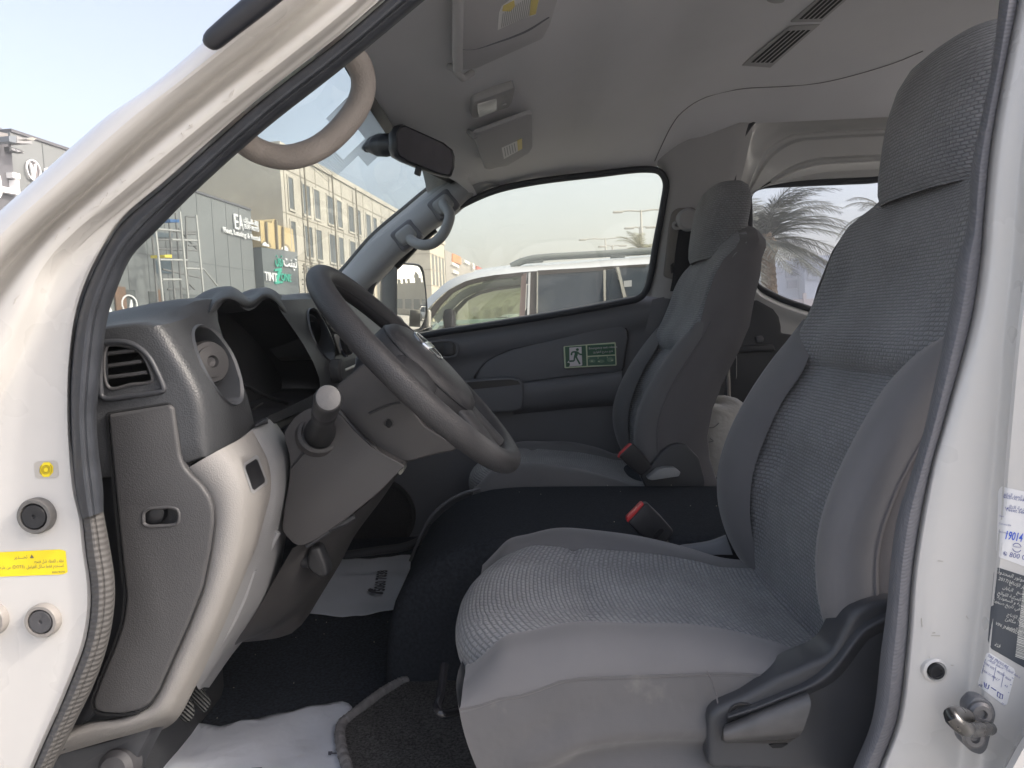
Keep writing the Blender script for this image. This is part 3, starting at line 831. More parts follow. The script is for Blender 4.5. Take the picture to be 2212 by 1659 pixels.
drape(bpy.data.objects['phone_symbol'], post, .001)
# dark maker's plate
vp = lab('maker_plate', q(20, (213, 608), (560, 720), (530, 1402), (162, 1192)), MT['platedark'], 'dark grey plate with silver Arabic lines and a barcode', .004)
wht = mat('plate_silver', (0.62, 0.62, 0.58), .4)
for s, x, y, px in (('صنعت بواسطة شركة نيسان موتور المحدودة', 218, 652, 28), ('سنة وشهر الإنتاج :', 306, 730, 25), ('بلد الصنع   اليابان', 272, 770, 24), ('تطابق هذه المركبة اللوائح', 236, 808, 24),
                    ('الفنية القياسية و السعودية', 232, 840, 24), ('السارية في تاريخ صنعها', 204, 868, 24), ('تاريخ الإنتاج', 304, 966, 24), ('السعة : مكافئ', 290, 1000, 24), ('الرقم المميز', 304, 1054, 24)):
    ptext(arab(s), 20, x, y, px, (1, .33), wht, vp)
ptext('2017/11', 20, 240, 706, 25, (1, .33), wht, vp)
ptext('VIN. JN6BE6DS2', 20, 218, 1030, 22, (1, .45), wht, vp)
ptext(arab('فئة'), 20, 212, 1188, 26, (1, .3), wht, vp)
bb = B()
rnd = random.Random(3)
y = 0
while y < 520:
    w = rnd.choice((3, 4, 6, 9))
    a, b = q(20, (425 - y * .115, 745 + y), (500 - y * .115, 772 + y))
    a2, b2 = q(20, (425 - (y + w) * .115, 745 + y + w), (500 - (y + w) * .115, 772 + y + w))
    bb.add([U(*p, y=LY - .001) for p in (a, b, b2, a2)], [(0, 1, 2, 3)])
    y += w + rnd.choice((3, 4, 5))
drape(bb.build('barcode', wht, vp, 0), post, .001)
tp = lab('tyre_label', q(20, (160, 1225), (372, 1362), (300, 1632), (88, 1472)), MT['labelwhite'], 'white tyre pressure table label below the dark plate')
ptext('TIRE PRESSURE', 20, 160, 1262, 20, (1, .62), MT['labelblue'], tp)
ptext(arab('ضغط الإطار'), 20, 166, 1292, 20, (1, .62), MT['labelblue'], tp)
ptext(arab('ضغط الاطارات'), 20, 278, 1350, 18, (1, .62), MT['labelblue'], tp)
bb = B()
for a, b in (((148, 1286), (352, 1425)), ((136, 1332), (338, 1472)), ((122, 1385), (322, 1530)), ((148, 1286), (122, 1385)), ((226, 1338), (204, 1444)), ((284, 1378), (262, 1488))):
    p, r_ = q(20, a, b)
    A, C = U(*p, y=LY - .001), U(*r_, y=LY - .001)
    d = (C - A).normalized(); nn = Vector((-d.z, 0, d.x)) * .00022
    bb.add([A + nn, C + nn, C - nn, A - nn], [(0, 1, 2, 3)])
drape(bb.build('table_line', MT['labelblue'], tp, 0), post, .001)
for s, x, y, px in (('TIRE SIZE', 140, 1318, 15), ('FRONT', 230, 1378, 15), ('REAR', 290, 1420, 15), ('195R15C-8PR', 122, 1368, 15), ('2.7', 222, 1430, 16), ('4.0', 284, 1478, 16), ('60', 96, 1474, 20), ('53.2', 262, 1608, 14)):
    ptext(s, 20, x, y, px, (1, .62), MT['labelblue'], tp)
bb = B()
for pts in (((140, 1452), (146, 1488), (166, 1500), (176, 1470)), ((190, 1488), (226, 1512)), ((238, 1520), (234, 1552), (252, 1566), (256, 1534), (238, 1520)), ((256, 1534), (252, 1566), (270, 1572), (274, 1542), (256, 1534)), ((156, 1460), (154, 1482))):
    bb.tube([surf(post, *p, .0006) or U(*p, y=LY) for p in q(20, *pts)], .0005, 5)
bb.build('symbol', MT['labelblue'], tp, 0)
# lock striker
stp = part_empty('lock_striker', van, 'grey steel door lock striker on the white post')
plate('striker_plate', roundpoly(quad_px(q(9, (1900, 1195), (1960, 1205), (2020, 1250), (2040, 1310), (2010, 1420), (1980, 1540), (1940, 1578), (1880, 1560), (1810, 1490), (1805, 1420), (1850, 1330), (1840, 1260)), -0.394), .006), (0, .014, 0), mat('striker_grey', (0.15, 0.155, 0.165), 0.45, metal=.3, bump=(300, .2)), stp, bevel=.0025)
for x, y in ((1928, 1296), (1882, 1450)):
    c = U(*q(9, (x, y))[0], y=-0.396)
    B().lathe(c, (-.15, -1, .1), [(.0105, 0), (.0105, .003), (.008, .0055), (.0045, .0055), (.0035, .0025), (0, .0025)], 28).build('screw', mat('screw_grey', (0.16, 0.16, 0.165), .4, metal=.4), stp)
lp = [U(*q(9, (1990, 1400))[0], y=-0.40), U(*q(9, (1930, 1405))[0], y=-0.425), U(*q(9, (1850, 1410))[0], y=-0.450), U(*q(9, (1800, 1385))[0], y=-0.470), U(*q(9, (1745, 1330))[0], y=-0.472), U(*q(9, (1760, 1305))[0], y=-0.46), U(*q(9, (1810, 1308))[0], y=-0.43), U(*q(9, (1850, 1325))[0], y=-0.40)]
tube('striker_loop', lp, .0062, MT['steel'], stp, 14, n=40)
# scratches
bb = B()
for p in (((1615, 800), (1670, 803)), ((1620, 785), (1640, 783)), ((1395, 1358), (1435, 1355)), ((1840, 675), (1852, 692)), ((1550, 690), (1556, 745)), ((1655, 318), (1690, 322)), ((1600, 935), (1604, 945)), ((1740, 992), (1758, 993))):
    a, b_ = q(9, *p)
    A, C = surf(post, *a, .0002), surf(post, *b_, .0002)
    B().bar(A, C, .0011, .0005).build('scratch', bpy.data.materials.get('scratch_mark') or mat('scratch_mark', (0.42, 0.40, 0.36), .7), post, 0)

# ---- windshield
GL = us([(690, 30), (560, 130), (400, 255), (225, 440), (60, 640)], y=-0.27)          # glass edge behind the near pillar
GR = us([(992, 383), (940, 402), (874, 455), (774, 549), (640, 690)], y=1.36)
WB = [GL[4], Vector((-.84, .05, 1.37)), Vector((-.90, .525, 1.37)), Vector((-.90, 1.0, 1.37)), GR[4]]
WT = [GL[0], (-0.255, 0.1, 1.895), (-0.268, 0.525, 1.905), (-0.255, 0.95, 1.900), GR[0]]
WB = [tuple(p) for p in WB]; WT = [tuple(p) for p in WT]
print('glass', [tuple(round(k, 2) for k in p) for p in GL + GR])
def wlerp(t, push=0): return [Vector(a).lerp(Vector(b), t) + Vector((-push, 0, push * 1.1)) for a, b in zip(WB, WT)]
wsg = skin('windshield', [wlerp(0), wlerp(.33, .012), wlerp(.66, .012), wlerp(1)], MT['windshield'], van, n=40, sub=6)
skin('glass_border', [[p + Vector((.006, 0, -.006)) for p in wlerp(.955, .002)], [p + Vector((.006, 0, -.006)) for p in wlerp(1)]], MT['black'], wsg, n=40)
skin('glass_border', [[p + Vector((.008, 0, .008)) for p in wlerp(.0)], [p + Vector((.008, 0, .0)) for p in wlerp(.05)]], MT['black'], wsg, n=40)
# dotted patch behind the mirror
bb = B()
def wpt(y, t): 
    k = (y + 0.33) / 1.70
    P = wlerp(t, .004)
    A = spline(P, 60); j = min(int(k * 59), 58); f = k * 59 - j
    return A[j].lerp(A[j + 1], f) + Vector((.004, 0, -.004))
e_y = Vector((0, 1, 0))
for i in range(54):
    for j in range(34):
        t = .955 - j * .0062; y = .36 + i * .0075
        if j > 15 and not 14 < i < 40: continue
        if 22 < i < 33 and 8 < j < 22: continue
        c = wpt(y, t); e2_ = (wpt(y, t + .01) - c).normalized()
        s_ = .0029 - j * .00005
        bb.add([c - e_y * s_ - e2_ * s_, c + e_y * s_ - e2_ * s_, c + e_y * s_ + e2_ * s_, c - e_y * s_ + e2_ * s_], [(0, 1, 2, 3)])
dots = bb.build('printed_dots', mat('dot_print', (0.40, 0.44, 0.44), .6), wsg, 0)
dots['kind'] = 'stuff'

# ---- headliner
def lin(x, tab):
    for (a, b), (c, d) in zip(tab, tab[1:]):
        if x <= c:
            t = max(0, min(1, (x - a) / (c - a))); t = t * t * (3 - 2 * t)
            return b + (d - b) * t
    return tab[-1][1]
HC = [(-.28, 1.893), (-.12, 1.905), (.0, 1.93), (.18, 1.985), (.4, 2.06), (.7, 2.12), (3.2, 2.14)]
HW = [(-.28, 1.80), (-.19, 1.836), (-.09, 1.872), (.08, 1.897), (.234, 1.905), (.43, 1.908), (.56, 1.97), (.8, 2.04), (3.2, 2.06)]
HX = [(-.28, 7), (0, 5), (.4, 3.4), (3, 3)]
def zc(x, y):
    s = min(1, abs(y - .525) / .85)
    return lin(x, HW) + (lin(x, HC) - lin(x, HW)) * (1 - s ** lin(x, HX))
xs = [-.285 + .035 * i for i in range(60)] + [1.85 + .2 * i for i in range(8)]
ys = [-.325 + 1.70 * i / 60 for i in range(61)]
rows = []
for x in xs:
    row = []
    for y in ys:
        bow = -0.02 * (1 - ((y - .525) / .85) ** 2) if x < -.2 else 0
        row.append(Vector((x + bow * 0 , y, zc(x, y))))
    rows.append(row)
# front edge follows the glass
for j, y in enumerate(ys):
    e = spline(WT, 61)[j]
    rows[0][j] = Vector((e.x - .012, y, e.z - .012))
    rows[1][j] = Vector((max(rows[1][j].x, e.x + .012), y, e.z - .026))
    for k in (2, 3):
        rows[k][j].x = max(rows[k][j].x, e.x + .02 * k)
head = B().grid(rows).build('headliner', MT['lining'], van, 60)
# roof and body shell that shade the cabin
bs = B()
roof = [[Vector((x, y, zc(max(x, -.28), y) + (.055 if x > -.3 else .02))) for y in ys] for x in xs]
bs.grid(roof)
bs.box((1.95, -.40, 1.3), (1.9, .03, 1.45)); bs.box((3.25, .525, 1.35), (.03, 1.86, 1.6))
bs.build('body_shell', MT['paint'], van, 40)
# door header joining the pillar to the post above the opening
ha, hb = U(900, -60, y=-.335), U(2165, -60, y=-.335)
hl_ = spline([ha, Vector((ha.x + .10, -.335, 1.865)), Vector((.12, -.335, 1.90)), Vector((.33, -.335, 1.905)), Vector((hb.x - .045, -.335, 1.875)), hb], 60)
hr_ = [[p + Vector((0, .05, .004)) for p in hl_], hl_, [p + Vector((0, -.018, .010)) for p in hl_], [p + Vector((0, -.045, .05)) for p in hl_], [Vector((p.x, -.372, max(p.z + .10, zc(max(p.x, -.28), -.325) + .01))) for p in hl_], [Vector((p.x, -.325, zc(max(p.x, -.28), -.325) + .062)) for p in hl_]]
skin('door_header', hr_, MT['paint'], van, n=60, sub=3)
tube('door_seal', [p + Vector((0, -.004, -.004)) for p in hl_], .014, MT['rubber'], van, 10, label='black rubber weather strip under the door header')
# ---- passenger door side: trim, window, pillar linings
def seg3(pts, ys): return [U(a, b, y=y) for (a, b), y in zip(pts, ys)]
WIN = [(806, 610), (838, 575), (885, 528), (940, 480), (1000, 442), (1069, 412), (1150, 394), (1287, 377), (1395, 366), (1425, 371), (1438, 393),
       (1433, 440), (1418, 520), (1404, 600), (1394, 630), (1378, 645), (1340, 654), (1200, 680), (1050, 704), (930, 722), (870, 734), (800, 745)]
door = part_empty('passenger_door', van, 'dark grey trimmed passenger door with closed window and green exit sticker')
DT = [(700, 760), (800, 742), (870, 732), (915, 724), (1050, 703), (1200, 678), (1340, 652), (1400, 642), (1470, 632)]
dr = [us(off(DT, 0, -8), y=1.41), us(off(DT, 0, 0), y=1.39), us(off(DT, 0, 12), y=1.372), us(off(DT, 0, 30), y=1.362), us(off(DT, 0, 52), y=1.366), us(off(DT, 0, 68), y=1.378),
      us(off(DT, 0, 80), y=1.382), us(off(DT, 0, 150), y=1.384), us(off(DT, 0, 300), y=1.384), us(off(DT, 0, 480), y=1.384)]
trim = skin('door_trim', dr, MT['door_trim'], door, n=60, sub=4)
# raised insert (curved panel) and arm rest
ins = q(5, (850, 800), (885, 730), (930, 680), (1000, 640), (1100, 600), (1250, 565), (1450, 515), (1620, 470), (1740, 448), (1800, 450), (1832, 475), (1838, 530), (1822, 620), (1805, 725), (1790, 742), (1500, 770), (1170, 812), (1000, 830))
plate('insert_panel', us(ins, y=1.366), (0, .03, 0), MT['door_trim'], door, bevel=.008, seg=3)
tube('insert_groove', us(ins, y=1.374), .004, MT['black'], door, 8, n=120, closed=True)
arm = [us(q(5, (1100, 818), (1300, 795), (1500, 770), (1800, 735)), y=1.37), us(q(5, (1100, 825), (1300, 800), (1500, 778), (1800, 742)), y=1.335), us(q(5, (1100, 845), (1300, 825), (1500, 800), (1800, 765)), y=1.315), us(q(5, (1100, 900), (1300, 880), (1500, 855), (1800, 830)), y=1.312),
       us(q(5, (1100, 985), (1300, 965), (1500, 945), (1800, 925)), y=1.33), us(q(5, (1100, 1020), (1300, 1000), (1500, 980), (1800, 960)), y=1.375)]
skin('arm_rest', arm, MT['door_trim'], door, n=30, sub=4)
pull = q(5, (740, 815), (830, 800), (950, 790), (1080, 782), (1140, 792), (1165, 820), (1170, 900), (1160, 985), (1100, 1005), (960, 1010), (800, 1010), (700, 1000))
plate('pull_cup', us(pull, y=1.30), (0, .08, 0), MT['door_trim'], door, bevel=.012, seg=3)
plate('pull_recess', us(q(5, (800, 812), (950, 800), (1080, 793), (1130, 803), (1148, 825), (1000, 842), (800, 862)), y=1.2985), (0, .01, 0), MT['black'], door, bevel=0)
# inside handle
hd = q(5, (560, 560), (600, 548), (700, 545), (730, 560), (738, 600), (730, 635), (700, 648), (640, 652), (560, 650))
plate('handle_recess', us(hd, y=1.352), (0, .02, 0), MT['black'], door, bevel=.003)
plate('handle', us(q(5, (650, 560), (705, 553), (716, 570), (716, 625), (700, 634), (650, 636)), y=1.344), (0, .008, 0), MT['dash_smooth'], door, bevel=.003)
tube('handle_rim', us(hd, y=1.353), .0045, MT['door_trim'], door, 8, n=60, closed=True)
# speaker and lower door
spk = U(*q(10, (1250, 1150))[0], y=1.374)
B().lathe(spk, (0, -1, 0), [(.125, 0), (.125, .012), (.115, .018), (.108, .012), (.0, .016)], 48).build('speaker_grille', mat('speaker_mesh', (0.03, 0.03, 0.033), .6, bump=(260, .8, 'voronoi', .003)), door)
# window seal and glass
tube('window_seal', us(WIN, y=1.36), .011, MT['rubber'], door, 10, n=200, closed=True, squash=(1.0, 1.3))
gp = us(WIN, y=1.395)
B().add(gp, [tuple(range(len(gp)))]).build('window_glass', MT['sideglass'], door, 0)
tube('mirror_corner', us(q(18, (-90, 900), (-20, 830), (60, 745), (150, 660), (225, 600)), y=1.385), .016, MT['black'], door, 8, n=20)
# exit sticker
es = plate('exit_sticker', roundpoly(us(q(14, (440, 405), (1735, 300), (1758, 880), (460, 950)), y=1.3535), .004), (0, .0125, 0), MT['glow'], door, bevel=.0, label='green and white running man emergency exit sticker')
def onst(pts, lift): return us(q(14, *pts), y=1.3535 - lift)
def sflat(name, pts, mt, lift=.0006, rd=0):
    p = onst(pts, lift)
    if rd: p = roundpoly(p, rd)
    return B().add(p, [tuple(range(len(p)))]).build(name, mt, es, 0)
sflat('green_field', ((472, 420), (988, 382), (1010, 888), (496, 918)), MT['green'])
sflat('green_field', ((1025, 378), (1706, 340), (1718, 606), (1035, 640)), MT['green'])
sflat('green_field', ((1038, 672), (1720, 632), (1730, 856), (1042, 886)), MT['green_dim'])
whs = mat('sign_white', (0.72, 0.70, 0.72), .4)
sflat('door_symbol', ((580, 435), (885, 412), (890, 600), (905, 860), (880, 885), (740, 893), (570, 905), (598, 870), (590, 812), (528, 812), (560, 770), (585, 750)), whs, .0012)
mg = MT['green']
sflat('running_man', [(782 + 38 * math.cos(a), 484 + 34 * math.sin(a)) for a in [i * .4 for i in range(16)]], mg, .0018)
man = B()
for pts in (((632, 625), (640, 570), (660, 545), (720, 540), (780, 545), (800, 560), (835, 600), (900, 608)), ((745, 560), (715, 660), (700, 765), (575, 775)), ((745, 650), (780, 730), (845, 845))):
    p = onst(pts, .0018)
    for a, b in zip(p, p[1:]):
        d = (b - a); nn = Vector((-d.z, 0, d.x)).normalized() * .0027
        man.add([a + nn, b + nn, b - nn, a - nn], [(0, 1, 2, 3)])
pp = onst(((715, 545), (800, 560), (785, 640), (740, 690), (690, 670), (710, 600)), .0019)
man.add(pp, [tuple(range(6))])
man.build('running_man', mg, es, 0)
def stext(s, x, y, px, mt, d=(1, -.062), al='LEFT', lift=.0015, bold=0.0):
    yy = 1.3535 - lift
    u, v = q(14, (x, y))[0]; o = U(u, v, y=yy)
    return text(s, o, U(u + d[0], v + d[1], y=yy) - o, U(u + .03, v - 1, y=yy) - o, px / 11.52 * (yy + 1.08) / FPX * 1.35, mt, es, 'lettering', al, bold=bold)
stext('Emergency exit release', 1065, 480, 56, whs)
stext(arab('فتح مخرج الطوارئ'), 1172, 570, 50, whs)
for s, x, y in (('1', 1052, 718), ('2', 1282, 708), ('3', 1510, 694)):
    stext(s, x, y, 46, MT['glow'])
for k, x in enumerate((1252, 1482)):
    sflat('panel_divider', ((x, 660 - k * 14), (x + 6, 660 - k * 14), (x + 12, 874 - k * 10), (x + 6, 874 - k * 10)), MT['green'], .0012)
pale = mat('sign_pale_print', (0.16, 0.27, 0.19), .5)
for x, y, w, h in ((1150, 770, 80, 42), (1370, 775, 85, 40), (1600, 740, 85, 60)):
    sflat('hand_symbol', [(x + w * math.cos(a), y + h * math.sin(a) + .06 * (x - 1150) * -0.1) for a in [i * .4 for i in range(16)]], pale, .0012)
for x, y in ((1145, 772), (1318, 782), (1645, 750)):
    sflat('hand_symbol', [(x + 26 * math.cos(a), y + 12 * math.sin(a)) for a in [i * .6 for i in range(11)]], MT['glow'], .0018)

# right windshield pillar trim with its grab handle
pa = [(998, 378), (985, 385), (941, 402), (874, 455), (807, 512), (774, 549), (747, 581), (690, 640), (600, 735)]
pb = [(1085, 400), (1059, 405), (1025, 424), (982, 462), (928, 502), (888, 539), (864, 560), (808, 616), (730, 700)]
skin('pillar_trim', [us(off(pa, -3, -3), y=1.40), us(pa, y=1.365), us(lerp_rail(pa, pb, .15, 40), y=1.335), us(lerp_rail(pa, pb, .45, 40), y=1.315), us(lerp_rail(pa, pb, .75, 40), y=1.322), us(lerp_rail(pa, pb, .95, 40), y=1.345), us(off(pb, 3, 2), y=1.385)],
     MT['pillar_trim'], van, n=60, sub=4, label='grey plastic trim along the far windshield pillar')
tube('glass_edge', us(off(pa, -4, -4), y=1.385), .006, MT['black'], van, 8, n=40)
def grab(path, r, mt, ends, label, feet_mt=None):
    g = tube('grab_handle', path, r, mt, van, 16, n=60, label=label)
    for (c, ax) in ends:
        B().lathe(c, ax, [(r[0] * 1.5 if isinstance(r, list) else r * 1.5, 0), (r[0] * 1.5 if isinstance(r, list) else r * 1.5, .006), (r[0] * 1.1 if isinstance(r, list) else r * 1.1, .01), (0, .0105)], 20).build('handle_foot', feet_mt or MT['pillar_trim'], g)
    return g
gpth = [U(*q(2, (640, 1300))[0], y=1.325), U(*q(2, (660, 1330))[0], y=1.285), U(*q(2, (690, 1385))[0], y=1.262), U(*q(2, (680, 1440))[0], y=1.255), U(*q(2, (640, 1520))[0], y=1.25), U(*q(2, (585, 1568))[0], y=1.255), U(*q(2, (530, 1582))[0], y=1.262), U(*q(2, (470, 1568))[0], y=1.285), U(*q(2, (410, 1520))[0], y=1.325)]
gmat = mat('grey_grip', (0.30, 0.31, 0.315), .5, bump=(800, .1))
g = tube('grab_handle', gpth, .0165, gmat, van, 16, n=60, squash=(1, 1), label='grey grab handle on the far windshield pillar')
for c in ((650, 1325), (412, 1520)):
    o = U(*q(2, c)[0], y=1.322)
    e = (U(*q(2, (c[0] + 10, c[1] - 8))[0], y=1.322) - o).normalized()
    B().box(o, (.062, .05, .052), Matrix((e, Vector((0, 1, 0)), e.cross(Vector((0, 1, 0))))).transposed()).build('handle_foot', gmat, g, 35, .014, 3)
    B().box(o + Vector((0, .012, 0)), (.085, .05, .075), Matrix((e, Vector((0, 1, 0)), e.cross(Vector((0, 1, 0))))).transposed()).build('handle_socket', MT['door_trim'], g, 35, .012, 3)
# near grab handle seen through the windshield opening
hp = [(505, 285), (527, 306), (558, 326), (612, 340), (665, 330), (705, 308), (745, 270), (772, 232), (785, 190), (780, 150), (760, 118), (735, 95)]
tube('grab_handle', [U(a, b, y=y) for (a, b), y in zip(hp, (-.25, -.235, -.22, -.21, -.205, -.2, -.2, -.2, -.205, -.215, -.23, -.245))], .0142, MT['grip'], van, 18, n=70, label='worn beige grab handle on the near windshield pillar')

# door post lining on the far side, seat belt
lp_ = [(1380, 348), (1424, 362), (1437, 388), (1434, 430), (1421, 520), (1407, 600), (1396, 640)]
rp_ = [(1660, 205), (1622, 300), (1608, 360), (1592, 430), (1590, 520), (1590, 600), (1590, 660)]
m1 = lerp_rail(lp_, rp_, .06, 40); m2 = lerp_rail(lp_, rp_, .2, 40)
skin('post_lining', [us(lp_, y=1.375), us(m1, y=1.35), us(m2, y=1.335), us(lerp_rail(lp_, rp_, .8, 40), y=1.335), us(rp_, y=1.40)], MT['lining_trim'], van, n=40, sub=3, label='grey lining of the far door post')
low = [us(q(11, (340, 1165), (430, 1145), (700, 1120)), y=1.335), us(q(11, (290, 1165 + 220), (420, 1365), (700, 1320)), y=1.335), us(q(11, (200, 1700), (400, 1700), (700, 1700)), y=1.34)]
skin('post_lining', low, MT['door_trim'], van, n=10, sub=3, label='dark lower lining of the far door post')
bt = q(11, (480, 560), (500, 470), (540, 440), (690, 432), (690, 1000), (480, 1000), (430, 980))
plate('belt_panel', us(roundpoly([Vector((a, b, 0)) for a, b in bt], 12) and [(p.x, p.y) for p in roundpoly([Vector((a, b, 0)) for a, b in bt], 12)], y=1.326), (0, .02, 0), MT['grip'] if False else mat('belt_panel_grey', (0.21, 0.20, 0.19), .65, bump=(700, .1)), van, bevel=.004)
bo = [us(q(11, (550, 600), (690, 600)), y=1.318), us(q(11, (520, 800), (690, 780)), y=1.315), us(q(11, (500, 990), (690, 960)), y=1.312), us(q(11, (480, 1100), (690, 1100)), y=1.312)]
belt = skin('seat_belt', bo, mat('belt_webbing', (0.016, 0.017, 0.022), .8, bump=(500, .3)), van, n=6, sub=6, thick=.002, label='black seat belt on the far door post')
B().lathe(U(*q(11, (612, 540))[0], y=1.326), (0, -1, 0), [(.036, 0), (.036, .02), (.028, .03), (0, .032)], 28).build('belt_anchor', MT['lining_trim'], belt)
tube('belt_loop', us(q(11, (690, 590), (600, 590), (545, 600), (525, 600), (510, 585), (512, 565), (530, 555)), y=1.315), .006, MT['lining_trim'], belt, 10, n=30)
plate('belt_clip', us(q(11, (485, 890), (510, 870), (510, 950), (490, 960)), y=1.312), (0, .01, 0), MT['black'], belt, bevel=.001)

# far side body panel behind the door post (bare white sheet with pressed ribs), rear side window
sw = part_empty('side_panel', van, 'white painted inner side panel with pressed ribs around the rear side window')
X0 = q(11, (985, 60))[0]
op = q(3, (330, 1200), (345, 1040), (365, 950), (410, 850), (480, 765), (560, 725), (650, 712), (1210, 682), (1900, 640))
winr = q(11, (1105, 420), (1100, 360), (1120, 310), (1160, 280), (1220, 262), (1500, 245), (2040, 222), (2600, 200), (2600, 1420), (1900, 1330), (1470, 1205), (1350, 1160), (1250, 1110), (1185, 1070), (1140, 1020), (1115, 800))
seal_o = us(op, y=1.37)
tube('opening_seal', seal_o, .011, MT['rubber'], sw, 10, n=80)
# sheet as rails from the opening seal to the window rubber
a_ = [(1590, 820), (1590, 600), (1590, 420), (1610, 300), (1660, 248), (1740, 236), (1876, 228), (2100, 214)]
w_ = [(1632, 640), (1622, 560), (1617, 440), (1620, 420), (1640, 405), (1720, 397), (1876, 389), (2100, 378)]
def lr(t): return lerp_rail(a_, w_, t, 60)
def dep(vals): return vals
pr = [us(a_, y=1.385), us(lr(.08), y=1.41), us(lr(.18), y=1.425), us(lr(.26), y=1.428), us(lr(.31), y=1.427), us(lr(.335), y=1.442), us(lr(.38), y=1.445), us(lr(.42), y=1.436), us(lr(.66), y=1.440), us(lr(.69), y=1.452), us(lr(.735), y=1.45), us(lr(.765), y=1.434),
      us(lr(.86), y=1.434), us(lr(.90), y=1.445), us(lr(.95), y=1.452), us(w_, y=1.455)]
skin('sheet', pr, MT['paint_in'], sw, n=80, sub=2)
lowp = [us(q(11, (1120, 850), (1180, 1080), (1300, 1160), (1470, 1225), (1900, 1350)), y=1.455), us(q(11, (1115, 880), (1170, 1110), (1290, 1190), (1460, 1260), (1900, 1390)), y=1.435), us(q(11, (1100, 900), (1150, 1180), (1280, 1270), (1440, 1340), (1900, 1480)), y=1.44),
        us(q(11, (1080, 950), (1120, 1300), (1280, 1400), (1440, 1450), (1900, 1560)), y=1.425)]
skin('sheet', lowp, MT['paint_in'], sw, n=40, sub=3)
tube('window_seal', us(winr, y=1.46), .012, MT['rubber'], sw, 10, n=160, closed=True)
gq = us(winr, y=1.47)
B().add(gq, [tuple(range(len(gq)))]).build('window_glass', MT['rearglass'], sw, 0)
# dark trimmed sliding-door panel below
dk_ = q(11, (900, 2200), (960, 1500), (1080, 1300), (1140, 1180), (1165, 1165), (1230, 1200), (1300, 1240), (1345, 1300), (1362, 1380), (1362, 1430), (1500, 1450), (1900, 1500), (1900, 2300))
plate('lower_trim', us(dk_, y=1.40), (0, .03, 0), MT['dash_smooth'], sw, bevel=.006)
plate('lower_trim', us(q(11, (975, 1540), (1300, 1520), (1320, 1575), (980, 1590)), y=1.37), (0, .03, 0), MT['dash_smooth'], sw, bevel=.006)
plate('latch', us(q(11, (1160, 1460), (1210, 1450), (1225, 1470), (1222, 1500), (1170, 1512)), y=1.385), (0, .015, 0), MT['door_trim'], sw, bevel=.003)
tube('trim_strip', us([(1571, 740), (1573, 800), (1576, 900), (1578, 960)], y=1.36), .006, mat('strip_beige', (0.38, 0.36, 0.33), .5), sw, 8)
# wall that closes the cabin below the windows (outer skin of the far side)
ob = B()
ob.box((.9, 1.50, .85), (4.6, .03, 1.0))
ob.build('outer_skin', MT['paint'], sw, 35)

# far door mirror
mr = part_empty('door_mirror', van, 'passenger side door mirror reflecting a crenellated building and a parked car')
MG = q(16, (60, 1060), (66, 400), (78, 270), (110, 215), (200, 210), (400, 225), (490, 240), (545, 285), (580, 380), (618, 700), (640, 1000), (646, 1150), (625, 1300), (585, 1410), (530, 1480), (430, 1500), (200, 1500), (70, 1480))
E1 = Vector((.4, -.05, 0)) - Vector((-.4, 1.62, 0)); E1.normalize()
mc = Vector((-.40, 1.62, 1.50))
incoming = (mc - CAM); incoming.z = 0; incoming.normalize()
target = Vector((.93, .36, 0)).normalized()
mn = (target - incoming).normalized()
mp_ = [UP(a, b, mc, mn) for a, b in MG]
cen = sum(mp_, Vector()) / len(mp_)
def dome(k): return [(lambda p: p - mn * ((p - cen).length_squared / 2.4 - .004))(cen + (p - cen) * k) for p in spline(mp_, 72, True)]
B().grid([dome(1 - .04 * i if i < 25 else .003) for i in range(26)], closed=True).build('mirror_glass', MT['mirror'], mr, 60)
hs = [[cen + (p - cen) * k - mn * dpt for p in mp_] for k, dpt in ((1.0, -.0005), (1.035, -.005), (1.07, .0), (1.08, .02), (1.03, .06), (.7, .10), (.1, .115))]
B().grid(hs, closed=True).build('mirror_housing', MT['dash_smooth'], mr, 40)
plate('mirror_arm', us(q(16, (560, 1500), (700, 1450), (700, 1520), (560, 1560)), y=1.5), (0, .1, 0), MT['black'], mr, bevel=.004)
plate('mirror_back', us(q(16, (672, 1100), (705, 1110), (718, 1160), (712, 1430), (690, 1460), (640, 1465)), y=1.64), (0, .05, 0), MT['paint'], mr, bevel=.006)
# ---- things fixed to the headliner
def on_ceiling(u, v, drop=0.0):
    d = ray(u, v); t0, t1 = .3, 4.0
    f = lambda t: (CAM + d * t).z - zc((CAM + d * t).x, (CAM + d * t).y) + drop
    for _ in range(50):
        m = (t0 + t1) / 2
        if f(m) > 0: t1 = m
        else: t0 = m
    return CAM + d * t0
def ceil_plate(name, pts, mt, parent, drop, thick, bevel=.002, rd=0, label=None, on=None):
    if on:
        P = [UP(a, b, on[1] - on[2] * drop, on[2]) for a, b in pts]
        return plate(name, P, on[2] * thick, mt, parent, bevel, label=label), on[1], on[2]
    P = [on_ceiling(a, b, drop) for a, b in pts]
    c = sum(P, Vector()) / len(P)
    n = Vector((0, 0, 0))
    for i in range(len(P)): n += (P[i] - c).cross(P[(i + 1) % len(P)] - c)
    n.normalize()
    if n.z < 0: n = -n
    P = [p - n * (p - c).dot(n) for p in P]
    if rd: P = roundpoly(P, rd)
    return plate(name, P, n * thick, mt, parent, bevel, label=label), c, n
vmat = mat('visor_cloth', (0.48, 0.48, 0.495), .85, bump=(700, .1), vary=(6, .03))
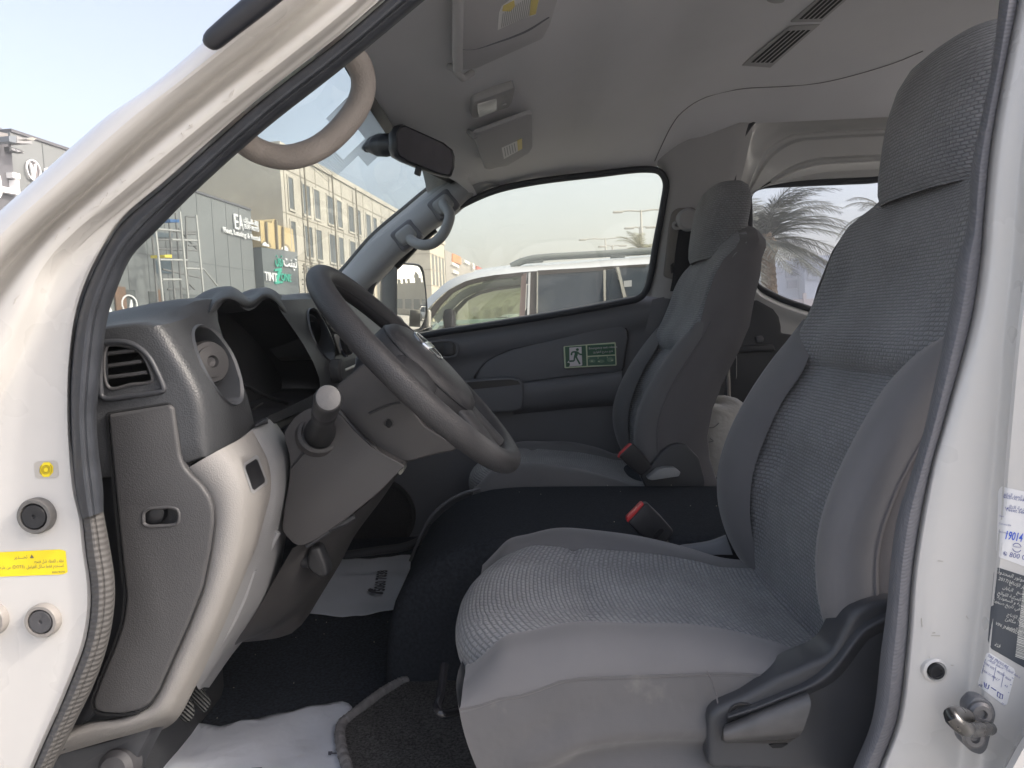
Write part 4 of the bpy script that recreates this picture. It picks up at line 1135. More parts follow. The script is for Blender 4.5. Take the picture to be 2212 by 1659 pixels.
# near sun visor
v1 = part_empty('sun_visor', van, 'raised grey sun visor above the driver with a printed label')
VB = ceil_plate('visor_board', q(2, (765, -250), (742, 0), (735, 200), (738, 445), (765, 462), (860, 450), (1300, 260), (1345, 160), (1420, -100), (1460, -250)), vmat, v1, .034, .014, .006)
tube('visor_rod', [on_ceiling(*q(2, p)[0], .04) for p in ((757, -250), (745, 0), (740, 250), (742, 440))], .0085, vmat, v1, 12, n=20)
tube('visor_hook', [on_ceiling(*q(2, p)[0], dd) for p, dd in (((690, 430), .004), (712, 438) and ((715, 440), .016), ((740, 470), .03), ((765, 495), .034), ((785, 500), .022), ((835, 468), .012))], .0065, MT['lining_trim'], v1, 10, n=24)
tube('visor_seam', [UP(*q(2, p)[0], VB[1], VB[2]) for p in ((760, 320), (850, 318), (1000, 270), (1180, 200), (1330, 110))], [.0006, .0012, .0022, .0026, .0016], MT['door_trim'], v1, 6, n=24)
lb, c, n = ceil_plate('visor_label', q(2, (1028, 40), (1160, -60), (1290, -120), (1245, 95), (1150, 125), (1000, 195), (1008, 82)), MT['labelwhite'], v1, .0008, .001, 0, on=VB)
lb2, _, _ = ceil_plate('label_band', q(2, (1036, 40), (1105, 5), (1112, 40), (1080, 75), (1030, 72)), MT['yellow2'], v1, .0014, .0008, 0, on=VB)
ceil_plate('label_band', q(2, (1225, -110), (1290, -125), (1245, 92), (1205, 102)), MT['yellow2'], v1, .0014, .0008, 0, on=VB)
bb = B()
for k in range(15):
    x = 1018 + k * 13
    P = [UP(*q(2, p)[0], VB[1] - VB[2] * .0014, VB[2]) for p in ((x + 4, 178 - k * 5), (x + 8, 177 - k * 5), (x + 19 + k, 85 - k * 9), (x + 15 + k, 87 - k * 9))]
    bb.add(P, [(0, 1, 2, 3)])
bb.build('label_print', mat('print_grey', (0.35, 0.35, 0.36), .7), v1, 0)
# far sun visor
v2 = part_empty('sun_visor', van, 'raised grey sun visor above the passenger seat with a small label')
VB2 = ceil_plate('visor_board', q(2, (845, 868), (1190, 745), (1222, 740), (1225, 950), (1205, 990), (1060, 1075), (1000, 1082), (940, 1100), (915, 1090), (850, 900)), vmat, v2, .03, .012, .005)
tube('visor_hook', [on_ceiling(*q(2, p)[0], dd) for p, dd in (((812, 850), .004), ((820, 858), .02), ((835, 870), .03), ((845, 882), .036), ((870, 850), .02))], .0065, MT['lining_trim'], v2, 10, n=24)
ceil_plate('visor_label', q(2, (1025, 955), (1155, 895), (1158, 960), (1040, 1027)), MT['labelwhite'], v2, .0008, .001, 0, on=VB2)
ceil_plate('label_band', q(2, (1125, 908), (1156, 894), (1158, 960), (1130, 975)), MT['yellow2'], v2, .0014, .0008, 0, on=VB2)
bb = B()
for k in range(5):
    bb.add([UP(*q(2, p)[0], VB2[1] - VB2[2] * .0014, VB2[2]) for p in ((1040 + k * 16, 955 - k * 7), (1045 + k * 16, 953 - k * 7), (1054 + k * 16, 1008 - k * 8), (1049 + k * 16, 1010 - k * 8))], [(0, 1, 2, 3)])
bb.build('label_print', mat('print_grey2', (0.4, 0.4, 0.42), .7), v2, 0)
# map lamp
ml = part_empty('map_lamp', van, 'ceiling map lamp with a clear square lens and two switches')
ceil_plate('lamp_base', q(2, (835, 680), (850, 660), (1080, 575), (1110, 570), (1113, 590), (1095, 665), (1075, 690), (870, 765), (840, 768), (830, 750)), MT['lining_trim'], ml, .016, .02, .005)
ceil_plate('lamp_lens', q(2, (872, 680), (985, 638), (998, 640), (996, 705), (985, 720), (890, 758), (876, 755), (868, 700)), MT['lens'], ml, .02, .01, .003)
for x, y in ((1045, 627), (1038, 682)):
    ceil_plate('switch_well', q(2, (x - 26, y - 10), (x + 26, y - 20), (x + 24, y + 8), (x - 20, y + 18)), MT['black'], ml, .0168, .005, .001)
    ceil_plate('switch', q(2, (x - 12, y + 1), (x + 20, y - 8), (x + 18, y + 4), (x - 10, y + 12)), MT['lining_trim'], ml, .022, .006, .001)
# ceiling air outlets
for k, pts in enumerate((((440, 410), (690, 195), (850, 188), (590, 412)), ((750, 130), (960, -60), (1120, -60), (910, 125)))):
    av = part_empty('ceiling_vent', van, ('slotted ceiling air outlet, the lower of two' if k == 0 else 'slotted ceiling air outlet cut by the top of the doorway'))
    pts = q(3, *pts)
    cx = sum(p[0] for p in pts) / 4; cy2 = sum(p[1] for p in pts) / 4
    VF = ceil_plate('vent_frame', [(cx + (a - cx) * 1.25, cy2 + (b - cy2) * 1.2) for a, b in pts], MT['lining_trim'], av, .004, .006, .003)
    def on(s, t):
        A = (pts[0][0] * (1 - t) + pts[1][0] * t, pts[0][1] * (1 - t) + pts[1][1] * t)
        D = (pts[3][0] * (1 - t) + pts[2][0] * t, pts[3][1] * (1 - t) + pts[2][1] * t)
        return (A[0] * (1 - s) + D[0] * s, A[1] * (1 - s) + D[1] * s)
    for i in range(5):
        s0 = i / 5 + .04
        ceil_plate('vent_slot', [on(s0, .03), on(s0 + .11, .03), on(s0 + .11, .97), on(s0, .97)], MT['hole'], av, .0008, .001, 0, on=VF)
ceil_plate('ceiling_button', [(q(3, (612, 5))[0][0] + 20 * math.cos(a), q(3, (612, 5))[0][1] + 7 * math.sin(a)) for a in [i * .45 for i in range(14)]], MT['lining_trim'], van, .01, .012, .003)
# trim seam between the front headliner and the rear side lining
sm = q(3, (-170, 1040), (-130, 950), (-60, 810), (0, 730), (120, 645), (350, 580), (700, 556), (900, 535), (1100, 490), (1380, 405), (1560, 330))
tube('lining_seam', [on_ceiling(a, b, .001) for a, b in sm], .0013, mat('seam_grey', (.22, .22, .225), .9), van, 6, n=50)
# interior mirror
im = part_empty('interior_mirror', van, 'black interior mirror hanging from the windshield')
mo = q(2, (352, 862), (375, 830), (405, 820), (640, 925), (695, 970), (708, 1010), (706, 1075), (690, 1122), (675, 1128), (600, 1108), (420, 1035), (368, 1005), (350, 960))
c0 = U(*q(2, (520, 970))[0], y=.56)
nrm = Vector((.60, -.78, -.12)).normalized()
face = [UP(a, b, c0, nrm) for a, b in mo]
cc = sum(face, Vector()) / len(face)
B().add(face, [tuple(range(len(face)))]).build('mirror_glass', MT['mirror_dark'], im, 0)
rows = [[cc + (p - cc) * k - nrm * d_ for p in face] for k, d_ in ((1.0, -.001), (1.06, -.003), (1.12, .004), (1.13, .014), (1.05, .032), (.6, .05), (.05, .056))]
B().grid(rows, closed=True).build('mirror_housing', MT['moulding'], im, 45)
plate('mirror_tab', us(q(2, (470, 1070), (508, 1078), (498, 1130), (488, 1132), (458, 1120)), y=.53), (0, .012, 0), MT['moulding'], im, bevel=.003)
tube('mirror_arm', [U(*q(2, (340, 930))[0], y=.60), U(*q(2, (290, 935))[0], y=.62), U(*q(2, (230, 940))[0], y=.64), U(*q(2, (165, 948))[0], y=.66)], [.02, .026, .024, .012], MT['moulding'], im, 12, n=16)
plate('mirror_foot', us(q(2, (135, 970), (185, 900), (260, 868), (310, 895), (200, 985), (150, 988)), y=.67), (-.01, .015, .01), MT['moulding'], im, bevel=.004)
# ---- dashboard: dark upper body with cluster recess and round outlets
dash = part_empty('dashboard', van, 'dark grained dashboard with a heart shaped instrument hood and beige lower end')
rg = [U(a, b, y=-.262) for a, b in ((355, 699), (372, 718), (385, 741), (418, 795), (447, 855), (458, 922), (461, 969), (462, 985))]
tops = [Vector((-.98, 0, 1.36)), Vector((-.74, 0, 1.40)), Vector((-.56, 0, 1.425)), U(250, 699, y=-.27), U(320, 694, y=-.265)]
def dzf(y): return lin(y, [(-.27, 0), (-.14, .030), (0.04, .039), (.45, .062), (.9, .055), (1.4, .03)])
def section(y, shrink=0.0):
    dz = dzf(y)
    pts = []
    for i, p in enumerate(tops): pts.append(Vector((p.x, y, p.z + dz * (0.2, .5, .9, 1, 1)[i])))
    for i, p in enumerate(rg): pts.append(Vector((p.x + .0 * i, y, p.z + dz * (1, .9, .75, .5, .35, .3, .3, .3)[i])))
    pts += [Vector((-.40, y, 1.275)), Vector((-.7, y, 1.26)), Vector((-.98, y, 1.26))]
    pts = spline(pts[:-3], 44) + pts[-3:]
    if shrink:
        c = Vector((-.62, y, 1.35))
        out = []
        for p in pts:
            d = p - c; L = d.length
            out.append(c + d * max(0, (L - shrink) / L))
        pts = out
    return pts
ysd = [-.277, -.2755, -.272, -.266, -.258, -.25] + [-.23 + .03 * i for i in range(54)] + [1.375]
shr = {-.277: .014, -.2755: .009, -.272: .0045, -.266: .0015}
rows = [section(y, shr.get(y, 0)) for y in ysd]
bb = B().grid(rows, closed=True)
m_ = len(rows[0])
bb.f.append(tuple(range(m_))); bb.f.append(tuple(len(bb.v) - m_ + k for k in range(m_ - 1, -1, -1)))
upper = bb.build('upper_dash', MT['dash'], dash, 32)
def cone(pts, near, far):
    n = len(pts)
    a = [p - (p - CAM).normalized() * near for p in pts]; b_ = [p + (p - CAM).normalized() * far for p in pts]
    return B().add(a + b_, [tuple(range(n)), tuple(range(2 * n - 1, n - 1, -1))] + [(i, n + i, n + (i + 1) % n, (i + 1) % n) for i in range(n)]).build('cutter', None, None, 0)
def cutter(pts, off):
    o = B().prism(pts, off).build('cutter', None, None, 0)
    return o
lip = q(4, (1402, 350), (1438, 300), (1475, 283), (1520, 295), (1570, 338), (1605, 350), (1645, 334), (1695, 284), (1730, 278), (1780, 310), (1830, 382), (1900, 480), (1960, 570), (2020, 680), (2058, 780), (2068, 850), (2000, 905), (1850, 980), (1720, 1035), (1640, 1075),
        (1622, 1000), (1595, 900), (1555, 800), (1500, 685), (1450, 560), (1408, 420))
XF = -.388
lp3 = us(lip, x=XF)
va_n = None
_vq = (q(4, (1243, 500), (1262, 458), (1300, 446), (1360, 468), (1430, 540), (1490, 630), (1535, 750), (1556, 860), (1548, 925), (1515, 950), (1470, 940), (1410, 880), (1350, 790), (1300, 700), (1262, 600)),
       q(4, (1986, 360), (2005, 338), (2040, 352), (2085, 430), (2125, 520), (2150, 610), (2148, 650), (2120, 664), (2080, 630), (2035, 560), (2000, 470)))
vs3 = [[surf(upper, a, b, 0) or U(a, b, x=-.38) for a, b in v_] for v_ in _vq]
lc = sum(lp3, Vector()) / len(lp3); vd = (lc - CAM).normalized()
bool_cut(upper, cone(lp3, .24, .22))
va = q(4, (1243, 500), (1262, 458), (1300, 446), (1360, 468), (1430, 540), (1490, 630), (1535, 750), (1556, 860), (1548, 925), (1515, 950), (1470, 940), (1410, 880), (1350, 790), (1300, 700), (1262, 600))
vb = q(4, (1986, 360), (2005, 338), (2040, 352), (2085, 430), (2125, 520), (2150, 610), (2148, 650), (2120, 664), (2080, 630), (2035, 560), (2000, 470))
vc = []
for k, v_ in enumerate((va, vb)):
    X_ = -.372 if k == 0 else -.395
    p3 = vs3[k]
    vc.append(p3)
    pc_ = sum(p3, Vector()) / len(p3); vd = (pc_ - CAM).normalized()
    bool_cut(upper, cone(p3, .20, .14))
sv = q(4, (690, 580), (730, 568), (830, 580), (890, 605), (930, 650), (965, 720), (985, 790), (975, 808), (850, 828), (702, 846))
sv3 = us(sv, y=-.277)
bool_cut(upper, cone(sv3, .03, .07))
# round outlets
for k, p3 in enumerate(vc):
    c = sum(p3, Vector()) / len(p3)
    ov = part_empty('round_vent', dash, 'round swivelling air outlet')
    rim = [[c + (p - c) * 1.06 + Vector((-.004, 0, 0)) for p in p3], [c + (p - c) * 1.02 + Vector((.003, 0, 0)) for p in p3], [c + (p - c) * .97 + Vector((.0, 0, 0)) for p in p3], [c + (p - c) * .93 + Vector((-.05, .01, -.002)) for p in p3], [c + (p - c) * .9 + Vector((-.09, .018, -.004)) for p in p3]]
    B().grid([spline(r, 60, True) for r in rim], closed=True).build('vent_collar', MT['collar'], dash, 40)
    rr = max((p - c).length for p in p3) * (.72 if k == 0 else 1)
    c2 = U(446, 784, x=c.x - .022) if k == 0 else c + ( Vector((-.03, .0, 0)))
    ax = Vector((.80, -.55, .12)) if k == 0 else Vector((.9, -.3, -.2))
    B().lathe(c2, ax, [(rr * .70, -.03), (rr * .70, .004), (rr * .64, .009), (rr * .5, .010), (rr * .49, .012), (rr * .2, .014), (rr * .15, .010), (0, .009)], 40).build('vent_rotor', MT['cover'] if k == 0 else MT['black'], dash, 35)
    bpy.data.objects.remove(ov)
# cluster hood: brow and recess
brow = q(4, (1300, 370), (1330, 300), (1390, 235), (1445, 198), (1490, 192), (1540, 222), (1585, 262), (1625, 252), (1675, 208), (1725, 200), (1785, 232), (1855, 300), (1950, 425), (2030, 570), (2080, 710), (2104, 850))
n_ = 60
browin = lip[:16]
b3, l3 = us(brow, x=-.412), us(browin, x=XF)
def bmix(t, x): return us(lerp_rail(brow, browin, t, 60), x=x)
B().grid(cross([[p + Vector((-.10, .03, -.045)) for p in b3], [p + Vector((-.03, .008, -.004)) for p in b3], b3, bmix(.2, -.392), bmix(.5, -.380), bmix(.8, -.380), l3, [p + Vector((-.012, 0, -.001)) for p in l3], [p + Vector((-.03, 0, 0)) for p in l3]], 70, 3)).build('cluster_brow', MT['dash'], dash, 60)
cl = sum(lp3, Vector()) / len(lp3)
tub = [[cl + (p - cl) * k + Vector((dx, 0, dz)) for p in lp3] for k, dx, dz in ((1.0, -.002, 0), (.985, -.012, 0), (.955, -.03, 0), (.94, -.06, 0), (.92, -.10, 0), (.90, -.135, 0))]
B().grid([spline(r, 90, True) for r in tub], closed=True).build('cluster_tub', MT['dash_smooth'], dash, 50)
fc = [cl + (p - cl) * .93 + Vector((-.125, 0, 0)) for p in lp3]
clm = mat('cluster_lens', (0.022, 0.025, 0.03), .45, spec=.4)
B().add(fc, [tuple(range(len(fc)))]).build('cluster_lens', clm, dash, 0)
# slanted floor of the recess with its groove and small slot
tube('cluster_groove', us(q(4, (1585, 830), (1680, 885), (1850, 948)), x=-.40), .003, MT['black'], dash, 8, n=16)
plate('slot', us(q(4, (1622, 985), (1690, 940), (1700, 946), (1698, 956), (1626, 998)), x=-.372), (-.002, .004, 0), MT['hole'], dash, bevel=.0005)
# strip between cluster and column
plate('lower_strip', us(q(4, (1700, 1100), (1735, 1050), (2040, 885), (2060, 905), (1990, 1010), (1830, 1105), (1760, 1160)), x=-.355), (-.010, .03, 0), mat('strip_grey_green', (0.16, 0.165, 0.155), .5, bump=(700, .1)), dash, bevel=.004)
plate('pull_tray', us(q(4, (1640, 1092), (1700, 1055), (1728, 1052), (1730, 1080), (1650, 1105)), x=-.335), (-.010, .03, 0), MT['dash_smooth'], dash, bevel=.002)
# side demister outlet on the dash end
fr = q(4, (664, 562), (700, 552), (820, 556), (900, 592), (962, 652), (1012, 742), (1050, 830), (1058, 860), (1030, 872), (850, 900), (682, 918), (656, 900), (650, 860))
tube('vent_frame', us(fr, y=-.2775), .0032, MT['dash_smooth'], dash, 8, n=120, closed=True)
for a, b in (((668, 632), (905, 603)), ((668, 713), (950, 672)), ((668, 786), (985, 742))):
    A, C = U(*q(4, a)[0], y=-.262), U(*q(4, b)[0], y=-.262)
    B().bar(A, C, .026, .0042).build('vent_slat', MT['cover'], dash, 35, .0012)
tube('vent_edge', us(sv, y=-.276), .0022, MT['cover'], dash, 8, n=90, closed=True)
# centre stack: radio with slots and a knob
cs = part_empty('radio', van, 'grey car radio and outlets in the centre of the dashboard')
XR = -.342
def rp(pts, x=XR): return us(q(13, *pts), x=x)
plate('radio_panel', rp(((100, 400), (260, 380), (420, 640), (600, 980), (420, 1050), (300, 760))), (-.006, .02, 0), MT['dash_smooth'], cs, bevel=.003)
plate('slot', rp(((115, 415), (260, 395), (290, 480), (180, 495)), XR + .002), (-.001, .003, 0), MT['hole'], cs, bevel=0)
rgm = mat('radio_grey', (0.23, 0.23, 0.215), .45)
for pts in (((180, 492), (295, 478), (302, 500), (190, 510)), ((215, 548), (320, 528), (330, 560), (225, 568)), ((235, 590), (330, 580), (370, 680), (270, 690)), ((300, 715), (400, 690), (480, 800), (340, 770)), ((345, 800), (480, 800), (560, 980), (415, 1040))):
    plate('radio_key', rp(pts, XR + .006), (-.002, .008, 0), rgm, cs, bevel=.001)
plate('radio_screen', rp(((300, 592), (335, 588), (370, 672), (340, 680)), XR + .0075), (-.001, .003, 0), clm, cs, bevel=0)
kc = U(*q(13, (445, 870))[0], x=XR + .004)
B().lathe(kc, (1, -.1, .1), [(.030, 0), (.030, .012), (.026, .016), (.0, .016)], 32).build('radio_knob', MT['black'], cs)
B().lathe(kc, (1, -.1, .1), [(.033, 0), (.033, .004), (.031, .006)], 32).build('knob_ring', MT['chrome'], cs)
tube('tray_edge', us(q(13, (442, 1243), (560, 1195), (690, 1130)), x=-.335), .003, mat('tray_light', (0.5, 0.5, 0.46), .4), cs, 8)
B().lathe(U(*q(13, (405, 1240))[0], x=-.335), (1, 0, 0), [(.022, -.02), (.022, .004), (.018, .008), (0, .009)], 28).build('lighter_knob', MT['cover'], cs)
plate('console_front', us(q(13, (250, 1100), (420, 1060), (700, 980), (760, 1130), (440, 1260), (300, 1420), (230, 1400)), x=-.348), (-.008, .03, 0), MT['dash'], cs, bevel=.006)

# ---- dark fuse cover and beige lower end
CY = -.2785
fcov = q(10, (-435, 535), ) and [(232, 895), (364, 874), (373, 881), (380, 930), (388, 985), (396, 1008), (410, 1025), (432, 1046), (451, 1073), (459, 1100), (460, 1130), (452, 1190), (436, 1270), (405, 1350), (372, 1423), (340, 1495), (322, 1522), (300, 1536), (262, 1543), (222, 1541), (203, 1534), (200, 1515), (214, 1475), (245, 1402), (265, 1345), (272, 1290), (262, 1200), (250, 1080), (238, 960)]
fc3 = roundpoly(us(fcov, y=CY - .004), .004)
cover = plate('fuse_cover', fc3, (0, .02, 0), MT['cover'], dash, bevel=.004, seg=3)
tube('cover_gap', roundpoly(us(fcov, y=CY + .001), .004), .0026, MT['hole'], dash, 6, closed=True)
gr = q(7, (925, 5), (960, -20), (1100, -30), (1150, -15), (1160, 30), (1150, 80), (1100, 92), (960, 98), (925, 80))
bool_cut(cover, cone(roundpoly(us(gr, y=CY - .004), .004), .03, .03))
tube('grip_edge', roundpoly(us(gr, y=CY - .003), .004), .0022, MT['cover'], dash, 8, closed=True)
plate('grip_bottom', us(q(7, (915, -40), (1170, -40), (1170, 110), (915, 110)), y=CY + .014), (0, .002, 0), MT['cover'], dash, bevel=0)
B().lathe(U(*q(7, (1000, 0))[0], y=CY + .012), (0, -1, 0), [(.014, 0), (.014, .008), (.010, .011), (0, .012)], 20).build('grip_screw', MT['black'], dash)
# end face strip left of the cover (dark) and the beige shell round it
es_ = [(200, 872), (222, 990), (230, 1090), (244, 1180), (254, 1260), (252, 1330), (236, 1400), (206, 1482), (172, 1556), (140, 1620)]
ei_ = [(260, 860), (262, 990), (268, 1090), (282, 1180), (290, 1260), (286, 1330), (270, 1400), (240, 1470), (215, 1530), (190, 1560)]
skin('end_strip', [us(off(es_, -30, 0), y=-.24), us(es_, y=-.262), us(off(ei_, -8, 0), y=-.268), us(ei_, y=-.266)], MT['dash_smooth'], dash, n=50, sub=2)
bB = [(402, 1012), (436, 1046), (456, 1076), (463, 1130), (455, 1195), (438, 1276), (408, 1354), (375, 1428), (343, 1500), (322, 1530), (270, 1552), (190, 1565), (120, 1600)]
bC = [(470, 974), (500, 1010), (520, 1060), (522, 1120), (512, 1190), (490, 1270), (455, 1360), (420, 1430), (385, 1500), (355, 1545), (290, 1575), (210, 1595), (110, 1622)]
bD = [(512, 952), (548, 1000), (562, 1060), (558, 1120), (547, 1175), (522, 1245), (493, 1320), (460, 1396), (420, 1480), (375, 1553), (316, 1580), (230, 1604), (110, 1640)]
bE = [(545, 930), (580, 1000), (585, 1060), (572, 1120), (555, 1180), (525, 1255), (494, 1330), (460, 1405), (420, 1488), (376, 1560), (316, 1584), (230, 1608), (110, 1645)]
shell = [us(off(bB, -30, 0), y=-.255), us(bB, y=-.2735), us(lerp_rail(bB, bC, .5, 50), y=-.2765), us(bC, y=-.268), us(lerp_rail(bC, bD, .5, 50), y=-.250), us(bD, y=-.215), us(bE, y=-.165), us(off(bE, -4, 4), y=-.08)]
skin('lower_shell', shell, MT['beige'], dash, n=90, sub=4, smooth=70)
# grey knee panel facing the driver
kA = [(500, 962), (530, 1010), (545, 1070), (545, 1120), (535, 1180), (515, 1240), (490, 1310), (455, 1390), (418, 1470)]
kB = [(549, 924), (585, 975), (600, 1040), (592, 1110), (575, 1180), (550, 1260), (520, 1330), (478, 1410), (430, 1490)]
kC = [(580, 906), (612, 955), (628, 1008), (622, 1070), (610, 1135), (590, 1240), (560, 1320), (505, 1392), (440, 1485)]
def yl(a, ys):
    P = spline([Vector((p[0], 0, p[1])) for p in a], len(ys))
    return [U(p.x, p.z, y=y) for p, y in zip(P, ys)]
kn = [yl(kA, [-.20] * 9), yl(lerp_rail(kA, kB, .5, 9), [-.175] * 9), yl(kB, [-.15] * 9), yl(lerp_rail(kB, kC, .6, 9), [-.115] * 9), yl(kC, [-.085] * 9), yl(off(kC, 12, 0), [-.02] * 9)]
knee = skin('knee_panel', kn, MT['greyp'], dash, n=60, sub=3, smooth=60)
tk = q(10, (402, 835), (490, 772), (500, 775), (562, 945), (468, 1022), (455, 1000))
decal('ticket_slot_rim', q(10, (402, 838), (496, 770), (565, 950), (462, 1024)), knee, MT['greyp'], dash, .0016, 10, rd=.4, also=bpy.data.objects['lower_shell'])
decal('ticket_slot', q(10, (418, 845), (492, 797), (548, 942), (472, 1000)), knee, MT['black'], dash, .0030, 10, rd=.4, also=bpy.data.objects['lower_shell'])  # flat black decal paints in the slot's inner shade
tk2 = q(10, (415, 842), (485, 795), (498, 800), (548, 940), (474, 1002), (462, 975))

# switch at the edge of the beige shell and creases of the knee panel
plate('switch_panel', us(q(10, (400, 1480), (425, 1350), (455, 1300), (478, 1300), (475, 1380), (440, 1450)), y=-.19), (-.01, .03, 0), MT['black'], dash, bevel=.002)
plate('switch_mark', us(q(10, (424, 1385), (432, 1370), (433, 1400), (426, 1415)), y=-.1912), (0, .001, 0), MT['labelwhite'], dash, bevel=0)
cr = [us([(612, 1120), (590, 1165), (560, 1200), (530, 1260), (497, 1330), (480, 1380)], y=-.118), us([(616, 1140), (600, 1185), (572, 1225), (545, 1290), (510, 1350), (486, 1392)], y=-.108)]
tube('knee_crease', us([(600, 1150), (575, 1200), (552, 1260), (530, 1320), (500, 1375)], y=-.122), .004, MT['greyp'], dash, 8, n=30)
tube('knee_crease', us([(548, 1230), (528, 1290), (500, 1350), (470, 1400)], y=-.16), .004, MT['greyp'], dash, 8, n=30)

# ---- steering column, stalk, levers
colm = part_empty('steering_column', van, 'brown grey plastic steering column shroud with a stalk')
lo = q(10, (660, 640), (720, 545), (800, 490), (880, 480), (1000, 515), (1100, 630), (1220, 740), (1400, 838), (1408, 850), (1240, 1020), (1040, 1180), (850, 1310), (770, 1345), (720, 1330), (665, 1270), (650, 1240), (660, 1120), (690, 960), (700, 850), (690, 760), (670, 700))
plate('lower_shroud', roundpoly(us(lo, y=-.115), .008), (-.0, .20, 0), MT['column'], colm, bevel=.022, seg=5, smooth=60)
up_ = q(10, (975, 470), (980, 350), (1040, 300), (1150, 210), (1200, 190), (1300, 250), (1420, 440), (1540, 600), (1740, 720), (1720, 755), (1640, 765), (1540, 790), (1440, 820), (1330, 818), (1200, 720), (1090, 610), (1000, 510))
plate('upper_shroud', roundpoly(us(up_, y=-.092), .008), (0, .17, 0), MT['column'], colm, bevel=.022, seg=5, smooth=60)
tube('shroud_seam', us(q(10, (1000, 505), (1090, 610), (1215, 735), (1330, 815), (1400, 842)), y=-.106), .0045, MT['black'], colm, 8, n=20)
tube('shroud_seam', us(q(10, (1190, 520), (1300, 470), (1388, 448)), y=-.0925), .0016, MT['black'], colm, 6, n=10)
tube('shroud_seam', us(q(10, (700, 860), (760, 790), (800, 745)), y=-.1155), .0014, MT['black'], colm, 6, n=10)
sk = U(*q(10, (1313, 580))[0], y=-.0925)
B().lathe(sk, (0, -1, 0), [(.0062, .0008), (.0058, .0010), (0, .0011)], 20, (1, .7)).build('screw_hole', MT['hole'], colm)
tube('screw_lip', [sk + Vector((math.cos(a) * .0066, -.0004, math.sin(a) * .0048)) for a in [i * .63 for i in range(10)]], .0007, MT['column'], colm, 6, n=24, closed=True)
sb = U(*q(10, (885, 640))[0], y=-.112)
kb = U(*q(10, (935, 425))[0], y=-.262)
dirn = (kb - sb).normalized()
B().lathe(sb - dirn * .01, dirn, [(.031, -.02), (.030, .004), (.027, .011), (.0225, .013), (.0215, .006), (.0, .006)], 40, (1, 1.05)).build('stalk_boot', MT['column'], colm, 40)
L_ = (kb - sb).length
B().lathe(sb, dirn, [(.0205, .0), (.0185, .02), (.0142, .05), (.0132, L_ * .55), (.0150, L_ * .56), (.0150, L_ * .66), (.0142, L_ * .67), (.0152, L_ * .72), (.0158, L_ * .97), (.0148, L_), (.013, L_ + .002), (0, L_ + .0025)], 8 * 4, (1, 1)).build('stalk', MT['black'], colm, 35)
B().lathe(kb, dirn, [(.0155, -.006), (.0154, .0005), (.0142, .0032), (.010, .0042), (0, .0046)], 28, (1, .92)).build('stalk_cap', mat('stalk_cap_grey', (0.065, 0.066, 0.07), .55, bump=(400, .15), vary=(60, .15)), colm, 30)
# far stalk tip and tilt lever
B().lathe(U(*q(13, (735, 1140))[0], y=.09), (.6, -.7, .4), [(.02, -.01), (.021, .0), (.018, .005), (0, .007)], 24, (1, .7)).build('stalk_tip', mat('stalk_tip_grey', (0.3, 0.31, 0.31), .4), colm)
tube('tilt_lever', us(q(10, (900, 1262), (975, 1222), (1060, 1180), (1100, 1158)), y=-.06), [.003, .005, .006, .004], MT['dash_smooth'], colm, 10, n=16)
tube('tilt_lever', us(q(10, (800, 1345), (880, 1290), (945, 1250)), y=-.085), [.003, .004, .003], MT['dash_smooth'], colm, 10, n=12)
plate('ignition_lamp', roundpoly(us(q(10, (1365, 890), (1395, 850), (1415, 850), (1405, 880), (1385, 905)), y=.0), .003), (0, .02, 0), mat('lamp_grey', (0.3, 0.31, 0.29), .3), colm, bevel=.002)
# lower casing under the column
cas = q(10, (690, 1330), (780, 1350), (900, 1290), (1100, 1150), (1260, 1010), (1400, 880), (1420, 890), (1270, 1060), (1130, 1235), (1000, 1475), (890, 1650), (838, 1752), (815, 1785), (700, 1880), (540, 1925), (330, 1960), (350, 1900), (480, 1750), (600, 1560))
cA = [(632, 1184), (600, 1240), (560, 1310), (515, 1376), (470, 1425)]
cB = [(700, 1150), (680, 1220), (650, 1290), (600, 1350), (500, 1391)]
cC = [(790, 1090), (750, 1165), (710, 1240), (672, 1303), (630, 1368)]
cD = [(868, 1012), (826, 1077), (776, 1141), (731, 1224), (690, 1290)]
skin('lower_casing', [yl(cA, [-.10, -.10, -.10, -.10, -.10]), yl(lerp_rail(cA, cB, .5, 9), [-.06] * 5), yl(cB, [-.03, -.02, -.01, 0, .0]), yl(cC, [.02, .04, .06, .08, .07]), yl(cD, [.07, .10, .13, .15, .16]), yl(off(cD, -4, -4), [.12, .16, .2, .24, .25])], MT['column'], colm, n=40, sub=4, smooth=60)
tr_ = us(q(10, (800, 1440), (815, 1360), (850, 1348), (880, 1360), (925, 1470), (935, 1520), (920, 1540), (870, 1540), (830, 1510), (800, 1480)), y=-.06)
plate('release_handle', roundpoly(tr_, .006), (0.0, .03, 0), MT['black'], colm, bevel=.008, seg=4)
tube('release_stem', us(q(10, (700, 1470), (760, 1430), (820, 1430)), y=-.045), .011, MT['black'], colm, 12)

# ---- steering wheel
wh = part_empty('steering_wheel', van, 'dark worn leather-look steering wheel with a chrome round badge on its hub')
WC = Vector((-.1515, .0, 1.3665))
e1 = Vector((0, 1, 0)); e2 = Vector((-.680, 0, .733)).normalized(); en = e1.cross(e2); en = -en if en.x < 0 else en
def wp(a, b, h=0): return WC + e1 * a + e2 * b + en * h
RW = .187
tube('rim', [wp(RW * math.cos(t), RW * math.sin(t)) for t in [2 * math.pi * i / 96 for i in range(96)]], .0168, MT['wheel'], wh, 22, closed=True)
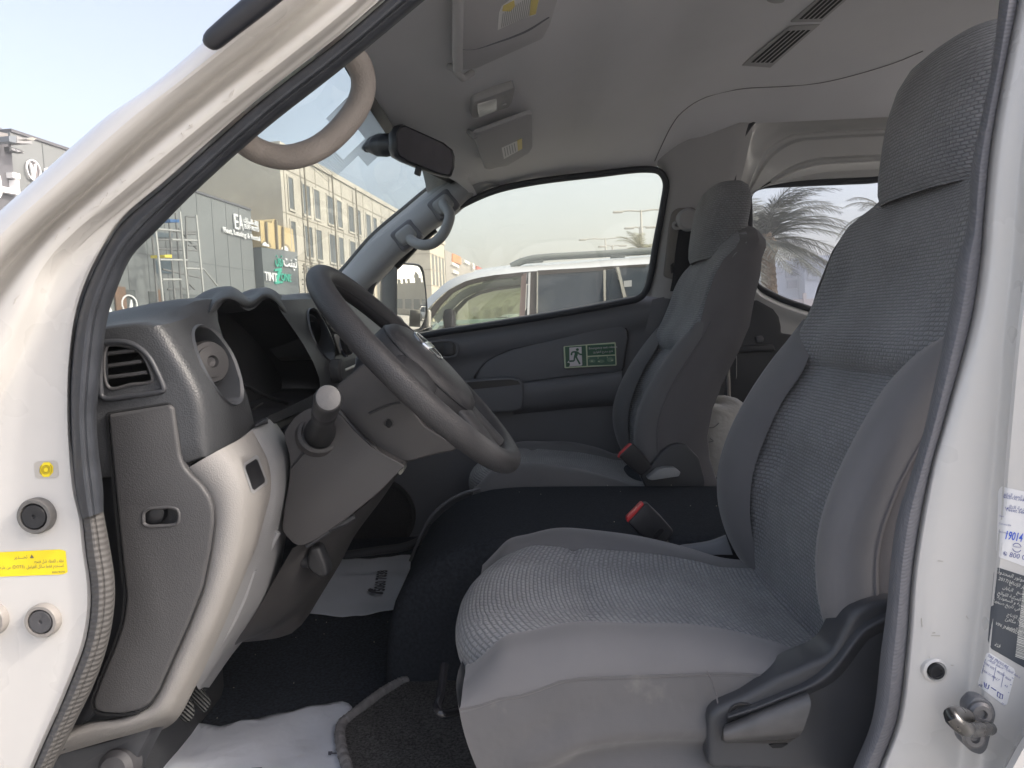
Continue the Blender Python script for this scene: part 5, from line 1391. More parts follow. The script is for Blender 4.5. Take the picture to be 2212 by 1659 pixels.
# rim parting line
# hub pad: domed rounded trapezoid
rows = []
NN = 40
def outl(t):
    c, s_ = math.cos(t), math.sin(t)
    k = 2.8
    ax = (abs(c) ** (2 / k)) * (1 if c > 0 else -1); by = (abs(s_) ** (2 / k)) * (1 if s_ > 0 else -1)
    w_ = .098 - .022 * (1 - by) / 2
    return ax * w_, by * .088 - .012
for k, h in ((1.0, -.035), (1.0, .004), (.985, .014), (.93, .022), (.8, .028), (.55, .032), (.3, .0335), (.02, .034)):
    rows.append([wp(outl(t)[0] * k, (outl(t)[1] + .012) * k - .012, h) for t in [2 * math.pi * i / NN for i in range(NN)]])
B().grid(rows, closed=True).build('hub_pad', MT['wheel'], wh, 40)
rows = []
for k, h in ((.8, -.075), (.9, -.05), (.97, -.036), (1.0, -.02)):
    rows.append([wp(outl(t)[0] * k, (outl(t)[1] + .012) * k - .012, h) for t in [2 * math.pi * i / NN for i in range(NN)]])
B().grid(rows, closed=True).build('hub_back', MT['dash_smooth'], wh, 50)
for ang, w_ in ((R(186), .030), (R(-6), .030), (R(252), .024), (R(288), .024)):
    d_ = Vector((math.cos(ang), math.sin(ang)))
    n2 = Vector((-d_.y, d_.x))
    rr_ = []
    for k in range(9):
        f = k / 8; r_ = .06 + (RW - .055) * f; ww = w_ * (1.25 - .35 * f); hh = .016 - .012 * f
        ring = []
        for j in range(14):
            t = 2 * math.pi * j / 14
            a = d_ * r_ + n2 * (math.cos(t) * ww)
            ring.append(wp(a.x, a.y, math.sin(t) * .011 + hh - .008))
        rr_.append(ring)
    B().grid(rr_, closed=True).build('spoke', MT['wheel'], wh, 60)
tube('pad_seam', [wp(outl(t)[0] * .985, (outl(t)[1] + .012) * .985 - .012, .0135) for t in [2 * math.pi * i / 80 for i in range(80)]], .0012, MT['black'], wh, 6, closed=True)
tube('rim_seam', [wp((RW - .0166) * math.cos(t), (RW - .0166) * math.sin(t), .001) for t in [2 * math.pi * i / 96 for i in range(96)]], .0007, MT['black'], wh, 5, closed=True)
# badge
bc = (.0, .012)
hb = .0325
for a0, a1 in ((14, 166), (194, 346)):
    rows = []
    for k in range(25):
        t = R(a0 + (a1 - a0) * k / 24)
        c_, s_ = math.cos(t), math.sin(t)
        rows.append([wp(bc[0] + c_ * r_, bc[1] + s_ * r_ * .92, hb + h) for r_, h in ((.0255, -.003), (.0255, .002), (.027, .0035), (.0295, .0035), (.031, .002), (.031, -.003))])
    B().grid(rows).build('badge_ring', MT['chrome'], wh, 40)
pl = [wp(bc[0] + a, bc[1] + b, hb + .0045) for a, b in ((-.034, -.0065), (.034, -.0065), (.034, .0065), (-.034, .0065))]
plate('badge_bar', pl, en * -.006, MT['chrome'], wh, bevel=.001)
text('NISSAN', wp(bc[0], bc[1] - .0042, hb + .0049), e1, e2, .0118, MT['black'], wh, 'lettering', 'CENTER', bold=.0002)
# ---- seats
FEpx = [(1893, 425), (1875, 440), (1840, 462), (1800, 500), (1772, 550), (1750, 610), (1725, 670), (1700, 722), (1655, 790), (1605, 868), (1570, 940), (1552, 1000), (1548, 1045), (1555, 1100), (1575, 1160), (1615, 1232)]
SEAT_Y = 0.0
FE = [U(a, b, y=.25) for a, b in FEpx]                       # front edge of the backrest bolster in world x / z
FEs = spline([Vector((p.x, 0, p.z)) for p in FE], 80)
def prof_x(z):
    for a, b in zip(FEs, FEs[1:]):
        if b.z <= z <= a.z: return a.x + (b.x - a.x) * (a.z - z) / max(a.z - b.z, 1e-6)
    return FEs[0].x if z > FEs[0].z else FEs[-1].x
def make_seat(name, label, side, dx, dy):
    """side = -1: the door is on the -Y side; everything is mirrored for +1"""
    st = part_empty(name, van, label)
    def W(x, y, z): return Vector((x + dx, -side * y + dy, z))
    # -------- backrest
    zs = [1.672, 1.668, 1.66, 1.65, 1.635, 1.62, 1.60, 1.57, 1.53, 1.47, 1.40, 1.33, 1.26, 1.19, 1.12, 1.06, 1.01, .975, .945, .92, .90]
    def hw(z): return lin(z, [(.9, .232), (1.1, .25), (1.35, .25), (1.50, .246), (1.57, .236), (1.61, .208), (1.64, .165), (1.66, .115), (1.672, .06)])
    def cx(z): return lin(z, [(.90, .30), (.945, .345), (1.0, .383), (1.12, .392), (1.22, .425), (1.36, .485), (1.5, .535), (1.672, .605)])
    def bx(z): return min(prof_x(z), cx(z) + .02)
    def arcrow(z):
        row = []
        w = hw(z)
        for j in range(29):
            t = -1 + 2 * j / 28
            s = abs(t)
            e = max(0, (s - .55) / .45)
            k = e * e * (3 - 2 * e)
            X = cx(z) * (1 - k) + (bx(z) + .010) * k
            edge = max(0, (s - .90) / .10)
            X += .022 * edge ** 2 + .011 * math.exp(-((z - 1.334) / .010) ** 2) * (1 - k) - .010 * math.exp(-((z - 1.375) / .03) ** 2) * (1 - k)
            row.append(W(X, t * w, z))
        return row
    ins = [arcrow(z) for z in [1.672, 1.668] + [1.66 - .0095 * k for k in range(80)]]
    B().grid(ins).build('back_panel', MT['weave_back'], st, 60)
    # crease seam across the backrest
    tube('crease_seam', [W(cx(1.334) + .010, y, 1.334) for y in (-.15, -.1, 0, .1, .15)], .0016, MT['fabric'], st, 8, n=20)
    # bolsters and sides
    zb = [1.415, 1.40, 1.37, 1.33, 1.28, 1.22, 1.16, 1.10, 1.05, 1.01, .975, .945]
    for sg in (-1, 1):
        rows = []
        for z in zb:
            w = hw(z); f = bx(z)
            inn = lin(z, [(.94, .175), (1.15, .168), (1.30, .163), (1.345, .155), (1.415, .238)])
            pr_ = max(0, min(1, (1.418 - z) / .06)); e0 = .010 * (1 - pr_)
            rows.append([W(x + e0 * (2.2 if i_ < 5 else .3), sg * y, z) for i_, (x, y) in enumerate(((cx(z) * .4 + f * .6 + .012, inn - .004), (cx(z) * .35 + f * .65 + .001, inn), (f * .85 + cx(z) * .15 - .006, inn + (w - inn) * .3), (f - .007, inn + (w - inn) * .68), (f, w - .003), (f + .02, w + .006 * pr_ - .001), (f + .05, w + .004 * pr_ - .001)))])
        B().grid([list(r) for r in zip(*[spline(c, 40) for c in zip(*rows)])]).build('back_bolster', MT['fabric'], st, 70)
        rows = []
        for z in zs:
            w = hw(z); f = bx(z) + lin(z, [(.9, .048), (1.36, .048), (1.46, .030), (1.7, .03)])
            th = lin(z, [(.94, .12), (1.2, .135), (1.5, .11), (1.672, .04)])
            rows.append([W(x, sg * y, z) for x, y in ((f - .016, w - .003), (f, w + .002), (f + .03, w + .003), (f + th * .6, w - .002), (f + th, w - .02), (f + th + .012, w - .06), (f + th + .015, 0))])
        B().grid(rows).build('back_side', MT['fabric_shaded'], st, 60)
        tube('back_piping', [W(bx(z) + .047, sg * (hw(z) + .003), z) for z in zb], .0022, MT['fabric_shaded'], st, 6, n=40)
    # -------- headrest
    rows = []
    prof = [(.0, .30), (.018, .72), (.05, .93), (.10, 1.0), (.15, 1.0), (.195, .93), (.222, .80), (.238, .58), (.245, .30), (.247, .02)]
    for h, k in prof:
        z = 1.584 + h * .87
        xm = .602 + h * .17
        hwid = .141 * (k if h > .1 else .94 + .06 * k) * (1.0 - .06 * (1 - min(1, h / .12)))
        th = .064 * (k if h > .12 else .7 + .3 * k)
        ring = []
        for j in range(40):
            t = 2 * math.pi * j / 40
            c, s_ = math.cos(t), math.sin(t)
            ring.append(W(xm + abs(c) ** .72 * (1 if c > 0 else -1) * th, abs(s_) ** .72 * (1 if s_ > 0 else -1) * hwid, z))
        rows.append(ring)
    hr = B().grid(rows, closed=True)
    hr.f.append(tuple(len(hr.v) - 40 + k for k in range(40)))
    o = hr.build('headrest', MT['weave_head'], st, 60)
    # -------- cushion
    xs_ = [-.072, -.10, -.112, -.108, -.092, -.06, -.02, .05, .12, .2, .28, .34, .445]
    zt = [.915, .945, .98, 1.005, 1.022, 1.035, 1.040, 1.038, 1.032, 1.024, 1.008, .99, .986]
    def crow(i):
        row = []
        for j in range(23):
            t = -1 + 2 * j / 22
            y = t * .178
            ins_ = (abs(t) ** 2.4)
            x = xs_[i] + (.045 * ins_ if i < 6 else .03 * ins_ * max(0, (9 - i) / 4) if i < 9 else 0)
            z = zt[i] + .006 * ins_ - (.010 * (1 - ins_) * math.exp(-((xs_[i] - .07) / .02) ** 2))
            row.append(W(x, y, z))
        return row
    rows = [crow(i) for i in range(len(xs_))]
    cols = list(zip(*rows))
    fine = list(zip(*[spline(c, 60) for c in cols]))
    fine = [list(r) for r in fine]
    for r in fine:
        for j, p in enumerate(r):
            d_ = (p.x - dx - .075) / .008
            p.z -= .006 * math.exp(-d_ * d_)
    B().grid(fine).build('cushion_panel', MT['weave'], st, 70)
    for sg in (-1, 1):
        rows = []
        for x, k in ((-.085, .0), (-.078, .25), (-.06, .5), (-.035, .72), (0, .88), (.05, .97), (.12, 1.0), (.2, 1.0), (.28, .92), (.34, .75), (.39, .5)):
            base = lin(x, [(-.085, 1.0), (-.03, 1.032), (.05, 1.042), (.2, 1.033), (.39, .985)])
            rise = (.020 if sg < 0 else .026) * (k if sg < 0 or x < .1 else lin(x, [(.05, .97), (.12, .85), (.2, .42), (.28, .2), (.4, .3)]))
            zo = lin(x, [(-.085, .985), (-.03, .998), (.05, 1.018), (.2, 1.018), (.39, 1.0)]) if sg < 0 else base - .03
            rows.append([W(x + .006, sg * .166, base - .004), W(x, sg * .172, base + .001), W(x, sg * .185, base + rise * .75), W(x, sg * .205, base + rise), W(x, sg * .226, base + rise * .72 + .0), W(x - .001, sg * .243, (zo + base + rise) / 2 - .002), W(x - .002, sg * .250, zo), W(x - .002, sg * .248, zo - .012)])
        cols = list(zip(*rows))
        fine = [list(r) for r in zip(*[spline(c, 50) for c in cols])]
        fine2 = [spline(r, 24) for r in fine]
        B().grid(fine2).build('cushion_bolster', MT['fabric'], st, 80)
        # skirt below the seam, with soft folds
        rows = []
        for i in range(61):
            x = -.088 + .47 * i / 60
            zo = lin(x, [(-.085, .983), (-.03, .996), (.05, 1.016), (.2, 1.016), (.39, .998)]) if sg < 0 else lin(x, [(-.085, .968), (-.03, 1.0), (.05, 1.01), (.2, 1.001), (.39, .953)])
            row = []
            for j in range(27):
                f = j / 26
                z = zo - f * (zo - .775)
                bul = .012 * math.sin(min(1, f * 2.2) * math.pi / 1) * (1 if f < .45 else 0) + .010 * math.sin(f * math.pi)
                fold = .011 * math.sin(f * 26 + x * 5 + 1.2 * math.sin(x * 14)) * math.exp(-((f - .42) / .22) ** 2) * (1 if x > .02 else max(0, (x + .06) / .08))
                y = .249 + bul * .5 + fold - .045 * max(0, f - .45) ** 1.3
                xf = x + (.085 * f ** 1.35 + .025 * max(0, f - .55)) * (1 - i / 60) ** 1.0 if sg < 0 else x + .05 * f * (1 - i / 60)
                row.append(W(xf, sg * y, z))
            rows.append(row)
        # front wrap
        front = []
        for k in range(9):
            t = k / 8
            front.append([p + Vector((.010 * math.sin(t * math.pi / 2) - .028 * math.sin(t * math.pi) * .6 + .0, side * sg * -.0 + (-side) * (-sg) * .20 * t, 0)) for p in rows[0]])
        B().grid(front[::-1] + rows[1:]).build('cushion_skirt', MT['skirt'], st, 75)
        sm_ = [r[0] + Vector((0, 0, .0005)) for r in rows]
        tube('skirt_seam', [p + Vector((0, 0, .0)) for p in sm_[::3]], .0021, MT['skirt'], st, 6)
    # stitched vertical seam near the rear of the door side skirt
    # -------- plastics on the door side
    if side < 0:
        pl_ = q(9, (175, 1665), (178, 1350), (192, 1310), (230, 1272), (300, 1240), (400, 1200), (480, 1155), (560, 1110), (640, 1065), (720, 1035), (830, 980), (900, 955), (950, 925), (985, 890), (1020, 830), (1060, 750), (1090, 690), (1130, 640), (1180, 612), (1260, 590), (1340, 572), (1700, 560), (1700, 1700))
        o = plate('side_cover', roundpoly(us(pl_, y=-.272), .01), (0, .05, 0), MT['dash_smooth'], st, bevel=.016, seg=5, smooth=60)
        rdg = [us(q(9, (300, 1300), (450, 1245), (640, 1165), (820, 1085), (920, 1010), (1000, 930), (1080, 820), (1150, 740), (1340, 640)), y=-.272), us(q(9, (300, 1330), (460, 1280), (650, 1205), (835, 1130), (950, 1060), (1040, 960), (1120, 850), (1190, 770), (1340, 690)), y=-.281), us(q(9, (300, 1360), (470, 1310), (660, 1240), (850, 1170), (985, 1100), (1080, 1000), (1160, 890), (1220, 820), (1340, 760)), y=-.2722)]
        skin('cover_ridge', rdg, MT['dash_smooth'], st, n=40, sub=5, smooth=80)
        pk = q(9, (262, 1480), (268, 1410), (290, 1370), (400, 1325), (600, 1240), (800, 1160), (835, 1185), (845, 1240), (800, 1390), (760, 1450), (690, 1500), (560, 1500), (290, 1495))
        plate('lever_pocket', roundpoly(us(pk, y=-.2735), .004), (0, .01, 0), MT['black'], st, bevel=.001)
        lv = [us(q(9, (285, 1375), (420, 1318), (620, 1232), (800, 1160)), y=-.276), us(q(9, (275, 1400), (420, 1345), (620, 1262), (825, 1185)), y=-.288), us(q(9, (275, 1440), (430, 1395), (640, 1330), (838, 1250)), y=-.294), us(q(9, (280, 1478), (440, 1455), (640, 1430), (790, 1405)), y=-.293), us(q(9, (292, 1492), (440, 1480), (640, 1468), (760, 1448)), y=-.282), us(q(9, (300, 1496), (440, 1488), (640, 1480), (740, 1465)), y=-.270)]
        skin('recline_lever', lv, mat('lever_plastic', (0.075, 0.076, 0.08), .38, vary=(30, .2), bump=(500, .1)), st, n=40, sub=4, smooth=60)
        c = U(*q(9, (395, 1302))[0], y=-.272)
        B().lathe(c, (0, -1, 0), [(.0165, -.0), (.0155, .0015), (.013, .0015), (.011, -.0), (0, .0005)], 24, (.8, 1)).build('screw_cap', MT['black'], st)
        plate('lever_slot', us(q(9, (570, 1508), (600, 1500), (690, 1502), (650, 1525), (590, 1528)), y=-.274), (0, .005, 0), MT['hole'], st, bevel=0)
        # stitches on the skirt
        for pts in (((168, 1035), (195, 1090), (215, 1150), (230, 1200), (238, 1250)),):
            P = spline(us(q(9, *pts), y=-.2625), 40)
            bb = B()
            for k in range(0, 39, 2): bb.tube([P[k], P[k + 1]], .0011, 5)
            ob_ = bb.build('stitches', MT['fabric_shaded'], st, 0); ob_['kind'] = 'stuff'
        # slide bar under the front
        tube('slide_bar', [U(*q(8, p)[0], y=y) for p, y in (((655, 990), -.06), ((628, 1200), -.10), ((612, 1265), -.12), ((640, 1305), -.13), ((760, 1285), -.10))], .0062, mat('bar_black', (0.02, 0.02, 0.024), .15, coat=.5), st, 12, n=60)
    else:
        # bracket of the inner side, seen across the tunnel
        pb_ = q(5, (1920, 1420), (1990, 1345), (2060, 1260), (2110, 1218), (2160, 1205), (2215, 1212), (2300, 1300), (2340, 1450), (2330, 1520), (1960, 1500))
        plate('side_cover', roundpoly(us(pb_, y=dy - .268), .006), (0, .03, 0), MT['dash_smooth'], st, bevel=.006, seg=3)
        plate('rail_cover', roundpoly(us(q(12, (100, 800), (190, 725), (250, 712), (330, 712), (375, 745), (360, 780), (140, 812)), y=dy - .30), .004), (0, .03, 0), MT['pillar_trim'], st, bevel=.005)
    return st
make_seat('driver_seat', 'grey woven cloth driver seat beside the open doorway, with black recline lever', -1, 0.0, 0.0)
make_seat('passenger_seat', 'grey cloth passenger seat on the far side of the cabin, next to the window', 1, -0.055, 1.055)
# inner hinge cover of the driver seat
hc = [us(q(12, (200, 1480), (300, 1390), (360, 1345), (480, 1325), (620, 1300), (740, 1255)), y=.262), us(q(12, (200, 1500), (300, 1400), (370, 1360), (500, 1345), (640, 1325), (750, 1280)), y=.25), us(q(12, (220, 1560), (330, 1480), (420, 1440), (520, 1430), (660, 1420), (800, 1420)), y=.245)]
skin('hinge_cover', hc, mat('hinge_grey', (0.17, 0.18, 0.20), .5), van, n=30, sub=4)

# seat belt buckles
def buckle(body, btn, slot, y, label):
    b_ = part_empty('belt_buckle', van, label)
    plate('buckle_body', roundpoly(us(body, y=y), .006), (0, .026, 0), MT['black'] if False else mat('buckle_black', (0.026, 0.026, 0.03), .45, bump=(600, .15)), b_, bevel=.004, seg=3)
    plate('buckle_button', roundpoly(us(btn, y=y + .003), .002), (0, .02, 0), MT['red'], b_, bevel=.002)
    if slot: plate('buckle_slot', roundpoly(us(slot, y=y - .0006), .003), (0, .004, 0), MT['hole'], b_, bevel=0)
    return b_
b1 = buckle(q(12, (0, 1100), (80, 1008), (108, 1006), (215, 1110), (322, 1232), (240, 1350), (215, 1375), (90, 1300), (-60, 1160)), q(12, (-66, 1150), (-64, 1118), (55, 998), (72, 1000), (76, 1015), (-50, 1158)), q(12, (150, 1265), (205, 1205), (230, 1206), (236, 1225), (180, 1288), (155, 1290)), .30, 'black belt buckle with red button standing beside the driver seat')
tube('buckle_stalk', [U(*q(12, p)[0], y=.313) for p in ((240, 1330), (300, 1375), (420, 1420))], .010, MT['black'], b1, 10)
b2 = buckle(q(5, (1780, 1290), (1862, 1215), (1880, 1212), (1950, 1290), (2000, 1360), (1930, 1415), (1915, 1410), (1840, 1350)), q(5, (1775, 1300), (1790, 1270), (1850, 1212), (1868, 1212), (1860, 1232), (1800, 1295)), None, .775, 'black belt buckle with red button standing beside the passenger seat')

# ---- floor: carpet, engine box, footwell walls, pedals
fl = part_empty('cabin_floor', van, 'black carpeted cab floor with the raised engine box between the seats')
FZ = .74
B().box((-.20, .53, FZ - .01), (1.3, 1.66, .02)).build('carpet', MT['carpet'], fl, 35)
EB = [(-.29, FZ - .005), (-.286, .80), (-.276, .86), (-.255, .92), (-.225, .955), (-.175, .992), (-.12, 1.012), (-.05, 1.02), (.10, 1.018), (.6, 1.0), (1.0, .99), (1.6, .99)]
rows = []
for y, k in ((.30, .06), (.302, .02), (.31, .006), (.33, 0), (.4, 0), (.6, 0), (.76, .0), (.79, .004), (.805, .02), (.81, .06)):
    rows.append([Vector((x + k, y, max(FZ - .005, z - k))) for x, z in EB])
rows = [[Vector((x + .06, .30, FZ - .01)) for x, z in EB]] + rows
B().grid([spline(r, 50) for r in rows]).build('engine_box', MT['box_carpet'], fl, 60)
B().box((.75, -.02, .84), (1.5, .42, .28)).build('seat_base', MT['carpet'], fl, 35, .02, 3)
B().box((.75, 1.09, .86), (1.55, .54, .26)).build('seat_base', MT['carpet'], fl, 35, .02, 3)
tube('box_edge', us([(1038, 1056), (1000, 1066), (960, 1088), (930, 1118), (908, 1160), (886, 1212)], y=.808), .004, MT['door_trim'], fl, 8, n=30)
tube('box_edge', us(q(10, (1040, 1400), (1250, 1370), (1420, 1345), (1530, 1290), (1570, 1200)), y=1.0), .012, MT['dash_smooth'], fl, 8, n=30)
# firewall and side walls of the footwell
B().box((-.80, .53, 1.0), (.03, 1.7, .6)).build('front_wall', MT['carpet'], fl, 35)
B().box((-.70, .16, .95), (.22, .30, .44)).build('duct_box', mat('duct_dark', (0.045, 0.047, 0.052), .7, bump=(400, .2), stain=(14, (.09, .09, .095), .62, .5)), fl, 35, .03, 3)
B().box((-.2, 1.395, .9), (1.4, .03, .5)).build('side_wall', MT['door_trim'], fl, 35)
# step panel by the sill
plate('step_panel', us(q(7, (990, 1385), (960, 1450), (910, 1540), (850, 1660), (820, 1760), (250, 1760), (380, 1560), (700, 1480)), y=-.235), (0, .04, -.01), MT['dash_smooth'], fl, bevel=.01)
B().lathe(U(*q(7, (745, 1660))[0], y=-.245), (0, -1, .2), [(.022, -.02), (.021, .0), (.015, .006), (0, .008)], 24).build('step_knob', mat('knob_grey', (0.05, 0.05, 0.055), .6), fl)
rub = ribbed('pedal_rubber', (0.055, 0.058, 0.058), .6, .0052, .8)
for nm, pts, y, lab_ in (('pedal', ((232, 500), (340, 362), (372, 375), (405, 440), (415, 500), (400, 560), (345, 610), (300, 595)), -.06, 'rounded black rubber pedal nearer the door'), ('pedal', ((355, 345), (440, 245), (470, 258), (540, 345), (575, 400), (570, 430), (520, 508), (490, 510)), .02, 'ribbed black rubber pedal, the longer of two')):
    P = roundpoly(us(q(15, *pts), y=y), .004)
    e_ = (P[8] - P[0]).normalized()
    me = B().prism(P, (-.02, .03, -.012))
    me.uv = [((p - P[0]).dot((P[len(P) // 3] - P[0]).normalized()), (p - P[0]).dot(e_)) for p in me.v]
    o = me.build(nm, rub, fl, 35, .004, 2, label=lab_)
    tube('pedal_arm', [sum(P, Vector()) / len(P) + Vector((-.01, .02, 0)), sum(P, Vector()) / len(P) + Vector((-.08, .03, .10)), sum(P, Vector()) / len(P) + Vector((-.16, .03, .3))], .008, MT['black'], fl, 8)
# dust specks on the carpet
bb = B(); rnd = random.Random(5)
for _ in range(22):
    x, y = rnd.uniform(-.6, -.2), rnd.uniform(0, .7)
    bb.box((x, y, FZ + .001), [rnd.uniform(.0008, .002)] * 2 + [.001])
for u, v in q(8, (800, 215), (845, 1580), (885, 1588), (775, 1470), (915, 1630), (765, 1600)):
    p = U(u, v, z=FZ + .008)
    bb.box(p, [rnd.uniform(.002, .0045) for _ in range(3)], Euler((rnd.random(), rnd.random(), rnd.random())).to_matrix())
for _ in range(10):
    bb.box((rnd.uniform(-.05, .5), rnd.uniform(.3, .75), 1.0215), [rnd.uniform(.001, .0025)] * 2 + [.001])
ds = bb.build('crumbs', MT['dirt'], None, 0)
tag(ds, 'pale crumbs scattered on the black carpet', None, None, 'stuff')

# ================================================================== loose things in the van
def sheet(name, pts, mt, label, cat, z=FZ + .004, wav=.004, group=None):
    P = [U(a, b, z=z) for a, b in pts]
    bm = bmesh.new()
    vs = [bm.verts.new(p) for p in P]
    f = bm.faces.new(vs)
    bmesh.ops.triangulate(bm, faces=[f])
    for _ in range(4):
        bmesh.ops.subdivide_edges(bm, edges=[e for e in bm.edges if e.calc_length() > .02], cuts=1, use_grid_fill=True)
        bmesh.ops.triangulate(bm, faces=bm.faces)
    for v_ in bm.verts:
        v_.co.z += wav * (.5 + .5 * math.sin(v_.co.x * 31 + 1) * math.cos(v_.co.y * 27)) + .25 * wav * math.sin(v_.co.x * 90 + v_.co.y * 60)
    bmesh.ops.recalc_face_normals(bm, faces=bm.faces)
    me = bpy.data.meshes.new(name); bm.to_mesh(me); bm.free()
    o = finish(name, me, mt, None, 60)
    m = o.modifiers.new('thickness', 'SOLIDIFY'); m.thickness = .0006
    tag(o, label, cat, group)
    return o, P
near_paper, PP1 = sheet('paper_mat', q(15, (60, 1150), (208, 622), (330, 625), (520, 638), (650, 646), (780, 626), (870, 596), (1020, 566), (1220, 522), (1500, 478), (1760, 435), (1840, 426), (1900, 440), (1935, 470), (1940, 530), (1940, 1150)), MT['paper'], 'creased white paper mat with brown stains on the driver footwell floor', 'paper mat', FZ + .004, .006)
far_paper, PP2 = sheet('paper_mat', q(8, (-215, 660), (-200, 500), (-140, 320), (0, 312), (200, 305), (436, 284), (438, 330), (432, 400), (400, 500), (350, 630), (250, 655), (120, 680), (0, 682)), MT['paper'], 'white paper mat printed with a phone number on the far footwell floor', 'paper mat', FZ + .004, .004)
def ftext(s, rg, x, y, px, mt, par, d, upv, name='lettering', bold=0):
    z = FZ + .0105
    u, v = q(rg, (x, y))[0]; o = U(u, v, z=z)
    e = U(u + d[0], v + d[1], z=z) - o; f = U(u + upv[0], v + upv[1], z=z) - o
    return text(s, o, e, f, px, mt, par, name, 'LEFT', bold=bold)
ftext('5060 7038', 8, 268, 512, .040, MT['labeltext'], far_paper, (.15, -1), (-1, -.15), bold=.0012)
hs_ = q(8, (160, 505), (175, 495), (195, 500), (200, 510), (215, 518), (232, 520), (255, 520), (262, 528), (255, 535), (225, 532), (185, 525), (165, 515))
P = [U(a, b, z=FZ + .0105) for a, b in hs_]
B().add(P, [tuple(range(len(P)))]).build('phone_symbol', MT['labeltext'], far_paper, 0)
for pts in (((1702, 882), (1742, 880), (1745, 893), (1785, 893), (1785, 908), (1735, 908), (1730, 918), (1702, 918)), ((960, 1042), (1060, 1036), (1062, 1060), (960, 1060))):
    P = [U(a, b, z=FZ + .0108) for a, b in q(15, *pts)]
    B().add(P, [tuple(range(len(P)))]).build('print_mark', MT['labeltext'], near_paper, 0)
# floor mat with a bound edge
mo_ = q(8, (700, 1042), (620, 1040), (500, 1055), (400, 1088), (300, 1138), (200, 1205), (110, 1275), (40, 1330), (0, 1362), (-18, 1420), (-14, 1490), (0, 1560), (30, 1660), (60, 1780), (600, 1800), (1150, 1780), (1050, 1640), (900, 1440))
fm, FP_ = sheet('floor_mat', mo_, MT['mat'], 'dark carpet floor mat with a grey bound edge in front of the driver seat', 'floor mat', FZ + .012, .004)
fm.modifiers['thickness'].thickness = .006
bp = [U(a, b, z=FZ + .016) for a, b in mo_[:15]]
nb = spline(bp, 260)
tube('bound_edge', nb, [.0085 + .0011 * math.sin(i * 1.9) * (1 if i % 2 else .4) for i in range(260)], MT['binding'], fm, 12)
# sack behind the far seat
sk_ = thing('white_sack', 'crumpled white sack standing behind the passenger seat', 'sack', (.62, 1.0, 1.0))
cs_ = U(*q(12, (650, 460))[0], y=1.05)
rows = []
for h, k in ((-.115, .80), (-.11, .95), (-.07, 1.0), (0, 1.0), (.05, .97), (.085, .88), (.10, .7), (.108, .4), (.109, .02)):
    rows.append([cs_ + Vector((math.cos(t) * .10 * k * (1 + .05 * math.sin(3 * t + h * 40)), math.sin(t) * .11 * k, h + .010 * math.sin(2 * t + 1) * (1 if h > 0 else 0))) for t in [2 * math.pi * i / 36 for i in range(36)]])
B().grid([r for r in rows], closed=True).build('sack_body', MT['bag'], sk_, 60)
for pts in (((590, 380), (640, 380), (685, 345)), ((615, 470), (640, 490), (600, 500))):
    tube('sack_print', [U(*q(12, p)[0], y=.935) for p in pts], .0015, mat('sack_ink', (.2, .2, .2), .7), sk_, 6, n=12)
# ================================================================== outside
g_ = B()
g_.grid([[Vector((x, y, 0)) for x in (-600, -120, -40, -15, -6, 0, 6, 15, 40, 120, 600)] for y in (-600, -120, -40, -12, -3, 0, 5, 15, 40, 120, 600)], flip=True)
tag(g_.build('ground', MT['ground'], None, 0), 'pale dusty car park asphalt', None, None, 'structure')

A0 = Vector((-15.3, 33.9, 0)); GD = Vector((.101, .995, 0)).normalized(); GN = Vector((GD.y, -GD.x, 0)); ZU = Vector((0, 0, 1))
def FP(s, z, off=0.0): return A0 + GD * s + GN * off + ZU * z
def FU(u, v, off=0.0):
    p = UP(u, v, A0 + GN * off, GN) - A0
    return p.dot(GD), p.z
def fs(u, off=0.0): return FU(u, 700, off)[0]
def fbox(bb, s0, s1, z0, z1, o0, o1):
    """box in facade coordinates; o0 / o1 = back and front offsets from the street line"""
    return bb.prism([FP(s0, z0, o0), FP(s1, z0, o0), FP(s1, z0, o1), FP(s0, z0, o1)], ZU * (z1 - z0))
def fplate(name, pts, mt, parent, off, thick, px=True, label=None, bevel=0):
    P = [FP(*(FU(a, b, off) if px else (a, b)), off) for a, b in pts]
    return plate(name, P, GN * -thick, mt, parent, bevel, label=label)
def ftxt(s, u, v, hpx, mt, parent, off, squeeze=1.0, bold=0.0, name='sign_letters', uend=None):
    sx, z = FU(u, v, off)
    d = (FP(sx, z, off) - CAM).dot(ROT @ Vector((0, 0, -1)))
    o = text(s, FP(sx, z, off), GD, ZU, hpx * d / FPX * 1.38, mt, parent, name, 'LEFT', depth=.03, bold=bold, squeeze=1)
    if uend:                                        # letters as wide as the sign is
        w = max((p.co - FP(sx, z, off)).dot(GD) for p in o.data.vertices)
        squeeze = (FU(uend, v, off)[0] - sx) / w
    o0 = FP(sx, z, off)
    for p in o.data.vertices:
        k = (p.co - o0).dot(GD); p.co += GD * (k * squeeze - k)
    return o

# ---- long dark showroom
sh = thing('showroom', 'long dark grey clad showroom with white fleet leasing lettering and a round emblem', 'shop', FP(-5, 0))
s0, s1 = fs(58), fs(557)
zt_ = FU(480, 435)[1]
bb = B(); fbox(bb, s0, s1, 0, zt_, -14, 0); bb.build('wall', MT['cladding'], sh, 0)
# cladding joints
bb = B()
for k in range(1, 12):
    s = s0 + (s1 - s0) * k / 12
    fbox(bb, s - .02, s + .02, 2.8, zt_ - .05, -.02, .012)
fbox(bb, s0, s1, 5.1, 5.13, -.02, .012)
ob_ = bb.build('cladding_joints', mat('joint_dark', (.10, .108, .108), .7), sh, 0); ob_['kind'] = 'stuff'
bb = B(); fbox(bb, s0, s1, zt_ + .003, zt_ + .10, -.4, .06); bb.build('parapet_cap', MT['cladding2'], sh, 0)
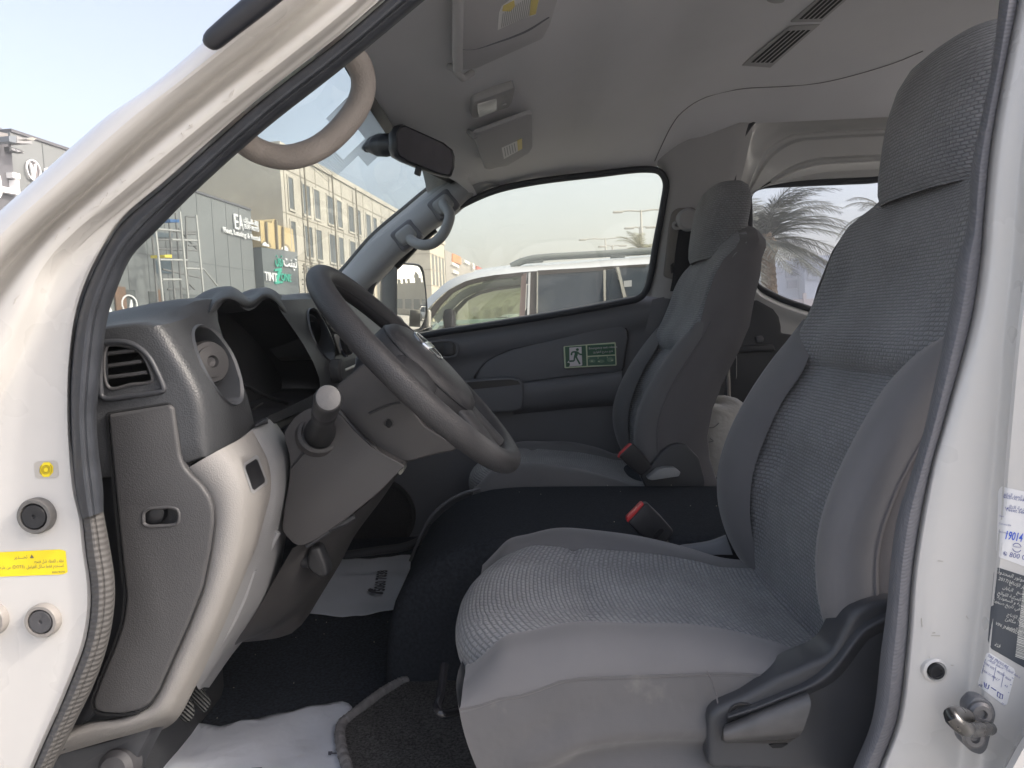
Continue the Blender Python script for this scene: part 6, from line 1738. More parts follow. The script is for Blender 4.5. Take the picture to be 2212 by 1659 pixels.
# shop front
zf = FU(300, 620)[1]
for a, b in ((170, 232), (262, 296), (325, 360), (395, 470)):
    fplate('shop_window', [(a, 0), (b, 0)] and [(fs(a), .15), (fs(b), .15), (fs(b), zf - .15), (fs(a), zf - .15)], MT['windowdark'], sh, .04, .05, px=False)
for a, b in ((250, 273), (340, 352)):
    fplate('door_panel', [(fs(a), .02), (fs(b), .02), (fs(b), zf - .05), (fs(a), zf - .05)], MT['brownpanel'], sh, .09, .06, px=False)
fplate('poster', q(17, (515, 800), (690, 800), (690, 925), (520, 925)), mat('poster_blue', (.05, .075, .09), .4), sh, .05, .04)
fplate('poster', q(17, (490, 520), (690, 540), (690, 580), (490, 575)), mat('poster_dim', (.08, .105, .12), .4), sh, .05, .04)
def fring(name, u, v, ru, rv, w, mt, parent, off):
    c = FU(u, v, off); e = FU(u + ru, v, off)[0] - c[0]; h = c[1] - FU(u, v + rv, off)[1]
    n = 48
    rows = [[FP(c[0] + math.cos(2 * math.pi * k / n) * e * r_, c[1] + math.sin(2 * math.pi * k / n) * h * r_, o_) for k in range(n)] for r_, o_ in ((1, off - .05), (1, off), (1 - w, off), (1 - w, off - .05))]
    return B().grid(rows, closed=True).build(name, mt, parent, 30)
fring('emblem_ring', *q(19, (558, 912))[0], 15.2, 22.2, .12, MT['signwhite'], sh, .12)
fplate('emblem_letter', q(19, (487, 785), (512, 792), (560, 930), (580, 805), (606, 822), (568, 1075), (545, 1072)), MT['signwhite'], sh, .13, .06)
fplate('emblem_field', [(q(19, (558, 912))[0][0] + 13 * math.cos(t), q(19, (558, 912))[0][1] + 19.5 * math.sin(t)) for t in [i * .35 for i in range(18)]], mat('emblem_grey', (.20, .185, .19), .6), sh, .03, .03)
ftxt('C', *q(19, (722, 990))[0], 18, MT['signwhite'], sh, .10)
# company sign
ftxt('E', *q(17, (1282, 490))[0], 34, MT['signwhite'], sh, .10, 1.5, .0, uend=515.5)
ftxt('A', *q(17, (1330, 500))[0], 34, MT['signwhite'], sh, .10, 1.5, .0, uend=525.4)
ftxt(arab('إيلاف للسيارات'), *q(17, (1372, 428))[0], 11, MT['signwhite'], sh, .10, 1.75, .006, uend=557.5)
ftxt('ELAF AUTO', *q(17, (1380, 488))[0], 10, MT['signwhite'], sh, .10, 1.32, .004, uend=559.1)
ftxt('Fleet, Leasing & Rental', *q(17, (1175, 525))[0], 12, MT['signwhite'], sh, .10, 1.32, .004, uend=560.4)
# white ring logo low on the glass
fring('logo_ring', *q(17, (275, 1225))[0], 17, 21, .14, MT['signwhite'], sh, .12)
fplate('logo_letter', q(17, (270, 1300), (285, 1180), (295, 1180), (310, 1300)), MT['signwhite'], sh, .12, .05)
fplate('logo_letter', q(17, (70, 1300), (85, 1240), (105, 1300)), MT['signwhite'], sh, .12, .05)
# roof boxes
ob_ = thing('shop_portal', 'grey shop portal with a small number box and white Arabic letters', 'shop', FP(fs(0), 0, 1))
OP = .8
bb = B(); fbox(bb, fs(-260, OP), fs(58, OP), 0, FU(40, 312, OP)[1], -10, OP); bb.build('wall', MT['cladding2'], ob_, 0)
fplate('roof_box', q(19, (-200, 240), (130, 318), (132, 440), (-200, 360)), mat('roof_box_grey', (.22, .21, .20), .8), ob_, OP + .1, 2.0)
fplate('roof_box', q(19, (145, 355), (262, 350), (268, 470), (150, 442)), mat('roof_box_blue', (.16, .18, .20), .7), ob_, OP + .6, 1.2)
fplate('roof_box', q(19, (270, 352), (440, 405), (525, 430), (528, 485), (275, 468)), mat('roof_box_pale', (.27, .27, .27), .7), ob_, OP + .3, .8)
fplate('floodlight', q(19, (420, 408), (530, 374), (600, 400), (545, 428)), mat('lamp_case', (.3, .29, .26), .6), ob_, OP + .9, .3)
fplate('floodlight', q(19, (-30, 210), (0, 216), (46, 232), (-5, 246)), MT['galv2'], ob_, OP + .9, .3)
fplate('number_box', q(19, (152, 528), (378, 588), (382, 640), (160, 602)), mat('number_box', (.07, .075, .075), .5), ob_, OP + .18, .2)
ftxt('C.R. 103', *q(19, (190, 585))[0], 4.2, MT['signwhite'], ob_, OP + .20, 1.25, uend=39.7)
ftxt('0272', *q(19, (305, 610))[0], 4.2, mat('dim_digits', (.35, .35, .35), .5), ob_, OP + .20, 1.2, uend=50.0)
lt = (( (205, 945), (268, 958), (272, 1042), (215, 1036)), ((275, 962), (328, 972), (332, 1060), (280, 1050)), ((252, 1068), (312, 1078), (330, 1290), (300, 1312), (0, 1258), (-120, 1235), (-120, 1150), (0, 1170), (262, 1222)), ((-60, 1000), (10, 1005), (34, 1180), (36, 1310), (5, 1365), (-90, 1380), (-100, 1340), (-20, 1250)))
for p in lt: fplate('sign_letters', q(19, *p), MT['signwhite'], ob_, OP + .22, .22)

# ---- khaki block behind
kb_ = thing('khaki_building', 'plain khaki building rising behind the dark showroom', 'building', FP(10, 0, -8))
bb = B()
kz = FU(600, 352, -6)[1]
fbox(bb, fs(465, -6), fs(629, -6), 0, kz, -13, -6); bb.build('wall', MT['khaki'], kb_, 0)
bb = B(); fbox(bb, fs(465, -6) - .1, fs(629, -6) + .1, kz + .003, kz + .3, -7, -5.9); bb.build('parapet_cap', MT['khaki'], kb_, 0)
fplate('reflection_patch', [(fs(520, -6), kz - 5), (fs(600, -6), kz - 5), (fs(600, -6), kz - 1.2), (fs(520, -6), kz - 1.2)], mat('khaki_reflection', (.34, .33, .25), .85), kb_, -5.94, .05, px=False)  # pale patch paints in a windshield reflection seen over this wall

# ---- tint shop: yellow arched wall above a dark sign
ts = thing('tint_shop', 'narrow yellow arched shop with a dark window tinting sign', 'shop', FP(fs(600), 0, 0))
OT = .05
fplate('yellow_wall', q(17, (1532, 412), (1590, 425), (1650, 440), (1652, 418), (1668, 400), (1688, 404), (1700, 424), (1702, 455), (1780, 480), (1850, 497), (1872, 720), (1550, 668)), MT['yellowwall'], ts, OT, 6)
for (x, y, w, h) in ((1600, 660, 44, 52), (1785, 700, 44, 58)):
    pts = [(x + w * math.cos(t), y - h * math.sin(t) + .23 * w * math.cos(t)) for t in [math.pi * i / 14 for i in range(15)]]
    fplate('arch_shade_plate', q(17, *pts), mat('arch_shade', (.22, .17, .09), .8), ts, OT + .05, .05)  # raised plate; a recess's shade is painted as darker yellow
    pts = [(x - 8 + w * .72 * math.cos(t), y + 2 - h * .72 * math.sin(t) + .23 * w * .7 * math.cos(t)) for t in [math.pi * i / 14 for i in range(15)]]
    fplate('arch_window', q(17, *pts), MT['signwhite'], ts, OT + .09, .05)
for a, b in (((1590, 428), (1600, 640)), ((1685, 408), (1700, 690)), ((1752, 475), (1756, 700))):
    A, C = FU(*q(17, a)[0], OT + .08), FU(*q(17, b)[0], OT + .08)
    B().bar(FP(*A, OT + .1), FP(*C, OT + .1), .12).build('drain_pipe', MT['stonejoint'], ts, 0)
fplate('sign_board', q(17, (1548, 672), (1895, 722), (1912, 1140), (1580, 1110)), mat('sign_dark', (.12, .135, .135), .5), ts, OT + .25, .5)
ftxt(arab('تينت'), *q(17, (1760, 850))[0], 24, MT['signwhite'], ts, OT + .32, 1.35, .01, uend=640.8)
ftxt(arab('زون'), *q(17, (1680, 822))[0], 24, MT['signgreen'], ts, OT + .32, 1.1, .01, uend=610.4)
ftxt('TINT', *q(17, (1578, 990))[0], 19, MT['signwhite'], ts, OT + .32, 1.5, .012, uend=598.8)
ftxt('ONE', *q(17, (1735, 995))[0], 17, MT['signgreen'], ts, OT + .32, 1.5, .012, uend=629.0)
fplate('zigzag', q(17, (1680, 885), (1740, 872), (1748, 890), (1712, 995), (1760, 1005), (1758, 1018), (1685, 1028), (1682, 1010), (1715, 900), (1680, 905)), MT['signgreen'], ts, OT + .34, .1)
ftxt('- - - -', *q(17, (1585, 1032))[0], 6, MT['stone'], ts, OT + .3)
fplate('shop_window', [(fs(570), .2), (fs(640), .2), (fs(640), 2.2), (fs(570), 2.2)], MT['windowdark'], ts, OT + .06, .05, px=False)

# ---- pale stone office building with punched windows
sb_ = thing('stone_building', 'pale limestone office building with rows of narrow dark windows', 'building', FP(fs(700), 0))
t0, t1 = fs(626), fs(872)
H = FU(740, 395)[1]
bb = B(); fbox(bb, t0, t1, 0, H, -18, 0); bb.build('wall', MT['stone'], sb_, 0)
bb = B(); fbox(bb, t0 - .1, t1 + .1, H + .003, H + .35, -1, .12); bb.build('parapet_cap', MT['stone'], sb_, 0)
fl_z = ((9.35, 11.3), (6.6, 8.6), (3.9, 5.9), (1.0, 3.1))
win_s = []
s = t0 + 1.0
k = 0
while s < t1 - 1.5:
    for w in ((.75,) if k == 0 else (1.25, 1.0)):
        win_s.append((s, w)); s += w + (.75 if w > 1.1 else 1.5)
    k += 1
for z0, z1 in fl_z:
    for s, w in win_s:
        p = plate('window', [FP(s, z0, .015), FP(s + w, z0, .015), FP(s + w, z1, .015), FP(s, z1, .015)], GN * -.06, MT['windowdark'], sb_, 0)
        bb = B()
        fbox(bb, s - .12, s - .003, z0, z1, -.02, .06); fbox(bb, s + w + .003, s + w + .12, z0, z1, -.02, .06)
        fbox(bb, s - .12, s + w + .12, z0 - .14, z0 - .003, -.02, .10); fbox(bb, s - .12, s + w + .12, z1 + .003, z1 + .12, -.02, .06)
        bb.build('window_surround', MT['stone'], p, 0)
bb = B()
for z in (3.5, 6.25, 9.0, 11.7): fbox(bb, t0, t1, z - .03, z + .03, -.02, .02)
s = t0 + .45
while s < t1:
    fbox(bb, s, s + .05, .2, H - .1, -.02, .021); s += 2.62
ob_ = bb.build('stone_joints', MT['stonejoint'], sb_, 0); ob_['kind'] = 'stuff'
for s in (t0 + 3.1, t0 + 8.3, t0 + 13.6):
    B().tube([FP(s, .3, .35), FP(s + .05, 4, .33), FP(s - .04, 8, .35), FP(s, H, .3)], .06, 6).build('drain_pipe', MT['stonejoint'], sb_, 40)
# ---- second stone building beyond, seen at its corner
s2 = thing('stone_tower', 'stone building beyond the mirror with a sunlit street face and a shaded end', 'building', FP(fs(935), 0))
q0, q1 = fs(936), fs(967)
H2 = FU(936, 518)[1]
bb = B(); fbox(bb, q0, q1, 0, H2, -14, 0); bb.build('wall', MT['stone'], s2, 0)
bb = B(); fbox(bb, q0 - .15, q1 + .15, H2 + .003, H2 + .5, -14.1, .15); bb.build('parapet_cap', MT['stone'], s2, 0)
L2 = q1 - q0
for z0, z1 in ((H2 * .56, H2 * .86), (H2 * .15, H2 * .36)):
    for k in range(4):
        a = q0 + L2 * (.10 + .23 * k); b = a + L2 * .13
        plate('window', [FP(a, z0, .02), FP(b, z0, .02), FP(b, z1, .02), FP(a, z1, .02)], GN * -.06, MT['windowdark'], s2, 0)
for z0, z1 in ((H2 * .72, H2 * .86), (H2 * .45, H2 * .6), (H2 * .15, H2 * .3)):
    for o_ in (-3, -6.5, -10):
        plate('window', [FP(q0 - .02, z0, o_), FP(q0 - .02, z0, o_ - 1.2), FP(q0 - .02, z1, o_ - 1.2), FP(q0 - .02, z1, o_)], GD * .05, MT['windowdark'], s2, 0)
bb = B()
for k in range(6): fbox(bb, q0 - .03, q1, H2 * (.1 + .15 * k), H2 * (.1 + .15 * k) + .06, -14, .03)
ob_ = bb.build('stone_joints', MT['stonejoint'], s2, 0); ob_['kind'] = 'stuff'
# ---- retail row further along
rr_ = thing('retail_row', 'row of distant grey shops with an orange corner panel and white signs', 'shop', FP(fs(990), 0))
r0_, r1_ = fs(970), fs(1085)
H3 = FU(980, 548)[1]
bb = B(); fbox(bb, r0_, r1_, 0, H3, -12, -.1); bb.build('wall', mat('retail_grey', (.27, .26, .25), .8), rr_, 0)
fplate('orange_panel', q(16, (1180, -10), (1335, 60), (1340, 210), (1175, 150)), MT['orange'], rr_, .1, .3)
fplate('shop_sign', q(16, (1168, 160), (1300, 235), (1298, 280), (1170, 215)), MT['signwhite'], rr_, .2, .3)
fplate('shop_sign', q(16, (1185, 312), (1292, 355), (1290, 412), (1188, 372)), MT['signwhite'], rr_, .2, .3)
fplate('shop_sign', q(16, (1405, 110), (1510, 165), (1505, 220), (1408, 165)), MT['signwhite'], rr_, .2, .3)
ftxt('2', *q(16, (1570, 280))[0], 11, MT['signwhite'], rr_, .3, 3.0, .05)
fplate('red_sign', q(16, (1660, 240), (1750, 285), (1748, 338), (1660, 310)), MT['redsign'], rr_, .2, .3)
# pale distant blocks
for k, (ua, ub, vt, Y, mt) in enumerate(((1046, 1075, 610, 230, 'pale tan distant block closing the street'),)):
    pass

# ---- scaffolds
def scaffold(name, label, verts, horiz, diag, off, mt, boards=()):
    t = thing(name, label, 'scaffold', FP(*FU(*q(17, verts[0][1])[0], off), off) * 1.0)
    for a, b in verts:
        A = FU(*q(17, a)[0], off); s_ = A[0]
        b2 = FU(*q(17, b)[0], off)
        tube('scaffold_pole', [FP(A[0], A[1], off), FP((A[0] * .5 + b2[0] * .5), (A[1] + 0) / 2, off), FP(b2[0], 0, off)], .05, mt, t, 6)
    for a, b in horiz:
        tube('ledger', [FP(*FU(*q(17, a)[0], off - .05), off - .05), FP(*FU(*q(17, b)[0], off - .05), off - .05)], .042, mt, t, 6)
    for a, b in diag:
        tube('brace', [FP(*FU(*q(17, a)[0], off - .1), off - .1), FP(*FU(*q(17, b)[0], off - .1), off - .1)], .042, mt, t, 6)
    for p, m_ in boards:
        fplate('board', q(17, *p), m_, t, off - .2, .6)
    return t
scaffold('scaffold', 'tall tube scaffold standing before the dark showroom, its nearer frame', (((522, 490), (612, 1175)), ((757, 328), (850, 1110)), ((915, 360), (998, 1070))),
         (((522, 495), (760, 515)), ((680, 600), (945, 608)), ((560, 792), (830, 797)), ((820, 878), (985, 882)), ((590, 985), (770, 985))), (((985, 880), (1118, 1045)),), 1.9, MT['galv'],
         ((((610, 745), (680, 742), (682, 775), (612, 772)), mat('yellow_item', (.6, .5, .06), .6)), (((665, 400), (755, 405), (752, 432), (668, 430)), mat('blue_item', (.03, .12, .30), .6))))
scaffold('scaffold', 'dull inner frame of the tube scaffold, close against the dark showroom', (((650, 375), (700, 1080)), ((716, 340), (770, 1110)), ((815, 375), (800, 1060)), ((490, 560), (540, 1150))),
         (((535, 600), (940, 600)), ((545, 690), (960, 705)), ((700, 520), (935, 520)), ((820, 375), (920, 380)), ((830, 545), (930, 545)), ((840, 655), (930, 655)), ((590, 885), (980, 975)), ((640, 1080), (860, 1075))), (((740, 490), (930, 700)), ((830, 1010), (900, 1080))), .9, MT['galv2'])
scaffold('scaffold', 'small scaffold against the pale stone office building', (((1960, 830), (1960, 1090)), ((2035, 815), (2040, 1090)), ((2105, 800), (2110, 1090))), (((1945, 850), (2120, 850)), ((1945, 915), (2120, 930)), ((1945, 985), (2120, 985)), ((1945, 1030), (2120, 1040))), (((1950, 880), (2110, 1010)),), 1.2, MT['stonejoint'])

# ---- lamp posts
def lamp(u, v, hgt, arm, label):
    dpt = (hgt - 1.42) * FPX / (706 - .04 * (u - 1106) - v)
    p = U(u, 700, y=dpt - 1.08)
    t = thing('lamp_post', label, 'lamp post', (p.x, p.y, 0), 'double armed lamp posts along the road')
    B().tube([Vector((p.x, p.y, 0)), Vector((p.x, p.y, hgt))], [.13, .08], 8).build('post', MT['pole'], t, 40)
    for sg in (-1, 1):
        a = B().tube([Vector((p.x, p.y, hgt - .12)), Vector((p.x + sg * arm * .6, p.y, hgt - .02)), Vector((p.x + sg * arm, p.y, hgt - .05))], .06, 6).build('arm', MT['pole'], t, 40)
        B().box((p.x + sg * (arm + .3), p.y, hgt - .10), (.8, .3, .16)).build('lamp_head', MT['pole'], t, 30, .05)
lamp(1391, 456, 10.2, 1.5, 'tall double armed lamp post, tallest seen in the passenger window')
lamp(1313, 515, 10.2, 2.0, 'double armed lamp post above the roof rail of the white car')
lamp(1388, 491, 9.0, .55, 'thin lamp post just behind the tallest one')
lamp(1328, 530, 9.0, .7, 'smallest distant lamp post beside the second one')

# ---- palms
def palm(name, label, base, hgt, crown_r, n, seed, wind=(0, 0), trunk_r=.22, lean=(0, 0), mt='frond', leaf=1.0):
    rnd = random.Random(seed)
    t = thing(name, label, 'palm tree', base)
    bx_, by_ = base[0], base[1]
    top = Vector((bx_ + lean[0], by_ + lean[1], hgt))
    path = spline([Vector((bx_, by_, 0)), Vector((bx_ + lean[0] * .4, by_ + lean[1] * .4, hgt * .5)), top], 40)
    B().tube(path, [trunk_r * (1.15 - .3 * i / 39) * (1 + .10 * (i % 2)) for i in range(40)], 12).build('trunk', MT['trunk'], t, 20)
    B().tube([top + Vector((0, 0, -.5)), top + Vector((0, 0, -.1)), top + Vector((0, 0, .35))], [trunk_r * .9, trunk_r * 1.7, trunk_r * .7], 10).build('crown_boss', MT['trunk'], t, 20)
    for i in range(n):
        az = 2 * math.pi * i * .381966 + rnd.uniform(-.2, .2)
        up = rnd.uniform(-.3, 1.35)
        L = crown_r * rnd.uniform(.85, 1.12)
        d = Vector((math.cos(az) * math.cos(up), math.sin(az) * math.cos(up), math.sin(up)))
        pts = [top + Vector((0, 0, .1))]
        v = d.copy(); p = pts[0].copy()
        for k in range(9):
            p = p + v * (L / 9)
            v = (v + Vector((wind[0] * .11, wind[1] * .11, -.13 - .10 * rnd.random() * .5))).normalized()
            pts.append(p.copy())
        sp = spline(pts, 30)
        bb = B()
        bb.tube(sp[::3], [.03 - .0026 * k for k in range(len(sp[::3]))], 4)
        for k in range(3, 30):
            tn = (sp[min(k + 1, 29)] - sp[k - 1]).normalized()
            sd = tn.cross(Vector((0, 0, 1)))
            sd = sd.normalized() if sd.length > .05 else Vector((1, 0, 0))
            fall = math.sin(math.pi * (k / 29) ** .7) ** .6
            for sg in (-1, 1):
                for jj in (0, .5):
                    bpt = sp[k] + tn * jj * L / 29
                    ll = leaf * crown_r * .20 * (fall + .25) * rnd.uniform(.8, 1.15)
                    tip = bpt + (sd * sg * .72 + tn * .62 + Vector((0, 0, -.25 + rnd.uniform(-.15, .2)))).normalized() * ll + Vector((wind[0], wind[1], 0)) * .12 * ll
                    w = tn * .017 * crown_r / 2.3
                    md = bpt.lerp(tip, .5) + Vector((0, 0, .03 * ll))
                    bb.add([bpt - w * .5, bpt + w * .5, md + w * .6, tip, md - w * .6], [(0, 1, 2, 4), (2, 3, 4)])
        bb.build('frond', MT[mt], t, 0, recalc=False)
    return t
pc = U(1656, 528, y=23.0)
palm('palm_tree', 'windblown date palm seen through the rear side window', (pc.x + .15, pc.y, 0), pc.z, 2.9, 46, 4, wind=(1.1, 0), trunk_r=.24, lean=(-.15, 0))
pc = U(1385, 545, y=48)
palm('palm_tree', 'palm top showing above the white car roof in the passenger window', (pc.x, pc.y, 0), pc.z, 1.9, 26, 9, wind=(.3, 0), mt='frond2')
pc = U(1905, 470, y=26)
palm('palm_tree', 'palm mostly hidden behind the driver headrest', (pc.x + .3, pc.y, 0), pc.z, 2.0, 24, 14, wind=(.8, 0))

# ---- what stands beyond the rear window
hw_ = thing('distant_building', 'blue grey distant building behind the palm', 'building', (38, 95, 0))
def ybox(u0, v0, u1, v1, Y, dep):
    a, b = U(u0, v0, y=Y), U(u1, v1, y=Y)
    return Vector(((a.x + b.x) / 2, Y + dep / 2, (a.z + b.z) / 2)), (abs(b.x - a.x), dep, abs(a.z - b.z))
for u0, v0, u1, v1, Y in ((1560, 568, 1735, 702, 95), (1738, 553, 1990, 700, 93)):
    c, s_ = ybox(u0, v0, u1, v1, Y, 14); B().box(c, s_).build('wall', MT['bluewall'], hw_, 0)
for pts in ((1655, 578, 1690, 590), (1697, 572, 1712, 600), (1745, 572, 1765, 604), (1772, 566, 1800, 606), (1640, 604, 1662, 618), (1700, 606, 1722, 622), (1810, 566, 1840, 600), (1850, 562, 1880, 600)):
    a = U(pts[0], pts[1], y=92.9 if pts[0] > 1737 else 94.9); b = U(pts[2], pts[3], y=a.y)
    B().box(((a.x + b.x) / 2, a.y, (a.z + b.z) / 2), (abs(b.x - a.x), .2, abs(a.z - b.z))).build('window', mat('pale_window', (.16, .19, .25), .3) if len(hw_.children) < 4 else bpy.data.materials['pale_window'], hw_, 0)
fe = thing('boundary_fence', 'pale boundary fence of panels and posts along the road', 'fence', (20, 60, 0))
x = 8.0
a = U(1560, 640, y=60).z
while x < 40:
    B().box((x, 60, a / 2), (.25, .25, a)).build('fence_post', MT['fence'], fe, 0)
    B().box((x + 1.25, 60, a * .44), (2.24, .08, a * .82)).build('fence_panel', MT['fence'], fe, 0)
    x += 2.5
bu = thing('bush', 'dusty bush beside the parked car outside', 'bush', tuple(U(1690, 655, y=30).xy) + (0,))
rnd = random.Random(8); bb = B(); c = Vector(bu.location) + Vector((0, 0, .9))
for _ in range(900):
    d = Vector((rnd.gauss(0, 1), rnd.gauss(0, 1), rnd.gauss(0, .8))); d = d.normalized() * (rnd.random() ** .4)
    p = c + Vector((d.x * 1.0, d.y * .8, d.z * .95 + .25)); r_ = Vector((rnd.uniform(-1, 1), rnd.uniform(-1, 1), rnd.uniform(-1, 1))).normalized() * .14; r2 = r_.cross(Vector((rnd.random(), rnd.random(), rnd.random()))).normalized() * .07
    if p.z > .05: bb.add([p - r_, p + r2, p + r_, p - r2], [(0, 1, 2, 3)])
bb.build('foliage', MT['bush'], bu, 0, recalc=False)
B().tube([Vector(bu.location), Vector(bu.location) + Vector((0, 0, 1))], [.06, .03], 6).build('stem', MT['trunk'], bu, 40)
# ================================================================== cars
def car(name, label, pos, heading, L, W, H, paint, kind='saloon', group=None, glass_mt=None):
    t = thing(name, label, 'car', (pos[0], pos[1], 0), group)
    t.rotation_euler = (0, 0, heading)
    M = Matrix.Translation(Vector((pos[0], pos[1], 0))) @ Matrix.Rotation(heading, 4, 'Z')
    bpy.context.view_layer.update()
    hl = L / 2; wr = .33 if kind == 'saloon' else .38
    belt = H * (.60 if kind == 'saloon' else .58)
    gl = glass_mt or MT['tinted']
    X = lambda f: (f - .5) * L                         # 0 = tail, 1 = nose
    def bld(b, nm, mt, par=None, sm=35, bev=0, seg=2):
        b.v = [M @ p for p in b.v]
        return b.build(nm, mt, par or t, sm, bev, seg)
    if kind == 'saloon':
        st = [(0, .42, .80, .80), (.02, .30, .92, .93), (.10, .24, 1, 1.0), (.25, .22, 1, 1.02), (.5, .20, 1, 1.0), (.70, .22, 1, .98), (.85, .24, .98, .90), (.95, .26, .93, .78), (1.0, .38, .78, .62)]
        roofx = (.12, .25, .52, .70)
    else:
        st = [(0, .48, .85, .95), (.015, .36, .95, 1.0), (.08, .30, 1, 1.02), (.25, .28, 1, 1.02), (.5, .27, 1, 1.0), (.70, .28, 1, 1.0), (.86, .30, .98, .97), (.96, .34, .94, .88), (1.0, .44, .82, .70)]
        roofx = (.02, .07, .56, .72)
    rows = []
    for f, z0, w, zt in st:
        w2 = W / 2 * w; zt = belt * zt
        pts = [(-w2 * .9, z0), (-w2, z0 + .08), (-w2 * 1.0, z0 + (zt - z0) * .55), (-w2 * .965, zt - .06), (-w2 * .90, zt), (0, zt + .02), (w2 * .90, zt), (w2 * .965, zt - .06), (w2, z0 + (zt - z0) * .55), (w2, z0 + .08), (w2 * .9, z0)]
        rows.append([Vector((X(f), y, z)) for y, z in pts])
    cols = [spline(c, 40) for c in zip(*rows)]
    b = B().grid([list(r) for r in zip(*cols)], closed=True)
    n = len(cols); k0 = len(b.v)
    b.f += [tuple(range(n)), tuple(range(k0 - n, k0))]
    bld(b, 'body', paint, sm=50)
    # glasshouse
    rb, rt0, rt1, rf = [X(f) for f in roofx]
    wb, wt = W / 2 * .93, W / 2 * .72
    zb = belt - .02
    roof = B().grid([spline([Vector((x, -wt * k, z - .05)), Vector((x, -wt * k * .9, z)), Vector((x, 0, z + .03)), Vector((x, wt * k * .9, z)), Vector((x, wt * k, z - .05))], 16) for x, z, k in ((rt0 - .12, H - .10, .97), (rt0, H - .045, 1), ((rt0 + rt1) / 2, H - .03, 1), (rt1, H - .05, 1), (rt1 + .15, H - .12, .97))])
    bld(roof, 'roof', paint, sm=60)
    B0 = B()
    for sg in (-1, 1):
        for (xb, xt) in ((rf, rt1 + .12), ((rf + rb) / 2 + .05, (rt0 + rt1) / 2 + .05), (rb, rt0 - .10)):
            B0.bar((xb, sg * wb, zb), (xt, sg * wt, H - .09), .07, .07)
    bld(B0, 'pillars', paint if kind == 'saloon' else paint)
    mid_b, mid_t = (rf + rb) / 2 + .05, (rt0 + rt1) / 2 + .05
    for sg in (-1, 1):
        for a0, a1, c0, c1 in ((rf - .05, mid_b + .03, mid_t + .03, rt1 + .08), (mid_b - .03, rb + .05, rt0 - .06, mid_t - .03)):
            bld(B().add([Vector((a0, sg * (wb - .01), zb)), Vector((a1, sg * (wb - .01), zb)), Vector((c0, sg * (wt - .005), H - .11)), Vector((c1, sg * (wt - .005), H - .11))], [(0, 1, 2, 3)]), 'side_window', gl, sm=0)
    bld(B().add([Vector((rf, -wb, zb)), Vector((rf, wb, zb)), Vector((rt1 + .14, wt, H - .10)), Vector((rt1 + .14, -wt, H - .10))], [(0, 1, 2, 3)]), 'windscreen', gl, sm=0)
    bld(B().add([Vector((rb, -wb, zb)), Vector((rb, wb, zb)), Vector((rt0 - .12, wt, H - .09)), Vector((rt0 - .12, -wt, H - .09))], [(0, 1, 2, 3)]), 'rear_window', gl, sm=0)
    for f in (.19, .81):
        for sg in (-1, 1):
            c = Vector((X(f), sg * W / 2 * .94, wr))
            w_ = bld(B().lathe(c, (0, sg, 0), [(wr * .62, -.11), (wr * .95, -.11), (wr, -.07), (wr, .05), (wr * .95, .085), (wr * .66, .08)], 28), 'wheel', MT['tyre'])
            bld(B().lathe(c, (0, sg, 0), [(wr * .68, .055), (wr * .62, .075), (wr * .2, .06), (0, .062)], 20), 'rim', MT['rim'], w_)
            bld(B().lathe(c, (0, sg, 0), [(wr * 1.12, .035), (wr * 1.15, .055), (wr * 1.02, .05)], 28), 'wheel_arch', MT['black'])
    for sg in (-1, 1):
        bld(B().box((hl - .10, sg * W * .36, belt * .66), (.16, W * .18, .13)), 'headlight', MT['headlight'], bev=.03)
        bld(B().box((-hl + .06, sg * W * .38, belt * .80), (.12, W * .16, .16)), 'tail_light', MT['taillight'], bev=.03)
        bld(B().box((rf - .15, sg * (W / 2 + .06), belt + .05), (.10, .16, .12)), 'side_mirror', paint, bev=.03)
    bld(B().box((hl - .015, 0, .45), (.06, W * .5, .16)), 'grille', MT['black'], bev=.01)
    bld(B().box((-hl + .005, 0, belt * .62), (.03, .5, .12)), 'number_plate', MT['labelwhite'])
    return t
# ---- the white car in the next bay, built to its own shape
SYc = 5.2
sv_ = thing('parked_suv', 'white parked off-road car with dark rear glass and roof rails, outside the passenger window', 'car', (.4, 6.1, 0))
def Q18(*p): return q(18, *p)
def US(pts, y): return us(Q18(*pts), y=y)
topo = ((40, 1290), (100, 1222), (165, 1163), (250, 1086), (330, 1020), (450, 968), (600, 936), (760, 914), (900, 902), (1300, 876), (1900, 828), (2300, 806), (2500, 830))
topi = ((60, 1345), (120, 1285), (185, 1225), (265, 1145), (340, 1085), (470, 1020), (600, 988), (760, 968), (900, 950), (1300, 922), (1900, 884), (2300, 866), (2480, 890))
near_i = spline(US(topi, SYc), 60); near_o = spline(US(topo, SYc + .13), 60)
def mir(r): return [Vector((p.x, 2 * (SYc + .92) - p.y, p.z)) for p in r]
roofr = [near_i, [a.lerp(b, .5) + Vector((0, -.02, .0)) for a, b in zip(near_i, near_o)], near_o]
# the roof skin proper starts where the screen ends
RS = 14
mid = [Vector((p.x, SYc + .92, p.z + .05)) for p in near_o]
B().grid(roofr).build('side_rail_panel', MT['suvwhite'], sv_, 60)
B().grid([mir(r) for r in roofr]).build('side_rail_panel', MT['suvwhite'], sv_, 60)
B().grid([r[RS:] for r in (near_o, [a.lerp(b, .3) + Vector((0, 0, .02)) for a, b in zip(near_o, mid)], mid, [a.lerp(b, .3) + Vector((0, 0, .02)) for a, b in zip(mir(near_o), mid)], mir(near_o))]).build('roof', MT['suvwhite'], sv_, 60)
B().grid([r[:RS + 1] for r in (near_o, mid, mir(near_o))]).build('windscreen', MT['carglass'], sv_, 60)
